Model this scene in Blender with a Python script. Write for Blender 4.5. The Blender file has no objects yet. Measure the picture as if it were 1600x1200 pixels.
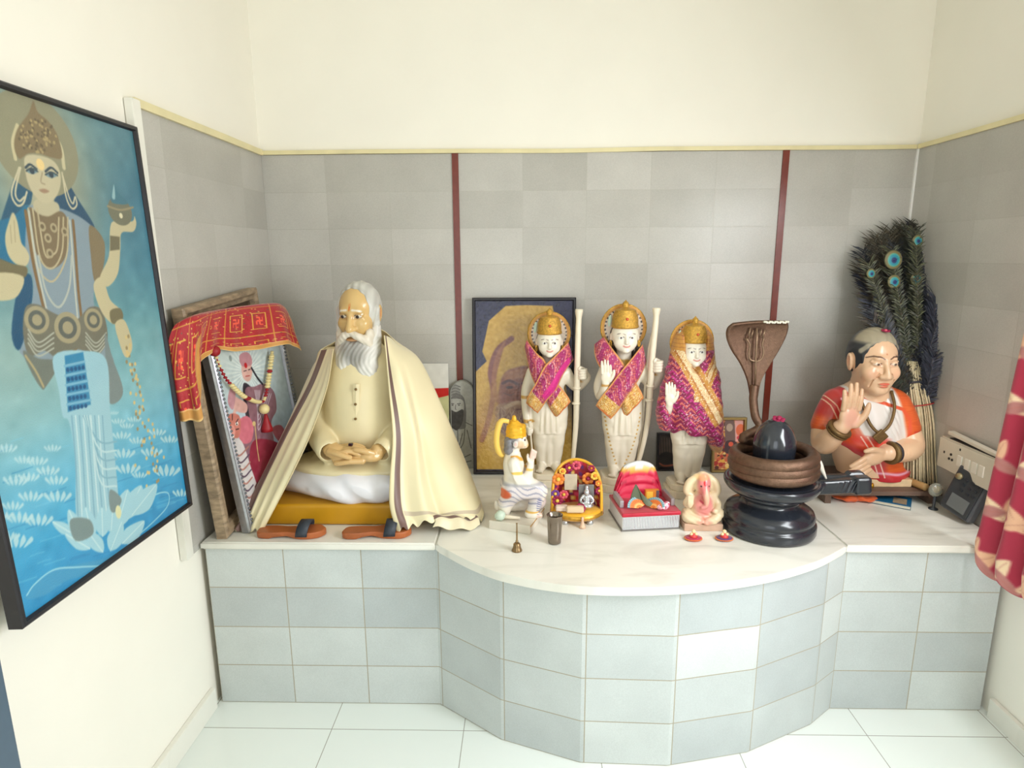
import bpy, bmesh, math, random
import numpy as np
from mathutils import Vector, Matrix, Euler

SC = bpy.context.scene
COL = SC.collection
random.seed(7)
RNG = np.random.default_rng(11)
PI = math.pi

# ------------------------------------------------------------------ camera
cam_d = bpy.data.cameras.new('camera')
cam_d.sensor_fit = 'HORIZONTAL'
cam_d.sensor_width = 36.0
cam_d.lens = 964.33 / 1600 * 36.0
cam_d.clip_start = 0.02
cam = bpy.data.objects.new('camera', cam_d)
COL.objects.link(cam)
_yaw, _pit, _rol = -0.0239, 0.2032, -0.0057
_fw = Vector((math.sin(_yaw) * math.cos(_pit), math.cos(_yaw) * math.cos(_pit), -math.sin(_pit)))
_r = Vector((math.cos(_yaw), -math.sin(_yaw), 0))
_u = _r.cross(_fw)
_r2 = _r * math.cos(_rol) + _u * math.sin(_rol)
_u2 = -_r * math.sin(_rol) + _u * math.cos(_rol)
cam.matrix_world = Matrix(((_r2.x, _u2.x, -_fw.x, 1.2473), (_r2.y, _u2.y, -_fw.y, -3.0318),
                           (_r2.z, _u2.z, -_fw.z, 1.7604), (0, 0, 0, 1)))
SC.camera = cam

# ------------------------------------------------------------------ light
SC.view_settings.view_transform = 'Standard'
SC.view_settings.look = 'None'
SC.view_settings.gamma = 1.0
SC.view_settings.use_curve_mapping = False
SC.view_settings.exposure = -1.16
SC.cycles.use_denoising = True
SC.cycles.max_bounces = 8
SC.cycles.diffuse_bounces = 5
world = bpy.data.worlds.new('daylight')
SC.world = world
world.use_nodes = True
world.node_tree.nodes['Background'].inputs[0].default_value = (0.93, 0.97, 1.0, 1)
world.node_tree.nodes['Background'].inputs[1].default_value = 1.2

def area(name, loc, aim, sx, sy, power, color):
    d = bpy.data.lights.new(name, 'AREA'); d.shape = 'RECTANGLE'; d.size = sx; d.size_y = sy
    d.energy = power; d.color = color
    o = bpy.data.objects.new(name, d); COL.objects.link(o); o.location = loc
    o.rotation_euler = (Vector(aim) - Vector(loc)).to_track_quat('-Z', 'Y').to_euler()
    return o
# daylight through the window of the right-hand wall; second lamp is added fill at an unseen doorway behind
area('window_daylight', (3.03, -1.88, 1.60), (1.1, -1.42, 0.30), 1.25, 1.25, 200, (0.92, 0.975, 1.0))
area('rear_fill', (1.0, -4.9, 1.45), (2.9, -1.0, 1.45), 1.6, 2.3, 66, (0.93, 0.975, 1.0))

# ------------------------------------------------------------------ materials
def s2l(c):
    c = np.asarray(c, dtype=np.float64)
    return np.where(c <= 0.04045, c / 12.92, ((c + 0.055) / 1.055) ** 2.4)
def rgb(r, g, b):
    return tuple(float(x) for x in s2l(np.array((r, g, b)) / 255.0)) + (1,)
def mat(name, color, rough=0.5, metal=0.0, noise=0.0, nscale=40.0, bump=0.0, bscale=120.0, spec=0.5, trans=0.0,
        coat=0.0, sss=0.0, attr=None, sheen=0.0, alpha=1.0, stretch=None):
    m = bpy.data.materials.new(name); m.use_nodes = True
    nt = m.node_tree; b = nt.nodes['Principled BSDF']
    b.inputs['Base Color'].default_value = color
    b.inputs['Roughness'].default_value = rough
    b.inputs['Metallic'].default_value = metal
    b.inputs['Specular IOR Level'].default_value = spec
    b.inputs['Transmission Weight'].default_value = trans
    b.inputs['Coat Weight'].default_value = coat
    b.inputs['Coat Roughness'].default_value = 0.12
    b.inputs['Sheen Weight'].default_value = sheen
    b.inputs['Alpha'].default_value = alpha
    if sss:
        b.inputs['Subsurface Weight'].default_value = sss
        b.inputs['Subsurface Scale'].default_value = 0.01
        b.inputs['Subsurface Radius'].default_value = (1, .8, .6)
    tc = nt.nodes.new('ShaderNodeTexCoord'); co = tc.outputs['Object']
    if stretch:
        mp = nt.nodes.new('ShaderNodeMapping'); mp.inputs['Scale'].default_value = stretch
        nt.links.new(co, mp.inputs['Vector']); co = mp.outputs['Vector']
    src = None
    if attr:
        a = nt.nodes.new('ShaderNodeAttribute'); a.attribute_name = attr; src = a.outputs['Color']
    if noise:
        n = nt.nodes.new('ShaderNodeTexNoise'); n.inputs['Scale'].default_value = nscale; n.inputs['Detail'].default_value = 5
        nt.links.new(co, n.inputs['Vector'])
        mx = nt.nodes.new('ShaderNodeMix'); mx.data_type = 'RGBA'; mx.blend_type = 'MULTIPLY'
        mx.inputs['Factor'].default_value = 1.0
        rp = nt.nodes.new('ShaderNodeValToRGB')
        lo = max(0, 1 - noise)
        rp.color_ramp.elements[0].position = 0.3; rp.color_ramp.elements[0].color = (lo, lo, lo, 1)
        rp.color_ramp.elements[1].position = 0.7; rp.color_ramp.elements[1].color = (1, 1, 1, 1)
        nt.links.new(n.outputs['Fac'], rp.inputs['Fac'])
        if src is not None: nt.links.new(src, mx.inputs['A'])
        else: mx.inputs['A'].default_value = color
        nt.links.new(rp.outputs['Color'], mx.inputs['B']); src = mx.outputs['Result']
    if src is not None: nt.links.new(src, b.inputs['Base Color'])
    if bump:
        n2 = nt.nodes.new('ShaderNodeTexNoise'); n2.inputs['Scale'].default_value = bscale; n2.inputs['Detail'].default_value = 4
        nt.links.new(co, n2.inputs['Vector'])
        bp = nt.nodes.new('ShaderNodeBump'); bp.inputs['Strength'].default_value = bump; bp.inputs['Distance'].default_value = 0.004
        nt.links.new(n2.outputs['Fac'], bp.inputs['Height']); nt.links.new(bp.outputs['Normal'], b.inputs['Normal'])
    return m

# ------------------------------------------------------------------ object helpers
def tag(o, label=None, cat=None, group=None, kind=None):
    if label: o['label'] = label
    if cat: o['category'] = cat
    if group: o['group'] = group
    if kind: o['kind'] = kind
    return o
def thing(name, label, cat, loc=(0, 0, 0), rotz=0.0, group=None, rot=None):
    o = bpy.data.objects.new(name, None); COL.objects.link(o); o.empty_display_size = 0.05
    o.location = loc; o.rotation_euler = rot if rot else (0, 0, rotz)
    return tag(o, label, cat, group)
def link(name, me, m=None, parent=None, label=None, kind=None, loc=None, rot=None):
    o = bpy.data.objects.new(name, me); COL.objects.link(o)
    if m is not None:
        for mm in (m if isinstance(m, (list, tuple)) else [m]): me.materials.append(mm)
    if parent is not None: o.parent = parent
    if label: o['label'] = label
    if kind: o['kind'] = kind
    if loc is not None: o.location = loc
    if rot is not None: o.rotation_euler = rot
    return o
def bm_obj(name, bm, m=None, parent=None, smooth=False, **kw):
    me = bpy.data.meshes.new(name)
    bmesh.ops.recalc_face_normals(bm, faces=bm.faces)
    bm.to_mesh(me); bm.free()
    if smooth:
        for p in me.polygons: p.use_smooth = True
    return link(name, me, m, parent, **kw)
def np_mesh(name, V, F, colors=None, smooth=True):
    me = bpy.data.meshes.new(name)
    V = np.asarray(V, np.float32); F = np.asarray(F, np.int32); n = F.shape[1]
    me.vertices.add(len(V)); me.vertices.foreach_set('co', V.ravel())
    me.loops.add(F.size); me.loops.foreach_set('vertex_index', F.ravel())
    me.polygons.add(len(F)); me.polygons.foreach_set('loop_start', np.arange(0, F.size, n, dtype=np.int32))
    me.polygons.foreach_set('loop_total', np.full(len(F), n, np.int32))
    me.update(calc_edges=True)
    me.polygons.foreach_set('use_smooth', np.full(len(F), smooth, bool))
    if colors is not None:
        set_col(me, colors)
    me.validate(); return me
def set_col(me, srgb):
    a = me.color_attributes.new('Col', 'FLOAT_COLOR', 'POINT')
    c = np.ones((len(me.vertices), 4), np.float32); c[:, :3] = s2l(np.clip(srgb, 0, 1)); a.data.foreach_set('color', c.ravel())

def add_box(bm, c, s, rot=None, bev=0.0, seg=2):
    r = bmesh.ops.create_cube(bm, size=1.0)['verts']
    bmesh.ops.scale(bm, verts=r, vec=s)
    if bev:
        es = list({e for v in r for e in v.link_edges})
        g = bmesh.ops.bevel(bm, geom=es, offset=bev, segments=seg, profile=0.7, affect='EDGES')
        r = list({v for f in g['faces'] for v in f.verts} | {v for v in r if v.is_valid})
    if rot is not None:
        bmesh.ops.rotate(bm, verts=r, cent=(0, 0, 0), matrix=Euler(rot).to_matrix())
    bmesh.ops.translate(bm, verts=r, vec=c)
    return r
def box_obj(name, c, s, m, parent=None, rot=None, bev=0.0, seg=2, **kw):
    bm = bmesh.new(); add_box(bm, c, s, rot, bev, seg)
    return bm_obj(name, bm, m, parent, **kw)
def add_lathe(bm, prof, seg=40, cx=0, cy=0, sy=1.0):
    rings = []
    for r, z in prof:
        if r < 1e-6: rings.append([bm.verts.new((cx, cy, z))])
        else: rings.append([bm.verts.new((cx + r * math.cos(2 * PI * i / seg), cy + sy * r * math.sin(2 * PI * i / seg), z)) for i in range(seg)])
    for a, b in zip(rings, rings[1:]):
        for i in range(seg):
            j = (i + 1) % seg
            q = [a[i % len(a)], a[j % len(a)], b[j % len(b)], b[i % len(b)]]
            u = []
            for v in q:
                if v not in u: u.append(v)
            if len(u) > 2: bm.faces.new(u)
def lathe_obj(name, prof, m, parent=None, seg=40, **kw):
    bm = bmesh.new(); add_lathe(bm, prof, seg); return bm_obj(name, bm, m, parent, smooth=True, **kw)
def add_prism(bm, pts, h0, h1):
    """polygon in x,y extruded in z"""
    lo = [bm.verts.new((x, y, h0)) for x, y in pts]; hi = [bm.verts.new((x, y, h1)) for x, y in pts]
    n = len(pts)
    bm.faces.new(lo[::-1]); bm.faces.new(hi)
    for i in range(n): bm.faces.new((lo[i], lo[(i + 1) % n], hi[(i + 1) % n], hi[i]))
def add_tube(bm, pts, rad, seg=10, closed=False, flat=1.0):
    pts = [Vector(p) for p in pts]; n = len(pts)
    R = rad if isinstance(rad, (list, tuple, np.ndarray)) else [rad] * n
    rings = []; up = None
    for i, p in enumerate(pts):
        if closed: t = pts[(i + 1) % n] - pts[i - 1]
        else: t = pts[min(i + 1, n - 1)] - pts[max(i - 1, 0)]
        t.normalize()
        if up is None:
            up = Vector((0, 0, 1)) if abs(t.z) < 0.9 else Vector((0, 1, 0))
        a = t.cross(up)
        if a.length < 1e-5: a = t.cross(Vector((1, 0, 0)))
        a.normalize(); b = a.cross(t).normalized(); up = b
        rings.append([bm.verts.new(p + (a * math.cos(2 * PI * k / seg) + b * flat * math.sin(2 * PI * k / seg)) * float(R[i])) for k in range(seg)])
    m = n if closed else n - 1
    for i in range(m):
        A, B = rings[i], rings[(i + 1) % n]
        for k in range(seg):
            bm.faces.new((A[k], A[(k + 1) % seg], B[(k + 1) % seg], B[k]))
    if not closed:
        bm.faces.new(rings[0][::-1]); bm.faces.new(rings[-1])
def tube_obj(name, pts, rad, m, parent=None, seg=10, closed=False, flat=1.0, **kw):
    bm = bmesh.new(); add_tube(bm, pts, rad, seg, closed, flat); return bm_obj(name, bm, m, parent, smooth=True, **kw)
def cat(P, n, closed=False):
    """Catmull-Rom through the rows of P, n samples"""
    P = np.asarray(P, float); k = len(P)
    if closed:
        t = np.linspace(0, k, n, endpoint=False); i = np.floor(t).astype(int); f = (t - i)
        g = lambda j: P[j % k]
    else:
        t = np.linspace(0, k - 1, n); i = np.minimum(np.floor(t).astype(int), k - 2); f = t - i
        Q = np.concatenate([[2 * P[0] - P[1]], P, [2 * P[-1] - P[-2]]]); g = lambda j: Q[np.clip(j + 1, 0, k + 1)]
    f = f.reshape((-1,) + (1,) * (P.ndim - 1))
    p0, p1, p2, p3 = g(i - 1), g(i), g(i + 1), g(i + 2)
    return 0.5 * (2 * p1 + (p2 - p0) * f + (2 * p0 - 5 * p1 + 4 * p2 - p3) * f ** 2 + (3 * p1 - p0 - 3 * p2 + p3) * f ** 3)
def net(ctrl, nu, nv):
    """control net [cols][rows][3] -> (nu,nv,3) smooth grid"""
    C = np.asarray(ctrl, float)
    A = cat(C, nu)
    return np.swapaxes(cat(np.swapaxes(A, 0, 1), nv), 0, 1)
def grid_faces(nu, nv, wrap=False):
    i = np.arange(nu if wrap else nu - 1)[:, None]; j = np.arange(nv - 1)[None, :]
    a = i * nv + j; b = ((i + 1) % nu) * nv + j
    return np.stack([a, b, b + 1, a + 1], -1).reshape(-1, 4)
def sheet(name, P, m, parent=None, thick=0.003, colors=None, **kw):
    nu, nv = P.shape[:2]
    me = np_mesh(name, P.reshape(-1, 3), grid_faces(nu, nv), None if colors is None else colors.reshape(-1, 3))
    o = link(name, me, m, parent, **kw)
    if thick:
        s = o.modifiers.new('solid', 'SOLIDIFY'); s.thickness = thick; s.offset = 0
    return o
def grid_normals(P):
    du = np.gradient(P, axis=0); dv = np.gradient(P, axis=1); n = np.cross(du, dv)
    return n / (np.linalg.norm(n, axis=-1, keepdims=True) + 1e-9)

# ------------------------------------------------------------------ sculpting kit: distance fields turned into meshes
class Sdf:
    def __init__(s, lo, hi, h=0.003):
        s.lo = np.array(lo, float); s.h = h
        n = np.ceil((np.array(hi) - s.lo) / h).astype(int) + 1
        s.ax = [s.lo[i] + h * np.arange(n[i]) for i in range(3)]
        s.d = np.full(n, 1e3, np.float32)
    def _blk(s, lo, hi, pad):
        sl = []
        for i in range(3):
            a = int(np.floor((lo[i] - pad - s.lo[i]) / s.h)); b = int(np.ceil((hi[i] + pad - s.lo[i]) / s.h)) + 1
            sl.append(slice(max(a, 0), max(min(b, s.d.shape[i]), 0)))
        X, Y, Z = np.meshgrid(*[s.ax[i][sl[i]].astype(np.float32) for i in range(3)], indexing='ij')
        return tuple(sl), X, Y, Z
    def op(s, fn, lo, hi, k=0.0, mode='u'):
        pad = k + 3 * s.h
        sl, X, Y, Z = s._blk(np.array(lo), np.array(hi), pad)
        if X.size == 0: return s
        b = fn(X, Y, Z); a = s.d[sl]
        if mode == 'u':
            r = np.minimum(a, b)
            if k > 0:
                g = np.maximum(k - np.abs(a - b), 0); r = r - g * g / (4 * k)
        elif mode == 's':
            r = np.maximum(a, -b)
            if k > 0:
                g = np.maximum(k - np.abs(a + b), 0); r = r + g * g / (4 * k)
        s.d[sl] = r
        return s
    def ell(s, c, r, k=0.0, rot=None, mode='u'):
        c = np.array(c, float); r = np.array(r if hasattr(r, '__len__') else (r,) * 3, float)
        M = np.array(Euler(rot).to_matrix()) if rot else np.eye(3)
        e = np.abs(M) @ r
        def fn(X, Y, Z):
            x, y, z = X - c[0], Y - c[1], Z - c[2]
            if rot: x, y, z = [M[0, i] * x + M[1, i] * y + M[2, i] * z for i in range(3)]
            k0 = np.sqrt((x / r[0]) ** 2 + (y / r[1]) ** 2 + (z / r[2]) ** 2)
            k1 = np.sqrt((x / r[0] ** 2) ** 2 + (y / r[1] ** 2) ** 2 + (z / r[2] ** 2) ** 2) + 1e-9
            return k0 * (k0 - 1) / k1
        return s.op(fn, c - e, c + e, k, mode)
    def cap(s, a, b, ra, rb=None, k=0.0, mode='u'):
        rb = ra if rb is None else rb; a = np.array(a, float); b = np.array(b, float); ab = b - a; L = ab @ ab + 1e-12; R = max(ra, rb)
        def fn(X, Y, Z):
            t = np.clip(((X - a[0]) * ab[0] + (Y - a[1]) * ab[1] + (Z - a[2]) * ab[2]) / L, 0, 1)
            return np.sqrt((X - a[0] - t * ab[0]) ** 2 + (Y - a[1] - t * ab[1]) ** 2 + (Z - a[2] - t * ab[2]) ** 2) - (ra + (rb - ra) * t)
        return s.op(fn, np.minimum(a, b) - R, np.maximum(a, b) + R, k, mode)
    def chain(s, pts, rad, k=0.0, n=None, mode='u', kk=None):
        """a smooth tapering limb through pts; one field, unioned once"""
        pts = np.asarray(pts, float); rad = np.asarray(rad if hasattr(rad, '__len__') else [rad] * len(pts), float)
        if n:
            q = cat(np.column_stack([pts, rad]), n); pts, rad = q[:, :3], q[:, 3]
        R = rad.max()
        def fn(X, Y, Z):
            D = None
            for a, b, ra, rb in zip(pts[:-1], pts[1:], rad[:-1], rad[1:]):
                ab = b - a; L = ab @ ab + 1e-12
                t = np.clip(((X - a[0]) * ab[0] + (Y - a[1]) * ab[1] + (Z - a[2]) * ab[2]) / L, 0, 1)
                d = np.sqrt((X - a[0] - t * ab[0]) ** 2 + (Y - a[1] - t * ab[1]) ** 2 + (Z - a[2] - t * ab[2]) ** 2) - (ra + (rb - ra) * t)
                D = d if D is None else np.minimum(D, d)
            return D
        return s.op(fn, pts.min(0) - R, pts.max(0) + R, k, mode)
    def box(s, c, hs, rnd=0.004, k=0.0, rot=None, mode='u'):
        c = np.array(c, float); hs = np.array(hs, float); M = np.array(Euler(rot).to_matrix()) if rot else np.eye(3); e = np.abs(M) @ hs
        def fn(X, Y, Z):
            x, y, z = X - c[0], Y - c[1], Z - c[2]
            if rot: x, y, z = [M[0, i] * x + M[1, i] * y + M[2, i] * z for i in range(3)]
            q = [np.abs(x) - hs[0] + rnd, np.abs(y) - hs[1] + rnd, np.abs(z) - hs[2] + rnd]
            return np.sqrt(sum(np.maximum(t, 0) ** 2 for t in q)) + np.minimum(np.maximum(np.maximum(q[0], q[1]), q[2]), 0) - rnd
        return s.op(fn, c - e, c + e, k, mode)
    def stack(s, zs, cx, cy, rx, ry, k=0.0, n=2.0, mode='u'):
        """body of elliptical sections: at heights zs centres and half-widths (Catmull-Rom between them); n>2 squares the section"""
        q = cat(np.column_stack([zs, cx, cy, rx, ry]), 80)
        z0, z1 = min(zs), max(zs); R = max(max(rx), max(ry))
        def fn(X, Y, Z):
            o = np.argsort(q[:, 0])
            f = [np.interp(Z, q[o, 0], q[o, i]) for i in range(1, 5)]
            a, b = np.maximum(f[2], 1e-3), np.maximum(f[3], 1e-3)
            e = (np.abs((X - f[0]) / a) ** n + np.abs((Y - f[1]) / b) ** n) ** (1 / n)
            d = (e - 1) * np.minimum(a, b)
            return np.maximum(d, np.maximum(z0 - Z, Z - z1))
        return s.op(fn, (min(cx) - R, min(cy) - R, z0), (max(cx) + R, max(cy) + R, z1), k, mode)
    def disp(s, fn, lo=None, hi=None):
        if lo is None:
            lo = s.lo; hi = s.lo + s.h * (np.array(s.d.shape) - 1)
        sl, X, Y, Z = s._blk(np.array(lo), np.array(hi), 0)
        s.d[sl] = s.d[sl] + fn(X, Y, Z)
        return s
    def mesh(s, name, smooth_iter=2, paint=None, base=None):
        d = s.d
        for ax in range(3):     # close at the border
            sl = [slice(None)] * 3
            for e in (0, -1):
                sl[ax] = e; d[tuple(sl)] = np.maximum(d[tuple(sl)], 0.5 * s.h)
        ins = d < 0
        c = [ins[i:ins.shape[0] - 1 + i, j:ins.shape[1] - 1 + j, k:ins.shape[2] - 1 + k] for i in (0, 1) for j in (0, 1) for k in (0, 1)]
        cnt = sum(x.astype(np.int8) for x in c)
        I = np.argwhere((cnt > 0) & (cnt < 8))
        idx = np.full(cnt.shape, -1, np.int32); idx[tuple(I.T)] = np.arange(len(I))
        corners = np.array([(i, j, k) for i in (0, 1) for j in (0, 1) for k in (0, 1)])
        vals = np.stack([d[I[:, 0] + a, I[:, 1] + b, I[:, 2] + e] for a, b, e in corners], 1)
        P = np.zeros((len(I), 3)); W = np.zeros(len(I))
        for a in range(8):
            for b in range(a + 1, 8):
                if np.abs(corners[a] - corners[b]).sum() != 1: continue
                m = (vals[:, a] < 0) != (vals[:, b] < 0)
                va, vb = np.clip(vals[m, a], -9, 9), np.clip(vals[m, b], -9, 9); t = va / (va - vb + 1e-12)
                P[m] += corners[a] + t[:, None] * (corners[b] - corners[a]); W[m] += 1
        V = s.lo + s.h * (I + P / W[:, None])
        F = []
        for ax in range(3):
            o = [x for x in range(3) if x != ax]
            n = list(ins.shape)
            sa = [slice(None)] * 3; sb = [slice(None)] * 3
            sa[ax] = slice(0, n[ax] - 1); sb[ax] = slice(1, n[ax])
            for x in o: sa[x] = slice(1, n[x] - 1); sb[x] = slice(1, n[x] - 1)
            A, B = ins[tuple(sa)], ins[tuple(sb)]
            E = np.argwhere(A != B)
            if not len(E): continue
            fl = A[tuple(E.T)]
            base_i = E.copy(); base_i[:, o[0]] += 1; base_i[:, o[1]] += 1
            def at(u, v):
                q = base_i.copy(); q[:, o[0]] -= u; q[:, o[1]] -= v
                return idx[q[:, 0], q[:, 1], q[:, 2]]
            Q = np.stack([at(1, 1), at(0, 1), at(0, 0), at(1, 0)], 1)
            flip = fl if ax != 1 else ~fl
            Q[~flip] = Q[~flip][:, ::-1]
            F.append(Q)
        F = np.concatenate(F)
        e = np.concatenate([F[:, [0, 1]], F[:, [1, 2]], F[:, [2, 3]], F[:, [3, 0]]])
        for it in range(smooth_iter):
            S = np.zeros_like(V); N = np.zeros(len(V))
            for x in range(3):
                S[:, x] = np.bincount(e[:, 0], V[e[:, 1], x], len(V)) + np.bincount(e[:, 1], V[e[:, 0], x], len(V))
            N = np.bincount(e[:, 0], minlength=len(V)) + np.bincount(e[:, 1], minlength=len(V))
            L = S / np.maximum(N, 1)[:, None] - V
            V = V + (0.5 if it % 2 == 0 else -0.45) * L
        col = None
        if base is not None:
            col = np.tile(np.array(base, float) / 255.0, (len(V), 1))
            if paint: paint(V, col)
        return np_mesh(name, V, F, col)
def blend(col, m, c):
    """lay colour c (0-255) over col where mask m (0..1)"""
    m = np.clip(m, 0, 1)[:, None]; col[:] = col * (1 - m) + np.array(c, float) / 255.0 * m
def spot(V, c, r, soft=0.3):
    """soft ellipsoid mask about c with radii r"""
    r = np.array(r if hasattr(r, '__len__') else (r,) * 3, float)
    e = np.sqrt((((V - np.array(c)) / r) ** 2).sum(1)); return np.clip((1 - e) / soft + 0.5, 0, 1)
def seg_mask(V, pts, w, soft=0.0015):
    """soft mask along a polyline"""
    D = np.full(len(V), 9.0); pts = np.asarray(pts, float)
    for a, b in zip(pts[:-1], pts[1:]):
        ab = b - a; t = np.clip(((V - a) @ ab) / (ab @ ab + 1e-12), 0, 1)
        D = np.minimum(D, np.linalg.norm(V - a - t[:, None] * ab, axis=1))
    return np.clip((w - D) / soft + 0.5, 0, 1)

# ------------------------------------------------------------------ painting kit: pictures as coloured fine grids
class Canvas:
    """painted in photo-free units: x 0..w, y 0..h (y up); n samples per unit"""
    def __init__(s, w, h, n, bg=(255, 255, 255), H=None):
        s.w, s.h = w, h; s.nx, s.ny = int(w * n) + 1, int(h * n) + 1
        s.X, s.Y = np.meshgrid(np.linspace(0, w, s.nx), np.linspace(0, h, s.ny), indexing='ij')
        s.a = np.tile(np.array(bg, float), (s.nx, s.ny, 1)); s.px = w / (s.nx - 1); s.H = H
    def pt(s, P):
        P = np.asarray(P, float)
        if s.H is None: return P
        q = np.column_stack([P, np.ones(len(P))]) @ s.H.T
        return q[:, :2] / q[:, 2:]
    def lay(s, m, c, sl=None):
        v = s.a if sl is None else s.a[sl]
        m = np.clip(m, 0, 1)[..., None]; v[:] = v * (1 - m) + np.array(c, float) * m
    def _sl(s, lo, hi, pad):
        a = np.clip(((np.array(lo) - pad) / s.px).astype(int), 0, None); b = ((np.array(hi) + pad) / s.px).astype(int) + 2
        return (slice(a[0], max(b[0], 0)), slice(a[1], max(b[1], 0)))
    def _dist(s, P, sl, closed):
        X, Y = s.X[sl], s.Y[sl]; D = np.full(X.shape, 1e9); ins = np.zeros(X.shape, bool); n = len(P)
        for i in range(n if closed else n - 1):
            a, b = P[i], P[(i + 1) % n]; ab = b - a
            t = np.clip(((X - a[0]) * ab[0] + (Y - a[1]) * ab[1]) / (ab @ ab + 1e-12), 0, 1)
            D = np.minimum(D, (X - a[0] - t * ab[0]) ** 2 + (Y - a[1] - t * ab[1]) ** 2)
            if closed:
                cr = ((a[1] > Y) != (b[1] > Y)) & (X < (b[0] - a[0]) * (Y - a[1]) / (b[1] - a[1] + 1e-12) + a[0]); ins ^= cr
        D = np.sqrt(D)
        return np.where(ins, -D, D) if closed else D
    def poly(s, P, c, soft=None, smooth=True, op=1.0):
        P = s.pt(P)
        if smooth and len(P) > 2: P = cat(P, len(P) * 5, True)
        soft = soft or 1.6 * s.px; sl = s._sl(P.min(0), P.max(0), soft)
        if s.X[sl].size == 0: return
        s.lay((0.5 - s._dist(P, sl, True) / soft) * 1.0 if op == 1 else np.clip(0.5 - s._dist(P, sl, True) / soft, 0, 1) * op, c, sl)
    def line(s, P, w, c, smooth=True, soft=None, op=1.0, closed=False):
        P = s.pt(P)
        if smooth and len(P) > 2: P = cat(P, len(P) * 5, closed)
        if closed: P = np.concatenate([P, P[:1]])
        soft = soft or s.px; sl = s._sl(P.min(0), P.max(0), w + soft)
        if s.X[sl].size == 0: return
        s.lay(np.clip(0.5 - (s._dist(P, sl, False) - w / 2) / soft, 0, 1) * op, c, sl)
    def ell(s, c, r, col, soft=None, rot=0.0, op=1.0):
        c = s.pt([c])[0]; r = np.array(r if hasattr(r, '__len__') else (r, r), float); R = r.max(); soft = soft or s.px
        sl = s._sl(c - R, c + R, soft)
        if s.X[sl].size == 0: return
        x, y = s.X[sl] - c[0], s.Y[sl] - c[1]
        x, y = x * math.cos(rot) + y * math.sin(rot), -x * math.sin(rot) + y * math.cos(rot)
        s.lay(np.clip(0.5 - (np.sqrt((x / r[0]) ** 2 + (y / r[1]) ** 2) - 1) * r.min() / soft, 0, 1) * op, col, sl)
    def noise(s, amp, cells=12, seed=0, aniso=1.0):
        g = np.random.default_rng(seed).normal(size=(int(cells) + 2, int(cells * s.h / s.w * aniso) + 3))
        u = np.linspace(0, g.shape[0] - 1.001, s.nx); v = np.linspace(0, g.shape[1] - 1.001, s.ny)
        i, j = u.astype(int), v.astype(int); f, e = (u - i)[:, None], (v - j)[None, :]
        z = (g[i][:, j] * (1 - f) + g[i + 1][:, j] * f) * (1 - e) + (g[i][:, j + 1] * (1 - f) + g[i + 1][:, j + 1] * f) * e
        s.a += amp * z[..., None]
    def obj(s, name, m, parent=None, thick=0.0, **kw):
        P = np.stack([s.X - s.w / 2, np.zeros_like(s.X), s.Y], -1)
        return sheet(name, P, m, parent, thick, np.clip(s.a, 0, 255) / 255.0, **kw)
def homog(src, dst):
    A = []
    for (x, y), (u, v) in zip(src, dst):
        A.append([x, y, 1, 0, 0, 0, -u * x, -u * y, -u]); A.append([0, 0, 0, x, y, 1, -v * x, -v * y, -v])
    return np.linalg.svd(np.array(A))[2][-1].reshape(3, 3)

# ------------------------------------------------------------------ where a photo point lies at a given real depth
_c = np.array((1.2473, -3.0318, 1.7604)); _R, _U, _F = (np.array(v) for v in (_r2, _u2, _fw))
def at(u, v, y):
    """the place on the vertical plane at depth y that the photo shows at (u, v)"""
    d = _F + _R * (u - 800) / 964.33 + _U * (600 - v) / 964.33
    return _c + d * (y - _c[1]) / d[1]
def shown(P):
    d = np.asarray(P, float) - _c; z = d @ _F
    return (800 + 964.33 * (d @ _R) / z, 600 - 964.33 * (d @ _U) / z)
def pic_H(M, w, h, y=0.0):
    """photo -> picture homography for a picture w x h whose object matrix is M (x -w/2..w/2, z 0..h)"""
    src, dst = [], []
    for x, z in ((0, 0), (w, 0), (w, h), (0, h)):
        src.append(shown(np.array(M @ Vector((x - w / 2, y, z))))); dst.append((x, z))
    return homog(src, dst)
# ================================================================== room shell
W, FR, CEIL = 3.046, -5.2, 3.15
TOP, ROW, LEDGE = 2.234, 0.1696, 0.708
LD = -0.868                                    # front plane of the straight ledge parts

M_plaster = mat('cream_plaster', rgb(248, 244, 232), 0.75, noise=0.03, nscale=3, bump=0.05, bscale=60)
M_trim = mat('cream_trim', rgb(236, 224, 176), 0.4, noise=0.15, nscale=8)
M_white = mat('white_paint', rgb(240, 240, 236), 0.5)

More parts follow.
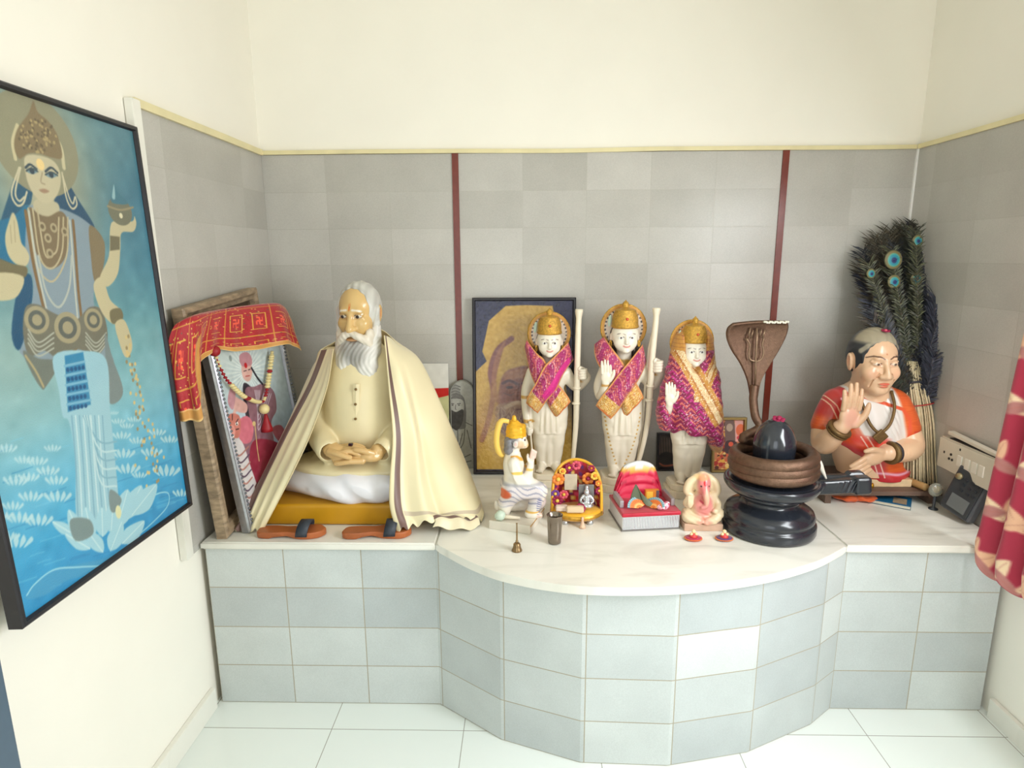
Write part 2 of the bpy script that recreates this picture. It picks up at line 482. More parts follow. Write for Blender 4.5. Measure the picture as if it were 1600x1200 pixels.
def tile_mat(name, c1, c2, mortar, offu=0.0, offv=0.0, msize=0.0016, gloss=0.32, speck=0.10):
    m = bpy.data.materials.new(name); m.use_nodes = True; nt = m.node_tree; b = nt.nodes['Principled BSDF']
    uv = nt.nodes.new('ShaderNodeUVMap'); uv.uv_map = 'UVMap'
    mp = nt.nodes.new('ShaderNodeMapping'); mp.inputs['Location'].default_value = (offu, offv, 0)
    nt.links.new(uv.outputs['UV'], mp.inputs['Vector'])
    br = nt.nodes.new('ShaderNodeTexBrick'); br.offset = 0.0; br.squash = 1.0
    br.inputs['Scale'].default_value = 1.0; br.inputs['Brick Width'].default_value = 0.3; br.inputs['Row Height'].default_value = ROW
    br.inputs['Mortar Size'].default_value = msize; br.inputs['Mortar Smooth'].default_value = 0.3
    br.inputs['Color1'].default_value = c1; br.inputs['Color2'].default_value = c2; br.inputs['Mortar'].default_value = mortar
    nt.links.new(mp.outputs['Vector'], br.inputs['Vector'])
    n = nt.nodes.new('ShaderNodeTexNoise'); n.inputs['Scale'].default_value = 260; n.inputs['Detail'].default_value = 3
    n3 = nt.nodes.new('ShaderNodeTexNoise'); n3.inputs['Scale'].default_value = 5; n3.inputs['Detail'].default_value = 3
    tc = nt.nodes.new('ShaderNodeTexCoord')
    for q in (n, n3): nt.links.new(tc.outputs['Object'], q.inputs['Vector'])
    ad = nt.nodes.new('ShaderNodeMath'); ad.operation = 'ADD'; nt.links.new(n.outputs['Fac'], ad.inputs[0]); nt.links.new(n3.outputs['Fac'], ad.inputs[1])
    mr = nt.nodes.new('ShaderNodeMapRange'); mr.inputs['From Min'].default_value = 0.7; mr.inputs['From Max'].default_value = 1.3
    mr.inputs['To Min'].default_value = 1 - speck; mr.inputs['To Max'].default_value = 1 + speck * 0.6
    nt.links.new(ad.outputs[0], mr.inputs['Value'])
    mx = nt.nodes.new('ShaderNodeVectorMath'); mx.operation = 'SCALE'
    nt.links.new(br.outputs['Color'], mx.inputs[0]); nt.links.new(mr.outputs[0], mx.inputs['Scale'])
    nt.links.new(mx.outputs[0], b.inputs['Base Color'])
    b.inputs['Roughness'].default_value = gloss
    bp = nt.nodes.new('ShaderNodeBump'); bp.inputs['Strength'].default_value = 0.25; bp.inputs['Distance'].default_value = 0.002; bp.invert = True
    nt.links.new(br.outputs['Fac'], bp.inputs['Height']); nt.links.new(bp.outputs['Normal'], b.inputs['Normal'])
    return m
G1, G2, GM = rgb(196, 193, 186), rgb(180, 177, 169), rgb(182, 179, 170)
M_tile_back = tile_mat('grey_wall_tiles', G1, G2, GM, 0.0, 0.0)
M_tile_left = tile_mat('grey_wall_tiles_side', G1, G2, GM, 0.05, 0.0)
M_tile_right = tile_mat('grey_wall_tiles_window_side', G1, G2, GM, 0.17, 0.0)
M_tile_front = tile_mat('grey_ledge_tiles', rgb(206, 212, 210), rgb(178, 185, 186), rgb(168, 160, 140), 0, 0, 0.0022)
M_red_strip = mat('oxblood_tile_strip', rgb(120, 50, 36), 0.25, noise=0.2, nscale=30)

def marble():
    m = bpy.data.materials.new('white_marble_slab'); m.use_nodes = True; nt = m.node_tree; b = nt.nodes['Principled BSDF']
    tc = nt.nodes.new('ShaderNodeTexCoord')
    mp = nt.nodes.new('ShaderNodeMapping'); mp.inputs['Rotation'].default_value = (0, 0, 0.5); mp.inputs['Scale'].default_value = (1.2, 4.5, 1)
    nt.links.new(tc.outputs['Object'], mp.inputs['Vector'])
    n = nt.nodes.new('ShaderNodeTexNoise'); n.inputs['Scale'].default_value = 1.7; n.inputs['Detail'].default_value = 8; n.inputs['Distortion'].default_value = 1.2
    nt.links.new(mp.outputs['Vector'], n.inputs['Vector'])
    r = nt.nodes.new('ShaderNodeValToRGB')
    r.color_ramp.elements[0].position = 0.36; r.color_ramp.elements[0].color = rgb(222, 220, 209)
    r.color_ramp.elements[1].position = 0.52; r.color_ramp.elements[1].color = rgb(236, 234, 224)
    e = r.color_ramp.elements.new(0.30); e.color = rgb(206, 204, 194)
    nt.links.new(n.outputs['Fac'], r.inputs['Fac']); nt.links.new(r.outputs['Color'], b.inputs['Base Color'])
    b.inputs['Roughness'].default_value = 0.28
    return m
M_marble = marble()

def floor_mat():
    m = bpy.data.materials.new('white_vitrified_floor'); m.use_nodes = True; nt = m.node_tree; b = nt.nodes['Principled BSDF']
    tc = nt.nodes.new('ShaderNodeTexCoord')
    br = nt.nodes.new('ShaderNodeTexBrick'); br.offset = 0.0; br.squash = 1.0; br.inputs['Scale'].default_value = 1
    br.inputs['Brick Width'].default_value = 0.504; br.inputs['Row Height'].default_value = 0.504; br.inputs['Mortar Size'].default_value = 0.0016
    br.inputs['Color1'].default_value = rgb(236, 242, 237); br.inputs['Color2'].default_value = rgb(232, 238, 233); br.inputs['Mortar'].default_value = rgb(160, 158, 148)
    nt.links.new(tc.outputs['Object'], br.inputs['Vector']); nt.links.new(br.outputs['Color'], b.inputs['Base Color'])
    b.inputs['Roughness'].default_value = 0.16
    return m
def structure(name, o):
    o.name = name; o['kind'] = 'structure'; return o

structure('floor', box_obj('floor', (W / 2, FR / 2, -0.05), (W + 0.3, -FR + 0.3, 0.1), floor_mat()))
bm = bmesh.new(); add_box(bm, (W / 2, FR / 2, CEIL + 0.05), (W + 0.3, -FR + 0.3, 0.1))
structure('ceiling', bm_obj('ceiling', bm, M_plaster))
wall_back = structure('wall_back', box_obj('wall_back', (W / 2, 0.09, CEIL / 2), (W + 0.3, 0.16, CEIL), M_plaster))
wall_left = structure('wall_left', box_obj('wall_left', (-0.09, FR / 2, CEIL / 2), (0.16, -FR + 0.3, CEIL), M_plaster))
# right wall with the window opening (y -2.6..-1.25, z 0.95..2.3)
WY0, WY1, WZ0, WZ1 = -2.62, -1.22, 0.95, 2.30
bm = bmesh.new()
for y0, y1, z0, z1 in ((FR, WY0, 0, CEIL), (WY1, 0.02, 0, CEIL), (WY0, WY1, 0, WZ0), (WY0, WY1, WZ1, CEIL)):
    add_box(bm, (W + 0.09, (y0 + y1) / 2, (z0 + z1) / 2), (0.16, y1 - y0, z1 - z0))
wall_right = structure('wall_right', bm_obj('wall_right', bm, M_plaster))
# unseen wall behind, with a doorway opening added for the fill lamp
bm = bmesh.new()
for x0, x1, z0, z1 in ((-0.15, 0.15, 0, CEIL), (2.05, W + 0.15, 0, CEIL), (0.15, 2.05, 2.7, CEIL)):
    add_box(bm, ((x0 + x1) / 2, FR - 0.06, (z0 + z1) / 2), (x1 - x0, 0.12, z1 - z0))
structure('wall_front', bm_obj('wall_front', bm, M_plaster))
# window frame, two sashes with glass
M_frame = mat('window_frame_paint', rgb(225, 222, 214), 0.45)
wf = bpy.data.objects.new('window_1', None); COL.objects.link(wf); wf['kind'] = 'structure'; wf.location = (W + 0.09, 0, 0)
bm = bmesh.new()
for y in (WY0 + 0.02, (WY0 + WY1) / 2, WY1 - 0.02): add_box(bm, (0, y, (WZ0 + WZ1) / 2), (0.05, 0.04, WZ1 - WZ0))
for z in (WZ0 + 0.02, WZ1 - 0.02): add_box(bm, (0, (WY0 + WY1) / 2, z), (0.05, WY1 - WY0, 0.04))
bm_obj('window_frame', bm, M_frame, wf)
box_obj('window_sill', (-0.075, (WY0 + WY1) / 2, WZ0 - 0.012), (0.24, WY1 - WY0 + 0.04, 0.024), M_marble, wf)

def uv_quads(name, quads, m, parent=None, thick=0.008, **kw):
    """flat tile panels: quads of (p0,p1,p2,p3, u0,u1,v0,v1) - one mesh with UVs in metres, given real thickness inward"""
    bm = bmesh.new(); uvl = bm.loops.layers.uv.new('UVMap'); cache = {}
    def V(p):
        k = tuple(round(x, 5) for x in p)
        if k not in cache: cache[k] = bm.verts.new(p)
        return cache[k]
    for p, (u0, u1, v0, v1) in quads:
        f = bm.faces.new([V(x) for x in p])
        for l, t in zip(f.loops, ((u0, v0), (u1, v0), (u1, v1), (u0, v1))): l[uvl].uv = t
    me = bpy.data.meshes.new(name); bm.to_mesh(me); bm.free()
    o = link(name, me, m, parent, **kw)
    s = o.modifiers.new('solid', 'SOLIDIFY'); s.thickness = thick; s.offset = -1
    return o
# back wall cladding with two oxblood strips let in
T0 = LEDGE - 0.03
YB = -0.002
xs = [(0.0, 0.9, 0.0), (0.93, 2.43, 0.9), (2.46, W, 2.4)]
for a, b, u in xs:
    o = uv_quads('tile_cladding', [([(a, YB, T0), (b, YB, T0), (b, YB, TOP), (a, YB, TOP)], (u + 1e-4, u + b - a, 9 * ROW - (TOP - T0) + 9 * ROW, 18 * ROW - 1e-4))], M_tile_back, wall_back, 0.008)
    o.matrix_parent_inverse = Matrix()
for a in (0.9, 2.43):
    z0 = 1.16 if a < 1 else 0.9
    box_obj('tile_strip', (a + 0.015, -0.001, (T0 + TOP) / 2), (0.03, 0.014, TOP - T0), M_red_strip, wall_back)
uv_quads('tile_cladding', [([(0.002, -0.955, T0), (0.002, -0.004, T0), (0.002, -0.004, TOP), (0.002, -0.955, TOP)], (0.12, 1.071, 9 * ROW - (TOP - T0) + 9 * ROW, 18 * ROW - 1e-4))], M_tile_left, wall_left, 0.008)
uv_quads('tile_cladding', [([(W - 0.002, -0.004, T0), (W - 0.002, -1.2, T0), (W - 0.002, -1.2, TOP), (W - 0.002, -0.004, TOP)], (0.0, 1.196, 9 * ROW - (TOP - T0) + 9 * ROW, 18 * ROW - 1e-4))], M_tile_right, wall_right, 0.008)
# cream cable trim along the top of the tiles, slightly wavy
def wavy(p0, p1, n=40, a=0.0025, seed=0):
    r = np.random.default_rng(seed); P = np.linspace(p0, p1, n); P[:, 2] += np.interp(np.arange(n), np.arange(0, n + 6, 6), r.normal(size=len(np.arange(0, n + 6, 6))) * a); return P
def trim_bar(name, P, h, d, axis):
    bm = bmesh.new(); rings = []
    for p in P:
        o = Vector((0, -d, 0)) if axis == 'x' else Vector((d, 0, 0)) if axis == 'yl' else Vector((-d, 0, 0))
        p = Vector(p)
        rings.append([bm.verts.new(q) for q in (p, p + o, p + o + Vector((0, 0, h)), p + Vector((0, 0, h)))])
    for a, b in zip(rings, rings[1:]):
        for k in range(4): bm.faces.new((a[k], a[(k + 1) % 4], b[(k + 1) % 4], b[k]))
    bm.faces.new(rings[0]); bm.faces.new(rings[-1][::-1])
    return structure(name, bm_obj(name, bm, M_trim))
trim_bar('trim_1', wavy((0.014, 0.006, TOP), (W - 0.014, 0.006, TOP), seed=1), 0.018, 0.018, 'x')
trim_bar('trim_2', wavy((-0.006, -0.972, TOP), (-0.006, -0.012, TOP), 20, 0.001, 2), 0.026, 0.020, 'yl')
trim_bar('trim_3', wavy((W + 0.006, -1.2, TOP), (W + 0.006, -0.012, TOP), 26, 0.0015, 3), 0.02, 0.018, 'yr')
structure('trim_4', box_obj('trim_4', (0.006, -0.976, (LEDGE + TOP) / 2 + 0.0), (0.026, 0.044, TOP - LEDGE + 0.04), M_marble, bev=0.002))
structure('trim_5', box_obj('trim_5', (W - 0.006, -0.006, (1.4 + TOP) / 2), (0.009, 0.009, TOP - 1.4), M_white))
# skirtings
structure('baseboard_left', box_obj('baseboard_left', (0.001, (FR - 0.9) / 2 , 0.045), (0.02, -FR - 0.9, 0.09), M_marble, bev=0.003))
structure('baseboard_right', box_obj('baseboard_right', (W - 0.001, (FR - 0.9) / 2, 0.04), (0.02, -FR - 0.9, 0.08), M_marble, bev=0.003))

# ------------------------------------------------------------------ the altar ledge
altar = thing('altar_ledge', 'built-in altar ledge clad in grey tiles with white marble top and bowed centre', 'ledge', (0, 0, 0))
ZT = 0.678
path = [(0.014, LD), (0.9, LD), (1.152, -1.05), (1.435, -1.152), (1.742, -1.161), (2.042, -1.096), (2.33, -0.957), (2.446, LD), (W - 0.014, LD)]
quads = []; u = 0.0
for (a, b) in zip(path, path[1:]):
    L = math.hypot(b[0] - a[0], b[1] - a[1])
    if a == path[-2]: u = math.ceil(u / 0.3) * 0.3
    n = 0.3 if a not in (path[0], path[-2]) else None
    u0 = u + 1e-4; u1 = u + L if n is None else u + min(0.3, round(L / 0.3 + 0.45) * 0.3) - 1e-4
    if L < 0.2: u1 = u + L
    quads.append(([(a[0], a[1], 0.001), (b[0], b[1], 0.001), (b[0], b[1], ZT), (a[0], a[1], ZT)], (u0, u1, 0.0, 4 * ROW - 1e-4)))
    u = u + L if n is None else u + 0.3
tb = uv_quads('tiled_base', quads, M_tile_front, altar, 0.06)
# three marble slabs
def slab(pts):
    bm = bmesh.new(); add_prism(bm, pts, ZT, LEDGE)
    es = [e for e in bm.edges if abs(e.verts[0].co.z - e.verts[1].co.z) < 1e-5]
    bmesh.ops.bevel(bm, geom=es, offset=0.006, segments=3, affect='EDGES')
    return bm_obj('marble_slab', bm, M_marble, altar)
g = 0.0006; SF = -0.892
slab([(0.012, SF), (0.905 - g, SF), (0.905 - g, -0.012), (0.012, -0.012)])
arc = cat([(0.905 + g, SF), (1.06, -1.04), (1.2, -1.128), (1.42, -1.19), (1.72, -1.188), (2.01, -1.126), (2.25, -1.02), (2.43 - g, SF)], 60)
slab([tuple(p) for p in arc] + [(2.40 - g, -0.012), (0.905 + g, -0.012)])
slab([(2.43 + g, SF), (W - 0.012, SF), (W - 0.012, -0.012), (2.40 + g, -0.012)])
box_obj('core', (W / 2, -0.42, 0.33), (W - 0.16, 0.70, 0.64), M_plaster, altar)
# ================================================================== framed pictures, cloth over them, cards
def lmat(loc, rot): return Matrix.Translation(loc) @ Euler(rot).to_matrix().to_4x4()
def ring(name, w, h, prof, m, parent, z0=0.0, **kw):
    """mitred frame: prof = [(inset, y)] swept round a rectangle of outer size w x h standing on z0"""
    bm = bmesh.new(); loops = []
    for i, y in prof:
        loops.append([bm.verts.new(p) for p in ((-w / 2 + i, y, z0 + i), (w / 2 - i, y, z0 + i), (w / 2 - i, y, z0 + h - i), (-w / 2 + i, y, z0 + h - i))])
    n = len(loops)
    for k in range(n):
        A, B = loops[k], loops[(k + 1) % n]
        for j in range(4): bm.faces.new((A[j], A[(j + 1) % 4], B[(j + 1) % 4], B[j]))
    return bm_obj(name, bm, m, parent, **kw)
M_print = mat('printed_picture', (1, 1, 1, 1), 0.32, attr='Col', bump=0.12, bscale=400)
M_emboss = mat('embossed_print', (1, 1, 1, 1), 0.30, attr='Col', bump=0.35, bscale=260, coat=0.3)
M_black = mat('black_frame', rgb(34, 32, 38), 0.4, noise=0.2)
M_foil = mat('crinkled_film_print', (1, 1, 1, 1), 0.2, attr='Col', bump=0.6, bscale=85, coat=0.25)
M_back = mat('brown_backing', rgb(96, 76, 56), 0.8)

# ---- large goddess picture on the left wall
PW, PH = 0.752, 1.26
rot = (-0.032, 0.006, PI / 2); loc = Vector((0.032, -1.3815, 0.908))
poster = thing('framed_picture', 'large black-framed blue picture of a standing goddess on the white wall', 'picture', loc, rot=rot)
ring('frame', PW, PH, [(0, 0), (0, -0.034), (0.004, -0.037), (0.012, -0.037), (0.016, -0.028), (0.016, 0)], M_black, poster)
box_obj('backing', (0, -0.006, PH / 2), (PW - 0.03, 0.008, PH - 0.03), M_back, poster)
w, h = PW - 0.03, PH - 0.03
Mx = lmat(loc, rot) @ Matrix.Translation((0, -0.026, 0.015))
c = Canvas(w, h, 400, (110, 160, 170), pic_H(Mx, w, h))
t = c.Y / h
ramp = np.array([(40, 140, 192), (60, 158, 202), (104, 178, 205), (128, 182, 192), (112, 165, 172), (72, 130, 150), (64, 118, 140), (78, 128, 142)], float)
for i in range(3): c.a[..., i] = np.interp(t, [0, .12, .24, .36, .5, .66, .82, 1], ramp[:, i])
gx, gz = c.pt([(62, 250)])[0]
gl = np.exp(-(((c.X - gx) / 0.20) ** 2 + ((c.Y - gz + .03) / 0.27) ** 2)); c.lay(gl * 0.95, (182, 172, 138))
gx, gz = c.pt([(15, 560)])[0]
gl = np.exp(-(((c.X - gx) / 0.22) ** 2 + ((c.Y - gz) / 0.16) ** 2)); c.lay(gl * 0.6, (160, 178, 168))
c.noise(5, 26, 1)
r = np.random.default_rng(5)
for i in range(70):      # ripples on the water
    x, y = r.uniform(0, 290), r.uniform(690, 950); L = r.uniform(15, 40)
    c.line([(x, y), (x + L / 2, y - 2 - L * .1), (x + L, y - L * .33)], 0.003, (120, 190, 215) if i % 2 else (30, 120, 175), op=0.45)
def lily(x, y, s, col=(176, 210, 216)):
    for k in range(-2, 3): c.poly([(x + k * s * .28, y + s * .5), (x + k * s * .5 - s * .18, y), (x + k * s * .55, y - s * .55 + abs(k) * s * .12), (x + k * s * .5 + s * .2, y)], col, op=.9)
for x, y, s in ((10, 700, 14), (38, 718, 13), (58, 720, 14), (82, 700, 11), (25, 750, 17), (45, 745, 14), (75, 735, 15), (88, 750, 15), (48, 775, 16), (90, 775, 18), (20, 790, 14), (3, 805, 14), (30, 808, 18), (60, 812, 19), (25, 845, 22), (12, 838, 16),
                (185, 658, 9), (198, 665, 9), (210, 655, 9), (190, 680, 12), (215, 688, 11), (193, 708, 15), (200, 732, 16), (237, 706, 14), (246, 675, 11), (265, 686, 12), (260, 735, 18), (284, 770, 12), (178, 645, 6), (218, 742, 10)):
    lily(x, y, s)
c.poly([(40, 935), (55, 912), (85, 890), (120, 882), (170, 870), (200, 850), (170, 890), (110, 905), (70, 930)], (70, 150, 190), op=.8)
c.line([(42, 930), (55, 912), (85, 890), (125, 886), (165, 882), (190, 862)], 0.004, (150, 205, 220))
c.line([(225, 800), (240, 775), (262, 770), (262, 790), (240, 815), (200, 850)], 0.004, (150, 205, 220))
# hair and halo
c.poly([(30, 240), (20, 285), (0, 350), (-12, 420), (15, 420), (34, 330), (48, 318), (50, 280)], (36, 84, 110))
c.poly([(86, 245), (102, 275), (118, 305), (148, 355), (122, 345), (90, 328), (84, 300)], (36, 76, 104))
c.ell((58, 226), (0.142, 0.125), (140, 138, 112)); c.line([(27, 196), (20, 222), (24, 248)], 0.010, (196, 186, 148)); c.line([(80, 204), (95, 230), (100, 262)], 0.012, (196, 188, 152))
c.poly([(52, 158), (59, 175), (76, 190), (90, 212), (97, 246), (80, 246), (62, 240), (44, 240), (30, 248), (22, 228), (27, 202), (44, 178)], (126, 110, 80))
for i in range(90):
    a = r.uniform(0, 6.28); q = r.uniform(0, 1) ** .5; c.ell((58 + 30 * q * math.cos(a), 213 + 26 * q * math.sin(a)), 0.0035, (168, 150, 104) if i % 2 else (96, 82, 60))
# body
c.poly([(20, 338), (46, 322), (60, 380), (35, 420), (-10, 440), (-20, 360)], (34, 108, 142))
c.poly([(50, 320), (96, 326), (135, 346), (160, 376), (157, 420), (146, 470), (168, 540), (170, 570), (40, 560), (46, 500), (52, 440), (40, 400), (42, 340)], (132, 150, 160))
c.poly([(30, 440), (18, 520), (32, 545), (50, 470), (48, 430)], (30, 80, 112))
c.poly([(140, 352), (163, 378), (160, 425), (148, 440), (142, 400)], (128, 114, 86))
c.poly([(56, 312), (88, 316), (92, 332), (74, 340), (54, 330)], (186, 178, 148))
c.poly([(40, 244), (62, 243), (84, 252), (94, 270), (94, 292), (86, 310), (73, 318), (60, 312), (46, 292), (39, 265)], (192, 183, 152))
c.line([(40, 262), (47, 257), (57, 264)], 0.006, (46, 66, 78)); c.line([(71, 268), (80, 262), (90, 270)], 0.006, (46, 66, 78))
c.poly([(41, 267), (49, 263), (59, 268), (50, 272)], (110, 140, 150)); c.poly([(71, 273), (80, 269), (90, 274), (80, 278)], (110, 140, 150))
c.ell((50, 267), 0.008, (40, 60, 74)); c.ell((80, 273), 0.008, (40, 60, 74)); c.line([(41, 267), (49, 263), (59, 268)], 0.004, (50, 70, 80)); c.line([(71, 273), (80, 269), (90, 274)], 0.004, (50, 70, 80))
c.line([(66, 270), (64, 284), (70, 288)], 0.004, (160, 146, 118)); c.poly([(61, 297), (69, 295), (77, 299), (69, 302)], (158, 128, 104))
c.ell((63, 257), (0.013, 0.014), (232, 204, 140))
for pts in ([(30, 262), (18, 300), (26, 320), (36, 318), (42, 300)], [(32, 262), (24, 300), (30, 314), (38, 308)], [(97, 270), (104, 310), (113, 326), (120, 320), (118, 308)], [(98, 275), (108, 308), (114, 318), (117, 308)]): c.line(pts, 0.005, (198, 190, 160))
c.poly([(46, 324), (60, 334), (76, 338), (94, 330), (105, 342), (108, 372), (100, 406), (82, 420), (64, 410), (50, 378), (42, 350)], (122, 106, 80))
for q in (0, 7, 14): c.line([(44 + q, 326), (56 + q, 410 - q), (82, 440 - q * 3), (104 - q, 400 - q), (106 - q, 340)], 0.005, (184, 172, 138))
for cx, cy in ((66, 354), (84, 356), (75, 372), (101, 362), (78, 396)): c.ell((cx, cy), 0.012, (170, 158, 126)); c.ell((cx, cy), 0.006, (110, 96, 72))
c.line([(40, 330), (52, 410), (68, 480), (78, 525), (95, 548), (115, 548), (128, 520), (122, 450), (117, 380), (114, 345)], 0.010, (126, 100, 66)); c.line([(45, 330), (57, 410), (72, 480), (84, 520), (98, 540), (114, 538), (122, 515), (117, 450), (112, 380), (109, 345)], 0.006, (186, 190, 178))
c.line([(60, 400), (72, 455), (92, 480), (108, 450), (112, 400)], 0.006, (176, 182, 172))
c.poly([(40, 480), (60, 476), (86, 490), (118, 500), (140, 480), (160, 486), (168, 530), (150, 556), (120, 545), (92, 560), (70, 548), (46, 556), (36, 520)], (112, 112, 98))
for cx, cy, rr in ((106, 512, 18), (58, 500, 15), (146, 500, 14)):
    for q in (1, .7, .4): c.ell((cx, cy), (0.0026 * rr * q, 0.0023 * rr * q), (160, 152, 122) if q != .7 else (92, 98, 92))
for k in range(4):
    c.line([(44, 515 + 7 * k), (60, 535 + 7 * k), (84, 520 + 8 * k)], 0.004, (172, 176, 162)); c.line([(134, 520 + 6 * k), (150, 536 + 6 * k), (166, 520 + 6 * k)], 0.004, (172, 176, 162))
c.poly([(36, 548), (60, 560), (92, 566), (72, 604), (64, 606), (48, 580)], (112, 120, 112)); c.line([(40, 556), (56, 580), (68, 604)], 0.006, (170, 158, 120))
c.poly([(164, 520), (176, 560), (192, 606), (186, 626), (170, 628), (166, 580)], (120, 134, 134))
c.poly([(84, 556), (130, 548), (166, 562), (172, 640), (180, 720), (184, 790), (164, 812), (122, 818), (118, 720), (108, 660), (98, 650), (92, 610)], (152, 194, 206))
for k in range(9): c.line([(112 + 6 * k, 650), (118 + 6 * k, 720 + 2 * k), (122 + 6.5 * k, 812)], 0.005, (190, 216, 220) if k % 2 else (122, 170, 190))
for k in range(6): c.line([(130 + 2 * k, 650), (156, 690 + 12 * k), (182, 690 + 14 * k)], 0.005, (186, 214, 218) if k % 2 else (124, 172, 190))
c.poly([(101, 556), (130, 550), (142, 632), (106, 644)], (52, 132, 172), smooth=False)
for k in range(5):
    c.line([(101 + k, 572 + 15 * k), (132 + 2.4 * k, 565 + 15 * k)], 0.007, (120, 175, 200), False)
    for q in range(5): c.ell((106 + 6 * q + k, 578 + 15 * k - q), 0.006, (26, 84, 130))
# arms
skin = (194, 184, 148)
c.poly([(20, 332), (27, 346), (33, 378), (40, 388), (46, 402), (40, 416), (24, 412), (12, 396), (8, 370), (14, 346)], skin); c.line([(22, 345), (24, 378)], 0.003, (168, 156, 124)); c.line([(16, 352), (18, 380)], 0.003, (168, 156, 124))
c.poly([(-10, 402), (20, 412), (42, 418), (38, 434), (10, 432), (-10, 424)], (112, 104, 76)); c.poly([(-10, 428), (36, 432), (28, 462), (4, 470), (-12, 462)], skin)
c.poly([(172, 356), (180, 345), (206, 346), (210, 338), (213, 350), (208, 362), (190, 364), (188, 390), (184, 428), (168, 448), (156, 434), (170, 400)], skin)
c.poly([(172, 368), (187, 370), (187, 390), (172, 392)], (112, 106, 80), smooth=False)
c.ell((188, 330), (0.055, 0.042), (114, 114, 94)); c.line([(168, 322), (188, 328), (208, 324)], 0.006, (150, 140, 110)); c.poly([(178, 288), (184, 300), (200, 318), (178, 318), (173, 308)], (66, 116, 132)); c.poly([(178, 288), (175, 308), (180, 310)], (150, 185, 190)); c.ell((189, 337), 0.008, (222, 214, 180))
c.poly([(146, 446), (160, 434), (172, 468), (188, 484), (190, 502), (176, 506), (158, 486)], skin); c.poly([(172, 486), (188, 482), (192, 498), (176, 506)], (116, 110, 84)); c.poly([(180, 506), (194, 500), (205, 528), (206, 548), (196, 558), (186, 534)], skin)
for i in range(70):
    q = i / 69; x = 198 + 50 * q ** 1.2 + r.normal() * (3 + 8 * q); y = 528 + 225 * q + r.normal() * 5; c.ell((x, y), (0.0055, 0.006), (206, 186, 130) if i % 3 else (150, 136, 100))
# lotus under the feet
for x, y, a, L in ((100, 826, -2.6, 36), (118, 820, -2.0, 44), (205, 790, -1.1, 60), (222, 785, -.9, 62), (190, 800, -1.3, 62), (175, 812, -1.5, 50), (140, 820, -1.8, 48), (160, 820, -1.6, 46), (125, 848, -2.6, 46), (150, 848, -2.2, 46), (180, 842, -1.2, 50), (205, 835, -.8, 50)):
    dx, dy = math.cos(a), math.sin(a); nx, ny = -dy, dx; bx, by = x - dx * L * .4, y - dy * L * .4
    c.poly([(bx, by), (x + nx * L * .25, y + ny * L * .25), (x + dx * L * .6, y + dy * L * .6), (x - nx * L * .25, y - ny * L * .25)], (158, 202, 214)); c.line([(bx, by), (x + dx * L * .55, y + dy * L * .55)], 0.003, (196, 222, 224))
c.poly([(110, 812), (140, 812), (145, 835), (118, 845)], (120, 140, 140)); c.poly([(172, 765), (190, 780), (180, 800), (172, 795)], (120, 138, 138)); c.ell((185, 800), (0.012, 0.02), (214, 214, 170))
o = c.obj('print', M_emboss, poster); o.location = (0, -0.026, 0.015)

# ---- old wooden frame leaning on the left wall behind the silver one
M_oldwood = mat('worn_silvered_wood', rgb(176, 152, 122), 0.5, noise=0.55, nscale=22, bump=0.3, bscale=60, stretch=(1, 1, 3))
wf2 = thing('picture_frame', 'worn wooden picture frame leaning in the corner behind the silver frame', 'picture', (0.070, -0.555, LEDGE + 0.022), rot=(-0.045, -0.07, math.radians(90.5)))
ring('frame', 0.62, 0.885, [(0, 0.01), (0, -0.028), (0.008, -0.034), (0.02, -0.034), (0.03, -0.026), (0.044, -0.026), (0.05, -0.012), (0.05, 0.01)], M_oldwood, wf2)
box_obj('backing', (0, 0.0, 0.4425), (0.54, 0.006, 0.80), M_back, wf2)

# ---- silver-framed goddess with a tiger
M_silver = mat('beaded_silver_frame', rgb(176, 178, 184), 0.3, 0.85, noise=0.2, nscale=60)
SW, SH = 0.48, 0.80
loc = Vector((0.198, -0.58, LEDGE + 0.014)); rot = (-0.105, -0.045, math.radians(78))
sf = thing('framed_picture', 'silver-framed picture of a goddess riding a tiger, half under the red cloth', 'picture', loc, rot=rot)
ring('frame', SW, SH, [(0, 0.012), (0, -0.018), (0.006, -0.024), (0.014, -0.02), (0.022, -0.024), (0.03, -0.018), (0.034, -0.008), (0.034, 0.012)], M_silver, sf)
bm = bmesh.new()
per = []
for k in range(48):
    z = 0.03 + k * (SH - 0.06) / 47; per += [(-SW / 2 + 0.024, z), (SW / 2 - 0.024, z)]
for k in range(32):
    x = -SW / 2 + 0.03 + k * (SW - 0.06) / 31; per += [(x, 0.024), (x, SH - 0.024)]
for x, z in per: bmesh.ops.create_icosphere(bm, subdivisions=1, radius=0.006, matrix=Matrix.Translation((x, -0.024, z)))
bm_obj('beading', bm, mat('frame_beads', rgb(120, 122, 128), 0.3, 0.8), sf, smooth=True)
box_obj('backing', (0, 0.006, SH / 2), (SW - 0.02, 0.008, SH - 0.02), M_back, sf)
w, h = SW - 0.066, SH - 0.066
Mx = lmat(loc, rot) @ Matrix.Translation((0, -0.006, 0.033))
c = Canvas(w, h, 460, (170, 192, 205), pic_H(Mx, w, h))
for i, (a, b) in enumerate(((160, 196), (184, 208), (212, 204))): c.a[..., i] = a + (b - a) * np.clip(c.Y / h * 1.3 - .2, 0, 1)
gx, gz = c.pt([(386, 580)])[0]
ang = np.arctan2(c.Y - gz, c.X - gx); rad = np.hypot(c.X - gx, c.Y - gz)
c.lay(np.clip(np.sin(ang * 34) * 2, 0, 1) * np.clip(1.1 - rad / 0.15, 0, .75), (226, 232, 226))
for x, y in ((336, 590), (345, 620), (352, 655), (344, 700), (350, 745), (360, 560), (420, 560)): c.ell((x, y), (0.008, 0.012), (140, 152, 150))
c.poly([(322, 552), (334, 556), (330, 600), (335, 640), (326, 620)], (86, 106, 160))
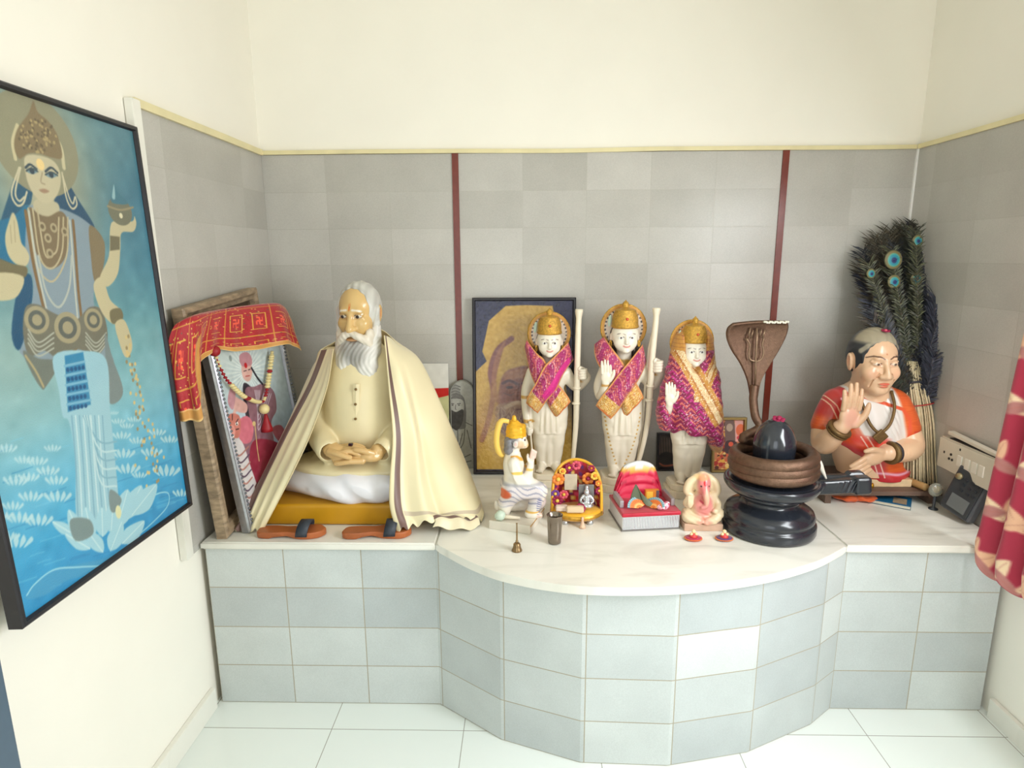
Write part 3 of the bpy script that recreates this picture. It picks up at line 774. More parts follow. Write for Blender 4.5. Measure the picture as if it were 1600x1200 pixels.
c.line([(343, 580), (350, 640), (358, 700)], 0.006, (120, 150, 180)); c.line([(330, 600), (348, 720)], 0.012, (150, 184, 214)); c.line([(352, 640), (360, 660), (368, 640)], 0.016, (215, 175, 165))
# goddess
c.poly([(380, 600), (396, 610), (404, 640), (396, 660), (384, 650)], (44, 40, 54))
c.poly([(383, 610), (398, 604), (412, 600), (428, 612), (432, 640), (424, 660), (428, 700), (410, 740), (392, 735), (372, 700), (390, 660)], (142, 102, 114))
c.poly([(395, 690), (430, 690), (452, 712), (448, 760), (430, 790), (398, 790), (390, 740)], (146, 46, 66)); c.poly([(372, 660), (386, 650), (396, 665), (392, 690), (376, 690)], (206, 112, 128))
c.poly([(378, 568), (388, 562), (394, 576), (392, 592), (386, 596), (379, 588)], (214, 170, 160)); c.poly([(374, 556), (384, 550), (392, 556), (393, 570), (378, 572)], (186, 132, 140)); c.ell((384, 571), (0.009, 0.011), (190, 22, 36))
c.line([(381, 580), (385, 579)], 0.004, (60, 40, 50)); c.line([(388, 578), (391, 577)], 0.004, (60, 40, 50)); c.line([(384, 588), (390, 587)], 0.004, (170, 60, 60))
c.line([(393, 575), (402, 590), (410, 600)], 0.010, (40, 38, 52)); c.poly([(362, 620), (372, 622), (386, 632), (384, 645), (366, 640)], (214, 168, 160)); c.poly([(360, 606), (368, 615), (364, 640), (356, 628)], (190, 140, 150))
for k in range(5): c.line([(398 + 2 * k, 610), (404, 640 + 8 * k), (412 + 3 * k, 615)], 0.004, (196, 180, 190))
c.line([(398, 660), (402, 700), (405, 720)], 0.005, (206, 178, 120)); c.ell((397, 662), 0.010, (214, 190, 130)); c.poly([(425, 670), (440, 665), (450, 690), (436, 690)], (176, 96, 110))
# tiger
c.poly([(352, 655), (362, 646), (374, 650), (376, 668), (372, 685), (362, 684), (354, 672)], (198, 120, 108)); c.ell((364, 672), (0.012, 0.02), (222, 150, 140)); c.ell((363, 682), (0.012, 0.008), (236, 230, 226))
for x in (357, 370): c.ell((x, 662), (0.008, 0.008), (236, 230, 226)); c.ell((x, 663), (0.004, 0.004), (40, 40, 40))
for pts in ([(354, 656), (358, 660)], [(372, 655), (369, 660)], [(363, 648), (363, 656)], [(355, 670), (359, 670)], [(373, 670), (369, 671)]): c.line(pts, 0.005, (70, 40, 44), False)
c.poly([(364, 690), (378, 690), (392, 730), (404, 770), (398, 800), (386, 812), (380, 780), (372, 740)], (212, 206, 206))
for k in range(8): c.line([(364 + 2.5 * k, 702 + 11 * k), (374 + 2.5 * k, 712 + 11 * k), (388 + 1.5 * k, 698 + 12 * k)], 0.007, (92, 72, 92) if k % 2 else (176, 122, 112))
c.poly([(398, 760), (430, 740), (455, 740), (452, 790), (420, 800)], (120, 70, 78)); c.poly([(372, 770), (384, 800), (400, 830), (376, 830), (362, 780)], (110, 160, 205)); c.noise(6, 30, 4)
o = c.obj('print', M_print, sf); o.location = (0, -0.006, 0.033)
M_glass = mat('picture_glass', (1, 1, 1, 1), 0.03, trans=1.0, alpha=0.18)

# ---- garland over the silver frame
M_ivory = mat('ivory_beads', rgb(226, 208, 150), 0.35); M_garred = mat('garland_red', rgb(150, 14, 26), 0.5); M_gold = mat('gold_thread', rgb(214, 162, 60), 0.3, 0.6, noise=0.3, nscale=90)
gar = thing('garland', 'ivory and red bead garland hanging across the silver-framed picture', 'garland', (0, 0, 0))
Ms = lmat(loc, rot)
def onpic(u, v, off=0.03):
    """the place just in front of the silver frame's face that the photo shows there"""
    q = Ms.inverted() @ Vector(_c); d = _F + _R * (u - 800) / 964.33 + _U * (600 - v) / 964.33
    dl = Ms.to_3x3().inverted() @ Vector(d); t = (-off - q.y) / dl.y; return np.array(Ms @ (q + dl * t))
P = np.array([onpic(*q) for q in ((336, 552), (343, 572), (352, 590), (362, 602), (372, 612), (382, 620), (391, 624), (398, 627), (405, 628), (411, 627), (415, 618), (418, 604), (420, 590), (422, 575), (424, 560), (425, 550))])
S = cat(P, 46)
reds = set(list(range(4, 9)) + list(range(16, 18)) + list(range(25, 28)) + list(range(30, 33)) + [38])
kinds = {'ivory': [], 'red': []}
for i, p in enumerate(S): kinds['red' if i in reds else 'ivory'].append((i, p))
bm = bmesh.new(); add_tube(bm, S, 0.003, 6); bm_obj('string', bm, M_garred, gar)
for kind, m in (('ivory', M_ivory), ('red', M_garred)):
    for i, p in kinds[kind]:
        fat = 0.012 if (9 <= i <= 24 or 33 <= i <= 43) else 0.008
        bm = bmesh.new(); bmesh.ops.create_uvsphere(bm, u_segments=10, v_segments=6, radius=fat)
        bmesh.ops.scale(bm, verts=bm.verts, vec=(1, 1, .62))
        bm_obj('bead', bm, m, gar, smooth=True, loc=p)
p0 = onpic(413, 639); bm = bmesh.new(); bmesh.ops.create_uvsphere(bm, u_segments=18, v_segments=12, radius=0.021); bm_obj('pendant_ball', bm, M_ivory, gar, smooth=True, loc=p0)
bm = bmesh.new(); add_lathe(bm, [(0.001, 0.0), (0.006, -0.004), (0.012, -0.03), (0.022, -0.06), (0.024, -0.075), (0.001, -0.077)], 12); bm_obj('tassel', bm, M_garred, gar, smooth=True, loc=p0 + np.array((0.002, 0.004, -0.02)))
bm = bmesh.new(); bmesh.ops.create_uvsphere(bm, u_segments=14, v_segments=10, radius=0.02); bm_obj('flower', bm, M_garred, gar, smooth=True, loc=P[0] + np.array((0, 0, .008)))

# ---- red cloth with gold border draped over both frames
M_chunri = mat('red_embroidered_cloth', (1, 1, 1, 1), 0.55, attr='Col', sheen=0.3, bump=0.25, bscale=240)
def q(u, v, y): return at(u, v, y)
# columns run from the near end (towards the viewer) to the far end; rows from behind the top, over it and down in front
ctrl = [
    [q(296, 500, -.93), q(272, 510, -.985), q(258, 552, -1.00), q(252, 590, -1.00), q(262, 628, -1.00), q(275, 660, -.99)],
    [q(300, 494, -.90), q(288, 503, -.965), q(283, 545, -.98), q(283, 590, -.98), q(288, 622, -.98), q(294, 657, -.975)],
    [q(312, 490, -.86), q(306, 497, -.925), q(305, 535, -.945), q(304, 575, -.95), q(309, 610, -.955), q(317, 652, -.955)],
    [q(326, 487, -.80), q(322, 492, -.86), q(318, 510, -.885), q(314, 530, -.90), q(312, 552, -.905), q(311, 580, -.905)],
    [q(342, 484, -.72), q(340, 487, -.78), q(338, 502, -.80), q(336, 520, -.81), q(335, 536, -.815), q(334, 548, -.815)],
    [q(368, 480, -.62), q(368, 482, -.67), q(368, 498, -.69), q(368, 518, -.70), q(369, 535, -.705), q(370, 549, -.705)],
    [q(400, 476, -.50), q(402, 478, -.54), q(404, 494, -.56), q(406, 513, -.575), q(408, 530, -.58), q(410, 545, -.58)],
    [q(428, 474, -.38), q(434, 476, -.42), q(440, 492, -.445), q(444, 510, -.46), q(448, 525, -.465), q(452, 538, -.465)],
    [q(438, 476, -.30), q(446, 482, -.35), q(456, 503, -.38), q(461, 522, -.40), q(466, 536, -.41), q(470, 548, -.41)]]
NU, NV = 220, 110
G = net(ctrl, NU, NV); N = grid_normals(G); uu = np.linspace(0, 1, NU)[:, None] * np.ones((1, NV)); vv = np.linspace(0, 1, NV)[None, :] * np.ones((NU, 1))
G = G + N * (0.006 * np.sin(uu * 50) * np.clip(vv * 1.5 - .3, 0, 1))[..., None]
cc = np.tile(np.array((168, 12, 26), float), (NU, NV, 1)) + RNG.normal(size=(NU, NV, 1)) * 6
def put(mask, col): cc[mask] = col
gu, gv = uu * 16.0, vv * 4.6
fu, fv = gu % 2, gv % 2.2
put((np.abs(fu - 1) < .028) & (vv < .9), (206, 138, 44)); put((np.abs(fv - 1.1) < .035) & (vv < .9), (206, 138, 44))
su, sv = (gu + 1) % 2 - 1, (gv + 1.1) % 2.2 - 1.1
box = np.maximum(np.abs(su), np.abs(sv)); put((box > .56) & (box < .62) & (vv < .88), (222, 168, 60))
su, sv = su * 1.25, sv * 1.25
sw = ((np.abs(su) < .07) & (np.abs(sv) < .36)) | ((np.abs(sv) < .07) & (np.abs(su) < .36)) | ((np.abs(sv - .33) < .06) & (su > 0) & (su < .36)) | ((np.abs(sv + .33) < .06) & (su < 0) & (su > -.36)) | ((np.abs(su - .33) < .06) & (sv < 0) & (sv > -.36)) | ((np.abs(su + .33) < .06) & (sv > 0) & (sv < .36))
put(sw & (vv < .9), (240, 84, 52))
for i in range(260):
    a, b = RNG.integers(0, NU), RNG.integers(4, NV - 10); cc[a:a + 2, b:b + 1] = (226, 180, 84) if i % 5 else (30, 84, 62)
bord = (vv > .90) | (uu > .985); put(bord, (202, 142, 66)); put((vv > .985) | ((vv > .90) & (vv < .912)), (232, 190, 120))
near_in = (uu > .255) & (uu < .33) & (vv > .42); put(near_in, (198, 138, 62))
cloth = sheet('embroidered_cloth', G, M_chunri, None, 0.003, cc / 255.0)
tag(cloth, 'red cloth with gold embroidery and gold border draped over both leaning frames', 'cloth')

# ---- black-framed ochre portrait leaning on the back wall
loc = Vector((1.236, -0.125, LEDGE + 0.002)); rot = (-0.115, 0, 0); GW, GH = 0.50, 0.862
gp = thing('framed_portrait', 'black-framed shiny ochre portrait of a bearded man in a head cloth', 'picture', loc, rot=rot)
ring('frame', GW, GH, [(0, 0.012), (0, -0.02), (0.004, -0.024), (0.012, -0.024), (0.016, -0.016), (0.016, 0.012)], M_black, gp)
box_obj('backing', (0, 0.004, GH / 2), (GW - 0.02, 0.006, GH - 0.02), M_back, gp)
w, h = GW - 0.03, GH - 0.03
c = Canvas(w, h, 330, (24, 25, 62), pic_H(lmat(loc, rot) @ Matrix.Translation((0, -0.012, 0.015)), w, h))
X = lambda a, b: (720 + a * .3416, 450 + b * .3416)
c.poly([X(205, 82), X(300, 78), X(420, 82), X(440, 200), X(480, 420), X(500, 830), X(50, 830), X(60, 390), X(118, 335), X(98, 290), X(128, 150)], (188, 150, 66), smooth=False)
c.poly([X(330, 500), X(500, 500), X(500, 830), X(200, 830)], (176, 140, 62), soft=.05)
c.line([X(232, 232), X(168, 285), X(136, 380), X(148, 480), X(128, 600), X(96, 694)], 0.026, (112, 58, 66), soft=.008, op=.85)
c.poly([X(205, 240), X(180, 330), X(162, 420), X(172, 520), X(150, 500), X(142, 400), X(165, 300)], (150, 98, 72), soft=.008)
c.poly([X(178, 440), X(205, 385), X(250, 365), X(310, 360), X(360, 420), X(360, 560), X(280, 600), X(190, 590), X(168, 520)], (134, 84, 70), soft=.012)
c.poly([X(200, 392), X(250, 372), X(330, 372), X(345, 410), X(270, 412), X(205, 425)], (158, 108, 78), soft=.012)
c.line([X(192, 436), X(222, 424), X(256, 438)], 0.013, (84, 48, 52), soft=.005); c.line([X(282, 436), X(312, 424), X(345, 436)], 0.013, (84, 48, 52), soft=.005)
c.ell(X(224, 455), (0.017, 0.007), (60, 34, 40), soft=.004); c.ell(X(312, 455), (0.017, 0.007), (60, 34, 40), soft=.004); c.line([X(268, 440), X(258, 505), X(272, 516), X(288, 508)], 0.009, (104, 62, 56), soft=.006)
c.line([X(196, 480), X(222, 490), X(245, 484)], 0.006, (104, 62, 56), soft=.005)
c.poly([X(160, 545), X(210, 525), X(268, 520), X(330, 530), X(360, 600), X(300, 690), X(230, 700), X(175, 640)], (150, 118, 98), soft=.012)
c.line([X(205, 545), X(265, 524), X(330, 548)], 0.020, (190, 166, 142), soft=.008); c.line([X(245, 556), X(295, 556)], 0.008, (96, 52, 52))
for i in range(110):
    x = r.uniform(165, 345); y0 = r.uniform(545, 600); c.line([X(x, y0), X(x + r.normal() * 10, y0 + 30), X(x + r.normal() * 22, y0 + 62)], 0.0035, (188, 166, 142) if i % 2 else (112, 78, 70), op=.7)
c.poly([X(160, 420), X(60, 640), X(60, 820), X(110, 680), X(170, 600)], (166, 122, 62), soft=.03, op=.6); c.noise(7, 40, 8)
o = c.obj('print', M_foil, gp); o.location = (0, -0.012, 0.015)

# ---- arch-topped pencil sketch and the card beside it
loc = Vector((0.927, -0.052, LEDGE + 0.002)); rot = (-0.06, 0, 0); KW, KH = 0.124, 0.452
sk = thing('sketch_plaque', 'grey arch-topped plaque with a pencil sketch of a bearded sage', 'picture', loc, rot=rot)
def arch(w, h, n=24):
    r_ = w / 2; return [(-w / 2, 0), (w / 2, 0)] + [(r_ * math.cos(a), h - r_ * 1.15 + r_ * 1.15 * math.sin(a)) for a in np.linspace(0, PI, n)]
bm = bmesh.new(); add_prism(bm, arch(KW, KH), 0, 0.012); bmesh.ops.rotate(bm, verts=bm.verts, cent=(0, 0, 0), matrix=Matrix.Rotation(PI / 2, 3, 'X')); bmesh.ops.translate(bm, verts=bm.verts, vec=(0, 0.012, 0))
bm_obj('board', bm, mat('plaque_grey', rgb(166, 166, 158), 0.6), sk)
w, h = KW, KH
c = Canvas(w, h, 900, (172, 172, 164), pic_H(lmat(loc, rot) @ Matrix.Translation((0, -0.002, 0)), w, h))
X = lambda a, b: (640 + a * .25, 560 + b * .25)
ink = (74, 72, 72)
c.poly([X(240, 330), X(250, 270), X(285, 215), X(335, 240), X(352, 310), X(352, 400), X(340, 440), X(250, 430)], (108, 106, 104)); c.poly([X(245, 260), X(330, 260), X(332, 330), X(250, 330)], (176, 175, 168))
for k in range(5): c.line([X(258 - k, 250 - 18 * k), X(285, 240 - 18 * k), X(312 + k, 250 - 18 * k)], .004, ink)
c.poly([X(256, 245), X(262, 180), X(285, 160), X(306, 180), X(318, 245)], (128, 126, 122), op=.6)
c.poly([X(244, 320), X(290, 335), X(334, 320), X(330, 400), X(300, 448), X(275, 440), X(250, 400)], (66, 64, 64)); c.ell(X(268, 292), (.005, .003), ink); c.ell(X(308, 292), (.005, .003), ink); c.line([X(258, 282), X(276, 284)], .004, ink); c.line([X(298, 284), X(318, 282)], .004, ink); c.line([X(288, 290), X(286, 316), X(292, 318)], .003, ink)
for pts in ([X(250, 430), X(262, 520), X(300, 570), X(335, 530), X(345, 440)], [X(300, 450), X(302, 520)], [X(330, 470), X(300, 600), X(330, 620), X(380, 600)], [X(350, 400), X(390, 420)], [X(290, 600), X(320, 650), X(385, 640)], [X(360, 450), X(385, 560)]): c.line(pts, .0045, (96, 94, 92))
m_in = (np.abs(c.X - w / 2) < np.sqrt(np.clip(1 - ((c.Y - (h - w / 2 * 1.15)) / (w / 2 * 1.15)) ** 2, 0, 1)) * w / 2) | (c.Y < h - w / 2 * 1.15)
c.noise(5, 14, 3)
P3 = np.stack([c.X - w / 2, np.zeros_like(c.X), c.Y], -1)
hw = np.where(c.Y < h - w / 2 * 1.15, w / 2, w / 2 * np.sqrt(np.clip(1 - ((c.Y - (h - w / 2 * 1.15)) / (w / 2 * 1.15)) ** 2, 0, 1)))
P3[..., 0] = np.clip(P3[..., 0], -hw, hw)
o = sheet('drawing', P3, M_print, sk, 0, np.clip(c.a, 0, 255) / 255); o.location = (0, -0.0015, 0)
ring2 = [(x, -0.003, z) for x, z in arch(KW - 0.006, KH - 0.003)[1:]] + [(-KW / 2 + 0.003, -0.003, 0)]
tube_obj('rim', ring2, 0.003, mat('plaque_rim', rgb(150, 150, 142), 0.5), sk, 6)

M_card = mat('printed_card', (1, 1, 1, 1), 0.5, attr='Col')
def panel(name, label, cat_, loc, rot, w, h, t, paint, n=500, side=(220, 218, 208), frame=None, fw=0.012):
    th = thing(name, label, cat_, loc, rot=rot)
    box_obj('board', (0, t / 2 + 0.0012, h / 2), (w, t, h), mat(name + '_board', rgb(*side), 0.6), th)
    c = Canvas(w, h, n, (230, 228, 220), pic_H(lmat(loc, rot), w, h)); paint(c)
    c.obj('print', M_card, th)
    if frame is not None: ring('frame', w, h, [(0, t), (0, -0.012), (fw * .3, -0.015), (fw * .8, -0.015), (fw, -0.004), (fw, t)], frame, th)
    return th
def p_card(c):
    c.poly([(655, 608), (705, 606), (705, 617), (655, 632)], (206, 32, 26), smooth=False); c.poly([(640, 632), (705, 617), (705, 740), (640, 740)], (206, 204, 150), smooth=False); c.noise(4, 8, 2)
panel('greeting_card', 'white card with a red band standing against the grey wall tiles', 'card', Vector((0.756, -0.060, LEDGE + 0.002)), (-0.08, 0, 0), 0.205, 0.535, 0.004, p_card)
def p_dark(c):
    c.a[:] = (62, 54, 48)
    for k in range(9): c.line([(1030 + 4 * k, 684), (1031 + 4 * k, 712)], .004, (104, 88, 74), op=.8)
    c.poly([(1030, 712), (1040, 706), (1052, 708), (1064, 704), (1064, 722), (1030, 724)], (34, 30, 28)); c.line([(1030, 724), (1040, 728), (1064, 724)], .008, (150, 84, 60)); c.noise(6, 10, 5)
panel('framed_photo', 'small dark framed photo standing behind the veiled figure', 'picture', Vector((2.005, -0.075, LEDGE + 0.002)), (-0.1, 0, 0), 0.215, 0.19, 0.008, p_dark, side=(30, 28, 28), frame=M_black)
def p_gilt(c):
    c.a[:] = (196, 120, 80)
    rr = np.random.default_rng(3)
    for i in range(200):
        c.ell((rr.uniform(1118, 1150), rr.uniform(660, 735)), rr.uniform(.004, .012), [(226, 170, 70), (176, 50, 40), (90, 44, 36), (236, 200, 120), (206, 96, 60)][i % 5])
    c.poly([(1133, 658), (1147, 658), (1150, 700), (1136, 705)], (120, 92, 84)); c.ell((1140, 668), (.016, .02), (186, 160, 140)); c.poly([(1134, 690), (1150, 690), (1152, 705), (1134, 708)], (70, 44, 48)); c.ell((1142, 694), .012, (220, 90, 60))
    c.poly([(1148, 657), (1166, 657), (1166, 690), (1149, 690)], (234, 170, 160), smooth=False); c.ell((1157, 672), (.022, .03), (232, 112, 70)); c.ell((1155, 684), (.012, .01), (206, 60, 70))
panel('framed_photo', 'gilt-framed colourful devotional picture behind the stone pedestal', 'picture', Vector((2.243, -0.10, LEDGE + 0.002)), (-0.09, 0, 0), 0.165, 0.275, 0.008, p_gilt, side=(120, 100, 60), frame=mat('gilt_frame', rgb(150, 126, 76), 0.35, 0.5), fw=0.014)
# ================================================================== seated sage statue, shawl, sandals
def rotz(a):
    c_, s_ = math.cos(a), math.sin(a); return np.array([[c_, -s_, 0], [s_, c_, 0], [0, 0, 1]])
def rotx(a):
    c_, s_ = math.cos(a), math.sin(a); return np.array([[1, 0, 0], [0, c_, -s_], [0, s_, c_]])
M_painted = mat('painted_glossy_skin', (1, 1, 1, 1), 0.26, attr='Col', coat=0.3)
M_paintm = mat('painted_matt', (1, 1, 1, 1), 0.5, attr='Col')
M_hair = mat('painted_hair', (1, 1, 1, 1), 0.42, attr='Col')
M_kurta = mat('cream_painted_kurta', rgb(232, 216, 172), 0.33, noise=0.08, nscale=8, coat=0.15)
M_dhoti = mat('white_painted_dhoti', rgb(236, 234, 238), 0.32, noise=0.06, nscale=10)
M_cushion = mat('mustard_cushion', rgb(206, 150, 22), 0.4, noise=0.1, nscale=12)

SL = np.array((0.555, -0.50, LEDGE))
sw_ = thing('sage_statue', 'life-size painted statue of a seated white-bearded sage on a yellow cushion', 'statue', SL)
def wl(*p): return np.array(p) - SL
HC = wl(0.560, -0.500, 1.535); HR = rotz(math.radians(-9)) @ rotx(math.radians(9)); HA = (math.radians(9), 0, math.radians(-9))
def hp(x, y, z): return HC + HR @ np.array((x, y, z))
S = Sdf((-.26, -.27, .20), (.27, .14, .99), 0.0026)
S.ell(hp(0, .012, .022), (.080, .098, .102), rot=HA)
S.ell(hp(0, -.035, -.055), (.062, .060, .075), .03, HA)
S.cap(hp(-.030, -.078, .028), hp(.030, -.078, .028), .014, k=.02)
for s_ in (-1, 1):
    S.ell(hp(s_ * .038, -.062, -.026), (.028, .026, .026), .02, HA)
    S.ell(hp(s_ * .033, -.098, .010), (.021, .015, .012), .012, HA, 's')
    S.ell(hp(s_ * .032, -.0755, .009), (.0165, .0135, .0125), .003, HA)
    S.cap(hp(s_ * .017, -.083, .0185), hp(s_ * .048, -.072, .0165), .0045, k=.004)
    S.cap(hp(s_ * .018, -.084, .001), hp(s_ * .047, -.074, -.001), .004, k=.006)
    S.ell(hp(s_ * .083, .012, -.002), (.010, .022, .038), .006, (HA[0], HA[1] + .1 * s_, HA[2] + .25 * s_))
    S.ell(hp(s_ * .092, .006, .002), (.006, .010, .022), .004, HA, 's')
    S.ell(hp(s_ * .015, -.097, -.040), (.011, .012, .010), .006, HA)
S.chain([hp(0, -.082, .018), hp(0, -.100, -.012), hp(0, -.112, -.036)], [.010, .012, .0155], .012)
S.ell(hp(0, -.094, -.083), (.028, .014, .008), .006, HA)
S.cap(hp(0, .015, -.08), hp(0, .03, -.19), .056, .062, .03)
S.stack([.22, .34, .50, .62, .68], [0, 0, 0, 0, 0], [0, -.01, 0, .01, .02], [.15, .145, .15, .14, .07], [.11, .12, .11, .09, .06], .03)
S.chain([wl(.425, -.47, 1.33), wl(.380, -.53, 1.085), wl(.465, -.675, 1.010)], [.05, .045, .030], .03, 14)
S.chain([wl(.695, -.47, 1.33), wl(.740, -.53, 1.085), wl(.655, -.675, 1.008)], [.05, .045, .030], .03, 14)
def finger(S, pts, r0, r1, k=.004): S.chain([np.array(p) for p in pts], np.linspace(r0, r1, len(pts)), k, 10)
# hand on the viewer's right: palm lying up, fingers pointing to the left, lowest
S.ell(wl(.624, -.688, .986), (.050, .036, .025), .012, (0, .12, .1))
for i in range(4):
    y0 = -.716 + .013 * i; z0 = .972 + .007 * i; L = (.104, .112, .106, .088)[i]
    finger(S, [wl(.598, y0, z0), wl(.598 - L * .45, y0 - .010, z0 + .002), wl(.598 - L * .8, y0 - .010, z0 - .004), wl(.598 - L, y0 - .006, z0 - .008)], .0128, .0098)
# hand on the viewer's left: back of the hand up, its fingers laid across the other palm
S.ell(wl(.486, -.691, 1.004), (.050, .037, .030), .014, (0, .22, -.15))
for i in range(4):
    y0 = -.720 + .015 * i; z0 = 1.004 + .004 * i; L = (.075, .088, .092, .084)[i]
    finger(S, [wl(.508, y0, z0), wl(.508 + L * .5, y0 + .002, z0 + .008), wl(.508 + L * .85, y0 + .006, z0 + .001), wl(.508 + L, y0 + .010, z0 - .006)], .0125, .0098)
finger(S, [wl(.470, -.716, 1.012), wl(.505, -.732, 1.008), wl(.540, -.738, .998), wl(.556, -.736, .994)], .0135, .0095)
finger(S, [wl(.640, -.706, 1.000), wl(.612, -.721, 1.014), wl(.580, -.721, 1.020), wl(.566, -.716, 1.018)], .0125, .009)
def paint(V, col):
    q = (V - HC) @ HR
    blend(col, spot(V, wl(.55, -.69, .99), (.15, .1, .06), .3) * .35, (214, 170, 116))
    for s_ in (-1, 1):
        e = np.array((s_ * .032, -.088, .009))
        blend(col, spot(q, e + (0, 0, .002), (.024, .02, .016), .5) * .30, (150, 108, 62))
        blend(col, spot(q, e, (.0150, .02, .0068), .25), (222, 212, 190))
        blend(col, spot(q, e + (-.002, 0, -.0005), (.0072, .02, .0068), .25), (48, 32, 22))
        blend(col, seg_mask(q, [e + (-.015, .004, .003), e + (-.006, -.003, .0085), e + (.006, -.003, .0085), e + (.015, .004, .004)], .0022, .002), (70, 50, 36))
        blend(col, seg_mask(q, [e + (-.015, .004, -.002), e + (0, -.003, -.0085), e + (.015, .004, -.002)], .0016, .002) * .7, (110, 76, 50))
        blend(col, seg_mask(q, [(s_ * .013, -.092, .0365), (s_ * .030, -.094, .0365), (s_ * .054, -.076, .026)], .0042, .003), (232, 220, 200))
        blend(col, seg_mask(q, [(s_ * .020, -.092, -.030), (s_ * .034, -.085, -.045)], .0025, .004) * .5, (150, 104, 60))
        blend(col, spot(q, (s_ * .091, .006, .002), (.008, .011, .022), .4) * .6, (200, 130, 90))
    blend(col, np.clip(spot(q, (0, -.098, .050), (.0042, .03, .018), .3) - spot(q, (0, -.098, .058), (.0018, .03, .010), .3), 0, 1) * .9, (208, 104, 40))
    blend(col, spot(q, (0, -.104, -.083), (.026, .02, .008), .3) * .8, (196, 140, 96))
    for k in range(3): blend(col, seg_mask(q, [(-.05, -.080, .062 + .013 * k), (0, -.098, .065 + .013 * k), (.05, -.080, .062 + .013 * k)], .0008, .002) * .25, (168, 124, 66))
link('body', S.mesh('body', 2, paint, (214, 178, 116)), M_painted, sw_)
# hair: a skull cap of strands leaving the forehead bare
S = Sdf(HC - .15, HC + .15, 0.0026)
S.ell(hp(0, .016, .026), (.0855, .101, .105), rot=HA)
S.cap(hp(-.081, -.012, .02), hp(-.074, -.028, -.075), .013, .018, .02); S.cap(hp(.081, -.012, .02), hp(.074, -.028, -.075), .013, .018, .02)
S.ell(hp(-.004, -.088, .040), (.078, .080, .094), .008, HA, 's')
S.ell(hp(0, -.085, -.06), (.072, .07, .10), .008, HA, 's')
S.box(hp(0, .0, -.115), (.2, .2, .05), .004, .01, HA, 's')
def strands(C, R, amp, fr):
    def fn(X, Y, Z):
        q = np.stack([X - C[0], Y - C[1], Z - C[2]], -1) @ R
        return (amp * np.sin(fr * np.arctan2(q[..., 0], q[..., 2] + .25) * 3 + 3 * np.sin(q[..., 1] * 40))).astype(np.float32)
    return fn
S.disp(strands(HC, HR, .0012, 26))
def paint(V, col):
    q = (V - HC) @ HR; w_ = np.sin(q[:, 0] * 240 + 20 * q[:, 2]) * .5 + .5
    blend(col, w_ * .25, (150, 146, 138)); blend(col, np.clip((-q[:, 1] - .02) * 20, 0, 1) * np.clip((q[:, 2] - .06) * 20, 0, 1) * .7, (120, 110, 98))
link('hair', S.mesh('hair', 2, paint, (206, 204, 196)), M_hair, sw_)
# beard in two lobes, moustache above it
S = Sdf(HC - (.17, .20, .36), HC + (.17, .10, .05), 0.0026)
S.ell(hp(0, -.072, -.140), (.082, .050, .072), rot=HA)
for s_ in (-1, 1):
    S.cap(hp(s_ * .076, -.020, -.05), hp(s_ * .066, -.055, -.14), .020, .032, .03)
S.ell(hp(-.042, -.090, -.212), (.046, .042, .082), .018, HA); S.ell(hp(.042, -.090, -.208), (.055, .044, .088), .018, HA)
S.cap(hp(-.062, -.095, -.24), hp(-.034, -.098, -.305), .030, .012, .02)
S.ell(hp(0, -.112, -.080), (.030, .022, .012), .012, HA, 's')
S.disp(lambda X, Y, Z: (.0010 * np.sin(((X - HC[0]) + .03 * np.sin((Z - HC[2]) * 26)) * 330) + .0008 * np.sin((X - HC[0]) * 150 + 2.5 * np.sin(Z * 24))).astype(np.float32))
def paint(V, col):
    q = (V - HC) @ HR
    blend(col, spot(q, (0, -.12, -.125), (.060, .10, .055), .8) * .80, (146, 142, 136))
    blend(col, spot(q, (-.002, -.13, -.185), (.014, .08, .05), .8) * .5, (150, 148, 146))
    blend(col, (np.sin(q[:, 0] * 300 + 14 * np.sin(q[:, 2] * 25)) * .5 + .5) * .16, (150, 146, 140))
    blend(col, np.clip((-q[:, 2] - .25) * 30, 0, 1) * .5, (232, 206, 160))
link('beard', S.mesh('beard', 2, paint, (228, 224, 216)), M_hair, sw_)
S = Sdf(HC - (.13, .18, .19), HC + (.13, .02, .0), 0.0024)
for s_ in (-1, 1):
    S.chain([hp(s_ * .004, -.108, -.054), hp(s_ * .030, -.108, -.066), hp(s_ * .056, -.088, -.094), hp(s_ * .070, -.068, -.135), hp(s_ * .074, -.055, -.17)], [.012, .0155, .016, .013, .007], .010, 18)
    S.ell(hp(s_ * .062, -.062, -.075), (.018, .026, .030), .016, HA)
S.disp(lambda X, Y, Z: (.0008 * np.sin((X - HC[0]) * 330 + (Z - HC[2]) * 160)).astype(np.float32))
link('moustache', S.mesh('moustache', 2, lambda V, col: blend(col, (np.sin(V[:, 0] * 300 + V[:, 2] * 120) * .5 + .5) * .15, (170, 160, 146)), (226, 216, 198)), M_hair, sw_)
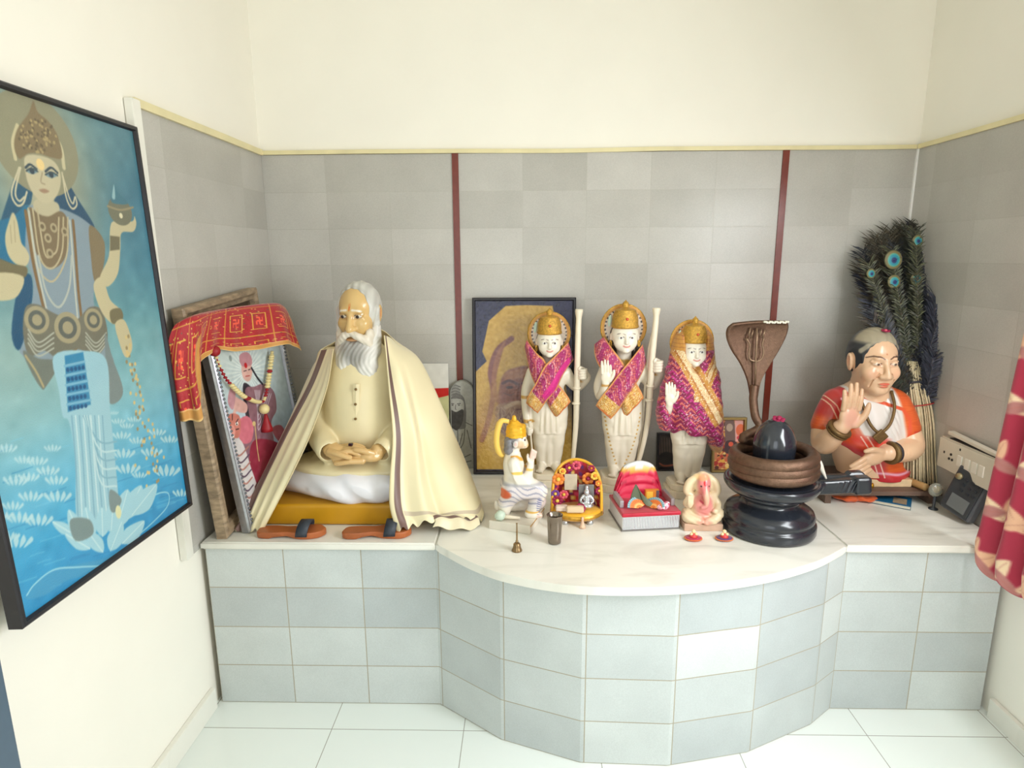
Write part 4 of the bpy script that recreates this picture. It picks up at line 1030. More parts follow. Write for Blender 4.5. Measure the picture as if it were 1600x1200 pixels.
# kurta
S = Sdf((-.37, -.27, .14), (.38, .20, .76), 0.0032)
S.stack([.20, .33, .46, .56, .64, .690], [0] * 6, [-.01, -.015, -.005, .005, .015, .02], [.19, .180, .172, .176, .140, .078], [.12, .128, .130, .120, .100, .074], 0)
S.cap(wl(.450, -.475, 1.335), wl(.665, -.475, 1.335), .054, k=.05)
for s_, el in ((-1, .372), (1, .748)):
    sx = .424 if s_ < 0 else .690; wx = .447 if s_ < 0 else .678
    S.chain([wl(sx, -.475, 1.335), wl(el + .004, -.505, 1.20), wl(el, -.545, 1.085), wl((el + wx) / 2 - .006 * s_, -.620, 1.030), wl(wx, -.672, 1.010)], [.062, .060, .056, .053, .046], .010, 20)
    a = wl(wx, -.672, 1.010); d = a - wl((el + wx) / 2 - .006 * s_, -.620, 1.030); d /= np.linalg.norm(d)
    S.cap(a + d * .012, a + d * .07, .036, .038, .004, 's')
S.ell(wl(.56, -.535, .915), (.315, .180, .045), .05)
S.cap(hp(0, .015, -.11), hp(0, .03, -.16), .060, .060, .006, 's')
def folds(X, Y, Z):
    w_ = np.clip((.34 - Z) * 8, 0, 1); return (.0025 * np.sin(40 * X + 25 * Z + 3 * np.sin(20 * Y)) * (1 - w_) * np.clip((np.abs(X) - .09) * 20, 0, 1) + .004 * w_ * np.sin(18 * X + 26 * Y)).astype(np.float32)
S.disp(folds)
kurta = link('kurta', S.mesh('kurta', 3), M_kurta, sw_)
bx = [wl(.5665, -.628, 1.265), wl(.5625, -.634, 1.18), wl(.5585, -.637, 1.105)]
pp = cat(bx, 12); bm = bmesh.new()
rows = []
for i, p in enumerate(pp):
    w_ = .013; dz = -.018 if i == 11 else 0
    rows.append([bm.verts.new(p + np.array((-w_, 0, 0))), bm.verts.new(p + np.array((0, -.003, dz))), bm.verts.new(p + np.array((w_, 0, 0)))])
for a, b in zip(rows, rows[1:]):
    for k in range(2): bm.faces.new((a[k], a[k + 1], b[k + 1], b[k]))
o = bm_obj('placket', bm, M_kurta, sw_, smooth=False); sm = o.modifiers.new('solid', 'SOLIDIFY'); sm.thickness = .006
M_btn = mat('bronze_button', rgb(120, 92, 50), 0.35, 0.5)
for p in (wl(.566, -.637, 1.245), wl(.562, -.641, 1.185), wl(.5595, -.643, 1.125)):
    bm = bmesh.new(); bmesh.ops.create_uvsphere(bm, u_segments=10, v_segments=8, radius=.0055); bm_obj('button', bm, M_btn, sw_, smooth=True, loc=p)
# folded legs under the white dhoti
S = Sdf((-.42, -.27, .075), (.42, .26, .26), 0.0034)
S.ell((0, 0, .155), (.36, .235, .085))
S.cap((-.32, -.04, .150), (.06, -.175, .135), .075, .055, .05); S.cap((.32, -.04, .150), (-.06, -.175, .140), .075, .055, .05)
S.ell((.02, -.19, .135), (.20, .045, .045), .03)
S.disp(lambda X, Y, Z: (.005 * np.sin(30 * X + 55 * (Z - .1) + 2.2 * np.sin(9 * X)) * np.clip((-Y - .05) * 8, 0, 1)).astype(np.float32))
link('dhoti', S.mesh('dhoti', 3), M_dhoti, sw_)
bm = bmesh.new(); add_box(bm, (-.050, -.005, .044), (.64, .46, .086), bev=.016, seg=4); bm_obj('cushion', bm, M_cushion, sw_, smooth=True)
bm = bmesh.new(); add_box(bm, (0, 0, 0), (.017, .014, .010), bev=.003); bm_obj('ring', bm, mat('dark_garnet', rgb(46, 8, 20), 0.15), sw_, loc=wl(.551, -.700, 1.036))

# ---- cream shawl with a brown stripe, laid over the statue's shoulders
M_shawl = mat('cream_silk_shawl', (1, 1, 1, 1), 0.42, attr='Col', sheen=0.25, bump=0.06, bscale=500)
w3 = lambda x, y, z: np.array((x, y, z))
ctrl = [
    [at(521, 545, -.612), at(511, 605, -.655), at(486, 676, -.690), at(458, 735, -.765), at(430, 790, -.800), at(410, 829, -.815)],
    [at(516, 545, -.575), at(494, 605, -.615), at(462, 668, -.640), at(426, 742, -.720), at(404, 790, -.775), at(386, 830, -.800)],
    [at(502, 546, -.530), at(482, 594, -.545), at(445, 672, -.575), at(411, 743, -.665), at(388, 787, -.735), at(370, 826, -.785)],
    [w3(.46, -.43, 1.425), w3(.345, -.42, 1.32), w3(.275, -.40, 1.12), w3(.20, -.42, .95), w3(.15, -.46, .83), w3(.13, -.52, .722)],
    [w3(.50, -.385, 1.455), w3(.43, -.335, 1.33), w3(.38, -.29, 1.12), w3(.32, -.24, .95), w3(.30, -.21, .83), w3(.28, -.20, .722)],
    [w3(.62, -.385, 1.455), w3(.69, -.335, 1.33), w3(.745, -.29, 1.12), w3(.80, -.25, .95), w3(.84, -.22, .83), w3(.87, -.20, .722)],
    [at(622, 540, -.440), at(655, 562, -.450), at(692, 640, -.470), at(726, 722, -.540), at(748, 780, -.620), at(757, 806, -.660)],
    [at(612, 530, -.490), at(640, 578, -.575), at(664, 664, -.585), at(684, 745, -.680), at(702, 796, -.735), at(716, 812, -.745)],
    [at(606, 526, -.540), at(622, 588, -.640), at(640, 670, -.655), at(644, 745, -.735), at(650, 795, -.790), at(660, 818, -.815)],
    [at(600, 524, -.575), at(607, 603, -.650), at(613, 680, -.690), at(609, 745, -.765), at(609, 790, -.805), at(620, 830, -.838)]]
NU, NV = 260, 120
G = net(ctrl, NU, NV); uu = np.linspace(0, 9, NU)[:, None] * np.ones((1, NV)); vv = np.linspace(0, 1, NV)[None, :] * np.ones((NU, 1)); N = grid_normals(G)
rip = .011 * np.sin(uu * 6.1 + 1.5 * vv) * np.clip(vv * 1.3 - .15, 0, 1) * np.clip((uu - 5.6) * 2, 0, 1) + .006 * np.sin(uu * 13 + 2.0 * vv) * np.clip(vv * 1.2, 0, 1) * (uu < 3.2) + .010 * np.sin(uu * 7) * np.clip(vv, 0, 1) * ((uu > 3) & (uu < 5.6))
rip += .012 * np.exp(-((uu - 7.3) / .14) ** 2) * np.clip(vv * 2 - .3, 0, 1) - .010 * np.exp(-((uu - 7.75) / .2) ** 2) * np.clip(vv * 2 - .2, 0, 1)
G = G - N * rip[..., None] * np.sign(N[NU // 8, NV // 2, 1] + 1e-9) * -1
low = np.clip((vv - .93) / .07, 0, 1); G[..., 2] += .010 * low * np.sin(uu * 16) ; G[..., 2] = np.maximum(G[..., 2], LEDGE + .004 + .003 * np.abs(np.sin(uu * 9)))
cc = np.tile(np.array((234, 222, 182), float), (NU, NV, 1))
def stripe(mask, col): cc[mask] = col
brown = (112, 84, 76)
stripe((uu > 1.28) & (uu < 1.72), brown); stripe((uu > 8.52) & (uu < 8.80), brown); stripe((uu < .05) | (uu > 8.95), (214, 196, 150))
stripe((vv > .83) & (vv < .875) & (uu > 6.0) & (uu < 8.5), (200, 184, 158)); stripe((uu > 2.9) & (uu < 5.8) & (vv > .83) & (vv < .87), (200, 184, 158))
shawl = sheet('shawl', G, M_shawl, None, 0.0035, cc / 255.0)
tag(shawl, 'cream shawl with brown stripes draped over the sage statue and down to the marble', 'shawl')
# turned-up end of the shawl lying on the marble
ctrl = [[at(668, 808, -.800), at(680, 813, -.810), at(676, 824, -.830)], [at(692, 803, -.770), at(704, 810, -.790), at(702, 826, -.815)], [at(718, 808, -.750), at(728, 814, -.770), at(730, 828, -.795)], [at(742, 806, -.700), at(748, 812, -.72), at(750, 822, -.74)]]
G = net(ctrl, 50, 26); G[..., 2] = np.maximum(G[..., 2] + .006 * np.sin(np.linspace(0, 14, 50))[:, None], LEDGE + .004)
cc = np.tile(np.array((226, 214, 180), float), (50, 26, 1)); cc[:, 4:11] = brown
o = sheet('turned_hem', G, M_shawl, shawl, 0.0035, cc / 255.0)

# ---- sandals
M_sole = mat('tan_leather_sole', rgb(178, 98, 50), 0.45, noise=0.25, nscale=14)
M_strap = mat('dark_blue_strap', rgb(46, 52, 62), 0.5)
def sandal(label, loc, rz, mirror=1):
    t = thing('sandal', label, 'sandal', loc, rz, 'sandals before the sage statue')
    out = cat([(-.130, 0), (-.120, .028), (-.07, .034), (-.01, .027), (.05, .040), (.10, .044), (.128, .022), (.132, -.006), (.11, -.032), (.06, -.042), (0, -.030), (-.06, -.034), (-.115, -.030)], 70, True)
    out[:, 1] *= mirror
    S_ = bmesh.new(); n = len(out); R = []
    for dz, k in ((0, .95), (.004, 1), (.020, 1), (.025, .96)):
        ring_ = []
        for x, y in out:
            arch_ = max(0, .010 - .010 * ((x + .03) / .05) ** 2) if dz < .01 else .004 * max(0, x * 6) * 0
            ring_.append(S_.verts.new((x * k, y * k, dz + arch_)))
        R.append(ring_)
    for a, b in zip(R, R[1:]):
        for i in range(n): S_.faces.new((a[i], a[(i + 1) % n], b[(i + 1) % n], b[i]))
    S_.faces.new(R[0][::-1]); S_.faces.new(R[-1])
    bm_obj('sole', S_, M_sole, t)
    b = bmesh.new(); sec = []
    for k in range(17):
        a = PI * k / 16; y = .047 * math.cos(a); z = .012 + .050 * math.sin(a) ** .8
        sec.append([b.verts.new((x + .010 * math.sin(a), y, z)) for x in (.030, .074)])
    for p_, q_ in zip(sec, sec[1:]): b.faces.new((p_[0], p_[1], q_[1], q_[0]))
    o = bm_obj('strap', b, M_strap, t, smooth=True); m_ = o.modifiers.new('solid', 'SOLIDIFY'); m_.thickness = .004
sandal('tan leather sandal with dark strap, the one fully clear of the shawl', (0.336, -0.826, LEDGE + .001), .02)
sandal('tan leather sandal with dark strap, its toe end under the shawl edge', (0.668, -0.822, LEDGE + .001), .10, -1)
# ================================================================== three standing marble figures
M_ivory_m = mat('painted_white_marble', (1, 1, 1, 1), 0.28, attr='Col', sss=0.0, coat=0.2)
M_goldleaf = mat('gold_leaf_crown', rgb(226, 174, 74), 0.32, 0.5, noise=0.45, nscale=120, bump=0.8, bscale=220)
M_dark = mat('painted_dark_curls', rgb(70, 58, 52), 0.5, bump=.6, bscale=200)
M_halo = mat('painted_halo', (1, 1, 1, 1), 0.35, attr='Col')
M_bow = mat('white_marble_bow', rgb(238, 226, 202), 0.3, noise=0.06, nscale=20)
M_brocade = mat('magenta_brocade', (1, 1, 1, 1), 0.42, attr='Col', sheen=0.2, bump=0.5, bscale=420)
M_mint = mat('mint_feather_ornament', rgb(196, 216, 200), 0.4)

def fingers_up(S, P, s, side=1, spread=.011, L=.048, r=.0065, back=0.0):
    for i in range(4):
        x = P[0] + side * (i - 1.5) * spread * s; l = (L * .9, L, L * .95, L * .78)[i] * s
        S.chain([(x, P[1], P[2]), (x + side * (i - 1.5) * .0012 * s, P[1] - .001 + back, P[2] + l * .55), (x + side * (i - 1.5) * .0016 * s, P[1] + .002 + back, P[2] + l)], [r * s, r * s * .95, r * s * .72], .002, 8)
def deity(name, label, loc, s, arm, paint_extra=None, facez=0.0):
    t = thing(name, label, 'statue', loc, facez, 'standing marble deities')
    S = Sdf(np.array((-.20, -.13, .055)) * s, np.array((.22, .10, .80)) * s, 0.0026)
    p = lambda x, y, z: np.array((x, y, z)) * s
    e = lambda c, r, k=0, rot=None, mode='u': S.ell(p(*c), np.array(r) * s, k * s, rot, mode)
    # head with face
    e((0, -.010, .712), (.060, .058, .060)); e((0, -.032, .668), (.042, .038, .036), .025)
    for q in (-1, 1):
        e((q * .027, -.042, .680), (.021, .018, .020), .014); e((q * .024, -.0695, .704), (.015, .008, .0075), .006, None, 's'); e((q * .024, -.0570, .7035), (.0125, .008, .0068), .002)
        e((q * .060, -.003, .70), (.006, .012, .018), .003)
    S.chain([p(0, -.064, .714), p(0, -.071, .695), p(0, -.0755, .684)], np.array((.005, .0065, .0088)) * s, .006 * s)
    e((0, -.0655, .665), (.0145, .007, .0055), .003); e((0, -.060, .645), (.015, .012, .010), .01)
    S.cap(p(0, 0, .66), p(0, .005, .565), .031 * s, .037 * s, .02 * s)
    S.stack(np.array((.36, .43, .50, .555, .59)) * s, [0] * 5, np.array((0, 0, -.004, 0, .004)) * s, np.array((.068, .058, .078, .088, .045)) * s, np.array((.052, .046, .054, .046, .034)) * s, .01)
    # legs in a fitted dhoti
    for q in (-1, 1):
        S.chain([p(q * .036, 0, .42), p(q * .040, -.006, .33), p(q * .037, -.016, .235), p(q * .034, -.004, .15), p(q * .031, 0, .095)], np.array((.054, .053, .042, .035, .027)) * s, .022 * s, 20)
        S.chain([p(q * .031, .005, .088), p(q * .036, -.035, .085), p(q * .042, -.068, .078)], np.array((.024, .022, .015)) * s, .012 * s)
        for i in range(5): e((q * (.029 + .0065 * i) + (.006 if q > 0 else -.006), -.082 + .004 * i, .076), (.005, .010, .006), .003)
    S.stack(np.array((.262, .30, .35, .42)) * s, [0] * 4, np.array((-.050, -.052, -.050, -.040)) * s, np.array((.044, .038, .028, .016)) * s, np.array((.014, .015, .015, .014)) * s, .008, 2.6)
    S.stack(np.array((.085, .16, .27)) * s, [0] * 3, np.array((-.018, -.030, -.040)) * s, np.array((.013, .015, .017)) * s, np.array((.016, .016, .016)) * s, .012)
    def folds(X, Y, Z):
        z = Z / s; x = X / s; m_ = np.clip((.41 - z) * 12, 0, 1) * np.clip((z - .12) * 12, 0, 1) * (Y < .02)
        pl = np.clip((.05 - np.abs(x)) / .01, 0, 1) * np.clip((z - .258) * 60, 0, 1)
        sw = np.sin(95 * z - 70 * np.abs(np.abs(x) - .02) + 1.0)
        return (m_ * (.0011 * sw * (1 - pl) + .0028 * pl * np.cos(x * 330 / (1.55 - 2.6 * (z - .26))))).astype(np.float32) * s
    S.disp(folds)
    arm(S, p, s)
    def paint(V, col):
        q = V / s
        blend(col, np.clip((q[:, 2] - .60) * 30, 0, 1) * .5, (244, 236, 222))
        for a in (-1, 1):
            c = np.array((a * .024, -.066, .7035))
            blend(col, spot(q, c, (.0140, .02, .0058), .3), (244, 242, 236)); blend(col, spot(q, c, (.0048, .02, .0048), .3), (58, 40, 36))
            blend(col, seg_mask(q, [c + (-.012, .002, .001), c + (-.003, 0, .0062), c + (.005, 0, .0062), c + (.012, .002, .002)], .0018, .0016) * .9, (66, 50, 46))
            blend(col, seg_mask(q, [c + (-.011, .002, -.001), c + (0, 0, -.005), c + (.011, .002, -.001)], .0008, .0014) * .6, (120, 96, 84))
            blend(col, seg_mask(q, [(a * .008, -.068, .7185), (a * .023, -.066, .7245), (a * .040, -.054, .719)], .0021, .002) * .75, (92, 72, 64))
            blend(col, spot(q, (a * .062, -.003, .70), (.008, .014, .016), .5) * .3, (230, 180, 160))
            blend(col, seg_mask(q, [(a * .0035, -.072, .712), (a * .005, -.068, .73), (a * .006, -.062, .745)], .0012, .0016) * .8, (204, 158, 60))
        blend(col, seg_mask(q * (1, 0, 1), [(-.0135, 0, .6685), (-.006, 0, .6650), (0, 0, .6640), (.006, 0, .6650), (.0135, 0, .6685)], .0034, .0018) * (q[:, 1] < -.04) * .85, (206, 122, 110))
        blend(col, spot(q, (0, -.02, .585), (.05, .06, .018), .4), (206, 166, 74))
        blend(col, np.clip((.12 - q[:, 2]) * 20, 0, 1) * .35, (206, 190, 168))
        if paint_extra: paint_extra(q, col)
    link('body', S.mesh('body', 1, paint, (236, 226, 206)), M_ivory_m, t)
    # curls at the neck
    S = Sdf(p(-.09, -.05, .55), p(.09, .09, .77), .0026)
    e2 = lambda c, r, k=0: S.ell(p(*c), np.array(r) * s, k * s)
    e2((0, .018, .71), (.062, .048, .060)); e2((0, .03, .63), (.05, .03, .05), .02)
    for q in (-1, 1):
        for a, b, z, r_ in ((.062, .002, .672, .013), (.064, .002, .650, .015), (.060, .004, .626, .015), (.050, .008, .606, .013)): e2((q * a, b, z), (r_, r_, r_), .008)
    link('hair', S.mesh('hair', 1), M_dark, t)
    cr = lathe_obj('crown', [(r_ * s, z * s) for r_, z in ((.0, .742), (.056, .742), (.0605, .746), (.0605, .752), (.0575, .757), (.0570, .780), (.0535, .800), (.046, .816), (.047, .819), (.040, .823), (.024, .829), (.015, .832), (.013, .837), (.016, .844), (.012, .853), (.004, .860), (0, .866))], M_goldleaf, t, 36)
    cr.location = (0, -.008 * s, 0)
    bm = bmesh.new(); bmesh.ops.create_uvsphere(bm, u_segments=10, v_segments=8, radius=.007 * s); bm_obj('crown_jewel', bm, mat('crown_jewel', rgb(206, 92, 50), .25), cr, smooth=True, loc=(0, -.057 * s, .785 * s))
    # halo disc with a dotted border and gold rim
    nr, na = 26, 160; rr = np.linspace(.004, .100, nr)[:, None] * s; aa = np.linspace(0, 2 * PI, na)[None, :]
    P = np.stack([rr * np.cos(aa), np.zeros((nr, na)), rr * np.sin(aa) * 1.03], -1)
    cc = np.tile(np.array((226, 206, 190), float), (nr, na, 1)); cc[12:] = (232, 214, 198); cc[22:] = (214, 156, 76)
    ph = (aa * 30 / (2 * PI)) % 1; dd = (np.hypot((ph - .5) * (2 * PI / 30) * rr / s, rr / s - .083) < .0045) & (np.sin(aa) > -.6); cc[dd] = (60, 60, 72)
    h_ = sheet('halo', P, M_halo, t, .008 * s, cc / 255, loc=(0, .035 * s, .738 * s))
    ringp = [(.100 * s * math.cos(a), 0, .103 * s * math.sin(a)) for a in np.linspace(0, 2 * PI, 64, endpoint=False)]
    tube_obj('halo_rim', ringp, .0045 * s, M_goldleaf, h_, 8, True)
    for q in (-1, 1):
        tube_obj('earring', [(q * .063 * s + .010 * s * math.cos(a) * .4, -.014 * s, .672 * s + .013 * s * math.sin(a)) for a in np.linspace(0, 2 * PI, 14, endpoint=False)], .0035 * s, M_goldleaf, t, 6, True)
    bm = bmesh.new(); bmesh.ops.create_uvsphere(bm, u_segments=12, v_segments=10, radius=.012 * s); bmesh.ops.scale(bm, verts=bm.verts, vec=(.7, .4, 2.2)); bm_obj('feather_ornament', bm, M_mint, t, smooth=True, loc=(-.066 * s, .004 * s, .772 * s), rot=(0, .12, 0))
    # stepped marble base with chamfered corners
    bm = bmesh.new()
    def octa(w, d, z0, z1, c=.03): add_prism(bm, [(x * s, (y - .015) * s) for x, y in ((-w + c, -d), (w - c, -d), (w, -d + c), (w, d - c), (w - c, d), (-w + c, d), (-w, d - c), (-w, -d + c))], z0 * s, z1 * s)
    octa(.105, .085, 0, .036); octa(.092, .078, .0361, .066)
    bmesh.ops.bevel(bm, geom=bm.edges[:], offset=.003, segments=2, affect='EDGES')
    bm_obj('base', bm, M_bow, t, smooth=False)
    return t

def brocade(nu, nv, flip=False, goldend=.72, plain=None, seed=0):
    u = np.linspace(0, 1, nu)[:, None] * np.ones((1, nv)); v = np.linspace(0, 1, nv)[None, :] * np.ones((nu, 1))
    r = np.random.default_rng(seed); c = np.tile(np.array((158, 22, 92), float), (nu, nv, 1))
    k = (u * 5.0 + 0.25 * np.sin(v * 6)) % 1
    c[(np.abs(k - .5) < .06)] = (222, 120, 128)
    ch = ((u * 26 + np.abs(((v * 3) % 1) - .5) * 3.0) % 1); c[(ch < .38) & (k < .42)] = (226, 118, 96); c[(ch < .30) & (k > .60)] = (196, 60, 130)
    sp = r.random((nu, nv)); c[(sp > .965)] = (244, 214, 216)
    ge = u > goldend; gk = (u * 30 + v * 2) % 1
    c[ge] = (216, 160, 70); c[ge & (gk < .35)] = (238, 200, 120); c[ge & (sp > .90)] = (250, 232, 190); c[ge & (sp < .10)] = (196, 110, 50); c[u > .965] = (212, 120, 56)
    c[(v < .07) | (v > .93)] = (222, 150, 84)
    if plain is not None: c[plain(u, v)] = (214, 22, 132)
    return c + r.normal(size=(nu, nv, 1)) * 8
def strip(inner, outer, ys, loc, bulge=.018):
    """a band of cloth between two traced edges at real depths ys"""
    inner, outer = cat(inner, 9), cat(outer, 9); ys = np.interp(np.linspace(0, 1, 9), np.linspace(0, 1, len(ys)), ys)
    C = []
    for a, b, y in zip(inner, outer, ys):
        m_ = (a + b) / 2; C.append([at(a[0], a[1], y) - loc, at(*(a * .65 + b * .35), y - bulge) - loc, at(*(a * .3 + b * .7), y - bulge) - loc, at(b[0], b[1], y) - loc])
    return np.array(C)
def stole(label, loc, A, B, plain=None, seed=0, up=0):
    """two crossing bands of one stole, the second lying over the first"""
    t = thing('brocade_stole', label, 'stole', loc, 0, 'crossed stoles on the deities')
    for i, (inn, out, ys) in enumerate((A, B)):
        G = net(strip(inn, out, ys, np.array(loc)), 90, 36); uu = np.linspace(0, 1, 90)[:, None]; vv = np.linspace(0, 1, 36)[None, :]
        G[..., 1] -= .0035 * np.sin(vv * 15 + 3 * uu + i) * np.clip(uu * 2, .2, 1)
        sheet('stole_band', G, M_brocade, t, .0025, np.clip(brocade(90, 36, plain=plain if i else None, seed=seed + i), 0, 255) / 255)
    return t
def bow(t, loc, pts, s, top, rings, r=.0125):
    P = np.array([at(*q) - np.array(loc) for q in pts]); n = 40; Q = cat(P, n)
    rad = np.interp(np.linspace(0, 1, n), [0, .03, .10, .3, .6, .85, 1], np.array([1.35, 1.45, 1.0, 1.05, 1.15, .85, .75]) * r)
    b = tube_obj('bow', Q, rad, M_bow, t, 14)
    for q in rings:
        p0 = at(*q) - np.array(loc); bm = bmesh.new(); add_lathe(bm, [(.004, -.006), (r * 1.45, -.005), (r * 1.6, 0), (r * 1.45, .005), (.004, .006)], 16); bm_obj('bow_collar', bm, M_bow, b, smooth=True, loc=p0)
    return b
def grip_arm(hand):
    """arm bent outward, hand closed on the bow at hand (x, y, z in figure units)"""
    def f(S, p, s):
        hx, hy, hz = hand
        S.chain([p(.080, .004, .553), p(.108, .012, .505), p(.140, .018, .478), p(hx + .028, hy + .035, hz - .030), p(hx + .020, hy + .012, hz - .006)], np.array((.030, .027, .023, .021, .017)) * s, .014 * s, 18)
        S.ell(p(hx + .016, hy + .006, hz), np.array((.017, .016, .026)) * s, .008 * s)
        for i in range(4):
            z = hz + .020 - .0125 * i
            S.chain([p(hx + .022, hy - .006, z), p(hx + .014, hy - .022, z), p(hx - .002, hy - .0225, z - .001), p(hx - .014, hy - .013, z - .002)], np.array((.0075, .0073, .007, .0058)) * s, .002 * s, 8)
        S.chain([p(hx + .010, hy + .008, hz + .022), p(hx - .006, hy - .012, hz + .032), p(hx - .014, hy - .015, hz + .026)], np.array((.008, .0068, .0055)) * s, .004 * s, 8)
    return f
def palm_arm(S, p, s, x=-.090, z=.520, lift=0):
    """arm bent up, open palm towards the viewer"""
    S.chain([p(-.080, .004, .550), p(-.105, .005, .48), p(x - .012, -.020, z - .085), p(x - .004, -.062, z - .050), p(x, -.078, z - .018)], np.array((.030, .027, .024, .021, .0165)) * s, .014 * s, 18)
    S.ell(p(x, -.082, z + .012), np.array((.023, .011, .029)) * s, .010 * s)
    fingers_up(S, p(x, -.083, z + .032), s, 1, .0115, .056, .0066)
    S.chain([p(x + .018, -.084, z + .0), p(x + .031, -.088, z + .024), p(x + .034, -.087, z + .044)], np.array((.010, .008, .006)) * s, .006 * s, 8)

# --- centre figure: raised palm, bow in the other hand
L2 = (1.684, -0.285, LEDGE)
def gold_lines(q, col):
    for x0, sgn in ((-.085, 1), (.075, -1)):
        pts = [np.array((x0 + sgn * (.03 * u + .03 * u * u), -.05, .36 - .24 * u)) for u in np.linspace(0, 1, 14)]
        for v in pts: blend(col, np.clip(1.6 - np.hypot(q[:, 0] - v[0], q[:, 2] - v[2]) / .0035, 0, 1) * (q[:, 1] < .01), (206, 158, 66))
    for c in ((.150, .02, .53), (-.094, -.07, .497)): blend(col, spot(q, c, (.035, .035, .007), .3) * .8, (206, 150, 66))
def arms2(S, p, s):
    palm_arm(S, p, s, -.088, .520); grip_arm((.139, -.040, .575))(S, p, s)
d2 = deity('marble_deity', 'tallest white marble deity, raised palm and bow, in the middle of the three', L2, 1.0, arms2, gold_lines)
bow(d2, L2, [(1026, 481, -.315), (1025, 500, -.318), (1022, 530, -.322), (1019, 560, -.325), (1016, 605, -.325), (1013, 650, -.322), (1005, 695, -.318), (993, 737, -.315)], 1, None, [(1016, 603, -.325), (1014, 625, -.325)])
tube_obj('bow_limb', [at(*q) - np.array(L2) for q in ((1025, 500, -.30), (1015, 545, -.295), (1009, 600, -.290), (1004, 660, -.29), (996, 720, -.30))], [.006, .009, .008, .007, .005], M_bow, d2, 10)
ysA = [-.262, -.335, -.352, -.356, -.352, -.345]; ysB = [-.285, -.362, -.376, -.378, -.370, -.360]
stole('magenta brocade stole crossed over the middle deity, gold ends at the hips', L2,
      ([(944, 526), (957, 545), (970, 562), (985, 585), (1000, 608), (1006, 622)], [(929, 538), (931, 562), (948, 588), (962, 608), (972, 640), (977, 653)], ysA),
      ([(1004, 538), (986, 561), (970, 580), (955, 600), (938, 622), (931, 634)], [(1010, 566), (1000, 590), (985, 612), (975, 628), (966, 642), (954, 655)], ysB), seed=1)

# --- figure in front of the ochre portrait: one arm hanging with an arrow, bow in the other hand
L1 = (1.352, -0.225, LEDGE); s1 = .955
def arms1(S, p, s):
    S.chain([p(-.080, .004, .553), p(-.108, .004, .47), p(-.112, -.012, .40), p(-.106, -.032, .33), p(-.102, -.040, .305)], np.array((.030, .027, .023, .020, .015)) * s, .014 * s, 18)
    S.ell(p(-.099, -.045, .283), np.array((.016, .018, .024)) * s, .008 * s)
    for i in range(4): S.chain([p(-.108 + .002 * i, -.055, .293 - .010 * i), p(-.098, -.066, .290 - .010 * i), p(-.088, -.060, .287 - .010 * i)], np.array((.0062, .0062, .0052)) * s, .002 * s, 6)
    S.chain([p(-.09, -.045, .295), p(-.083, -.058, .282), p(-.085, -.064, .268)], np.array((.008, .0065, .005)) * s, .004 * s, 6)
    grip_arm((.152, -.040, .555))(S, p, s)
def bands1(q, col):
    for c in ((-.110, -.006, .435), (-.104, -.036, .322), (.16, .02, .51)): blend(col, spot(q, c, (.035, .035, .010), .3) * .85, (206, 154, 70))
d1 = deity('marble_deity', 'white marble deity with a bow before the ochre portrait, arrow in lowered hand', L1, s1, arms1, bands1)
bow(d1, L1, [(905, 483, -.255), (904, 505, -.258), (903, 540, -.262), (902, 580, -.264), (901, 620, -.264), (900, 660, -.262), (897, 700, -.258), (894, 734, -.256)], s1, None, [(901, 606, -.264), (900, 630, -.264)])
tube_obj('arrow', [np.array((-.093, -.058, .325)) * s1, np.array((-.090, -.060, .26)) * s1, np.array((-.072, -.062, .068)) * s1], [.0075, .0045, .005], M_bow, d1, 10)
stole('magenta brocade stole with a plain pink fold on the deity before the ochre portrait', L1,
      ([(823, 531), (838, 551), (851, 563), (867, 593), (884, 614), (892, 628)], [(820, 542), (828, 580), (838, 604), (850, 621), (863, 645), (870, 652)], [-.20, -.268, -.288, -.292, -.290, -.284]),
      ([(888, 534), (867, 556), (850, 573), (838, 597), (826, 617), (822, 630)], [(896, 562), (880, 585), (868, 612), (857, 623), (846, 638), (840, 646)], [-.222, -.296, -.312, -.314, -.308, -.300]),
      plain=lambda u, v: (v > .62) & (v < .94) & (u > .05) & (u < .66), seed=4)

# --- veiled figure
L3 = (1.972, -0.36, LEDGE); s3 = .925
def arms3(S, p, s):
    palm_arm(S, p, s, -.118, .478)
    S.chain([p(.080, .004, .550), p(.105, 0, .47), p(.09, -.04, .40), p(.05, -.06, .42)], np.array((.030, .026, .022, .017)) * s, .014 * s, 16)
d3 = deity('marble_deity', 'veiled white marble goddess with one raised palm, shortest of the three', L3, s3, arms3)
S = Sdf((-.16, -.14, .20), (.16, .12, .80), .0030)
S.stack([.285, .34, .43, .50, .56, .62, .68, .72, .755], [.022, .012, .004, -.002, -.004, -.002, 0, .002, .004], [-.004, -.006, -.006, -.004, 0, .008, .014, .018, .022], [.106, .108, .106, .112, .108, .098, .088, .074, .040], [.082, .086, .082, .076, .070, .072, .070, .058, .028], 0, 2.15)
S.stack([.20, .26, .36, .46, .55], [.120, .108, .086, .080, .08], [-.012, -.016, -.018, -.012, 0], [.018, .040, .050, .048, .03], [.040, .066, .074, .064, .04], .02)
S.stack([.30, .36, .44, .52, .56], [-.118, -.122, -.116, -.098, -.085], [-.02, -.03, -.03, -.02, -.01], [.020, .032, .034, .030, .02], [.03, .045, .05, .045, .03], .02)
cl = np.array((0, -.10, .655))
S.ell((0, -.10, .660), (.054, .10, .075), .004, None, 's'); S.ell((0, -.09, .715), (.062, .095, .080), .006, None, 's'); S.ell((0, -.10, .585), (.020, .07, .03), .008, None, 's')
S.ell((-.109, -.098, .505), (.022, .056, .052), .006, None, 's')
S.stack([.19, .26, .32], [-.02, -.01, -.01], [-.02, -.02, -.02], [.078, .072, .060], [.10, .07, .05], .006, 2, 's')
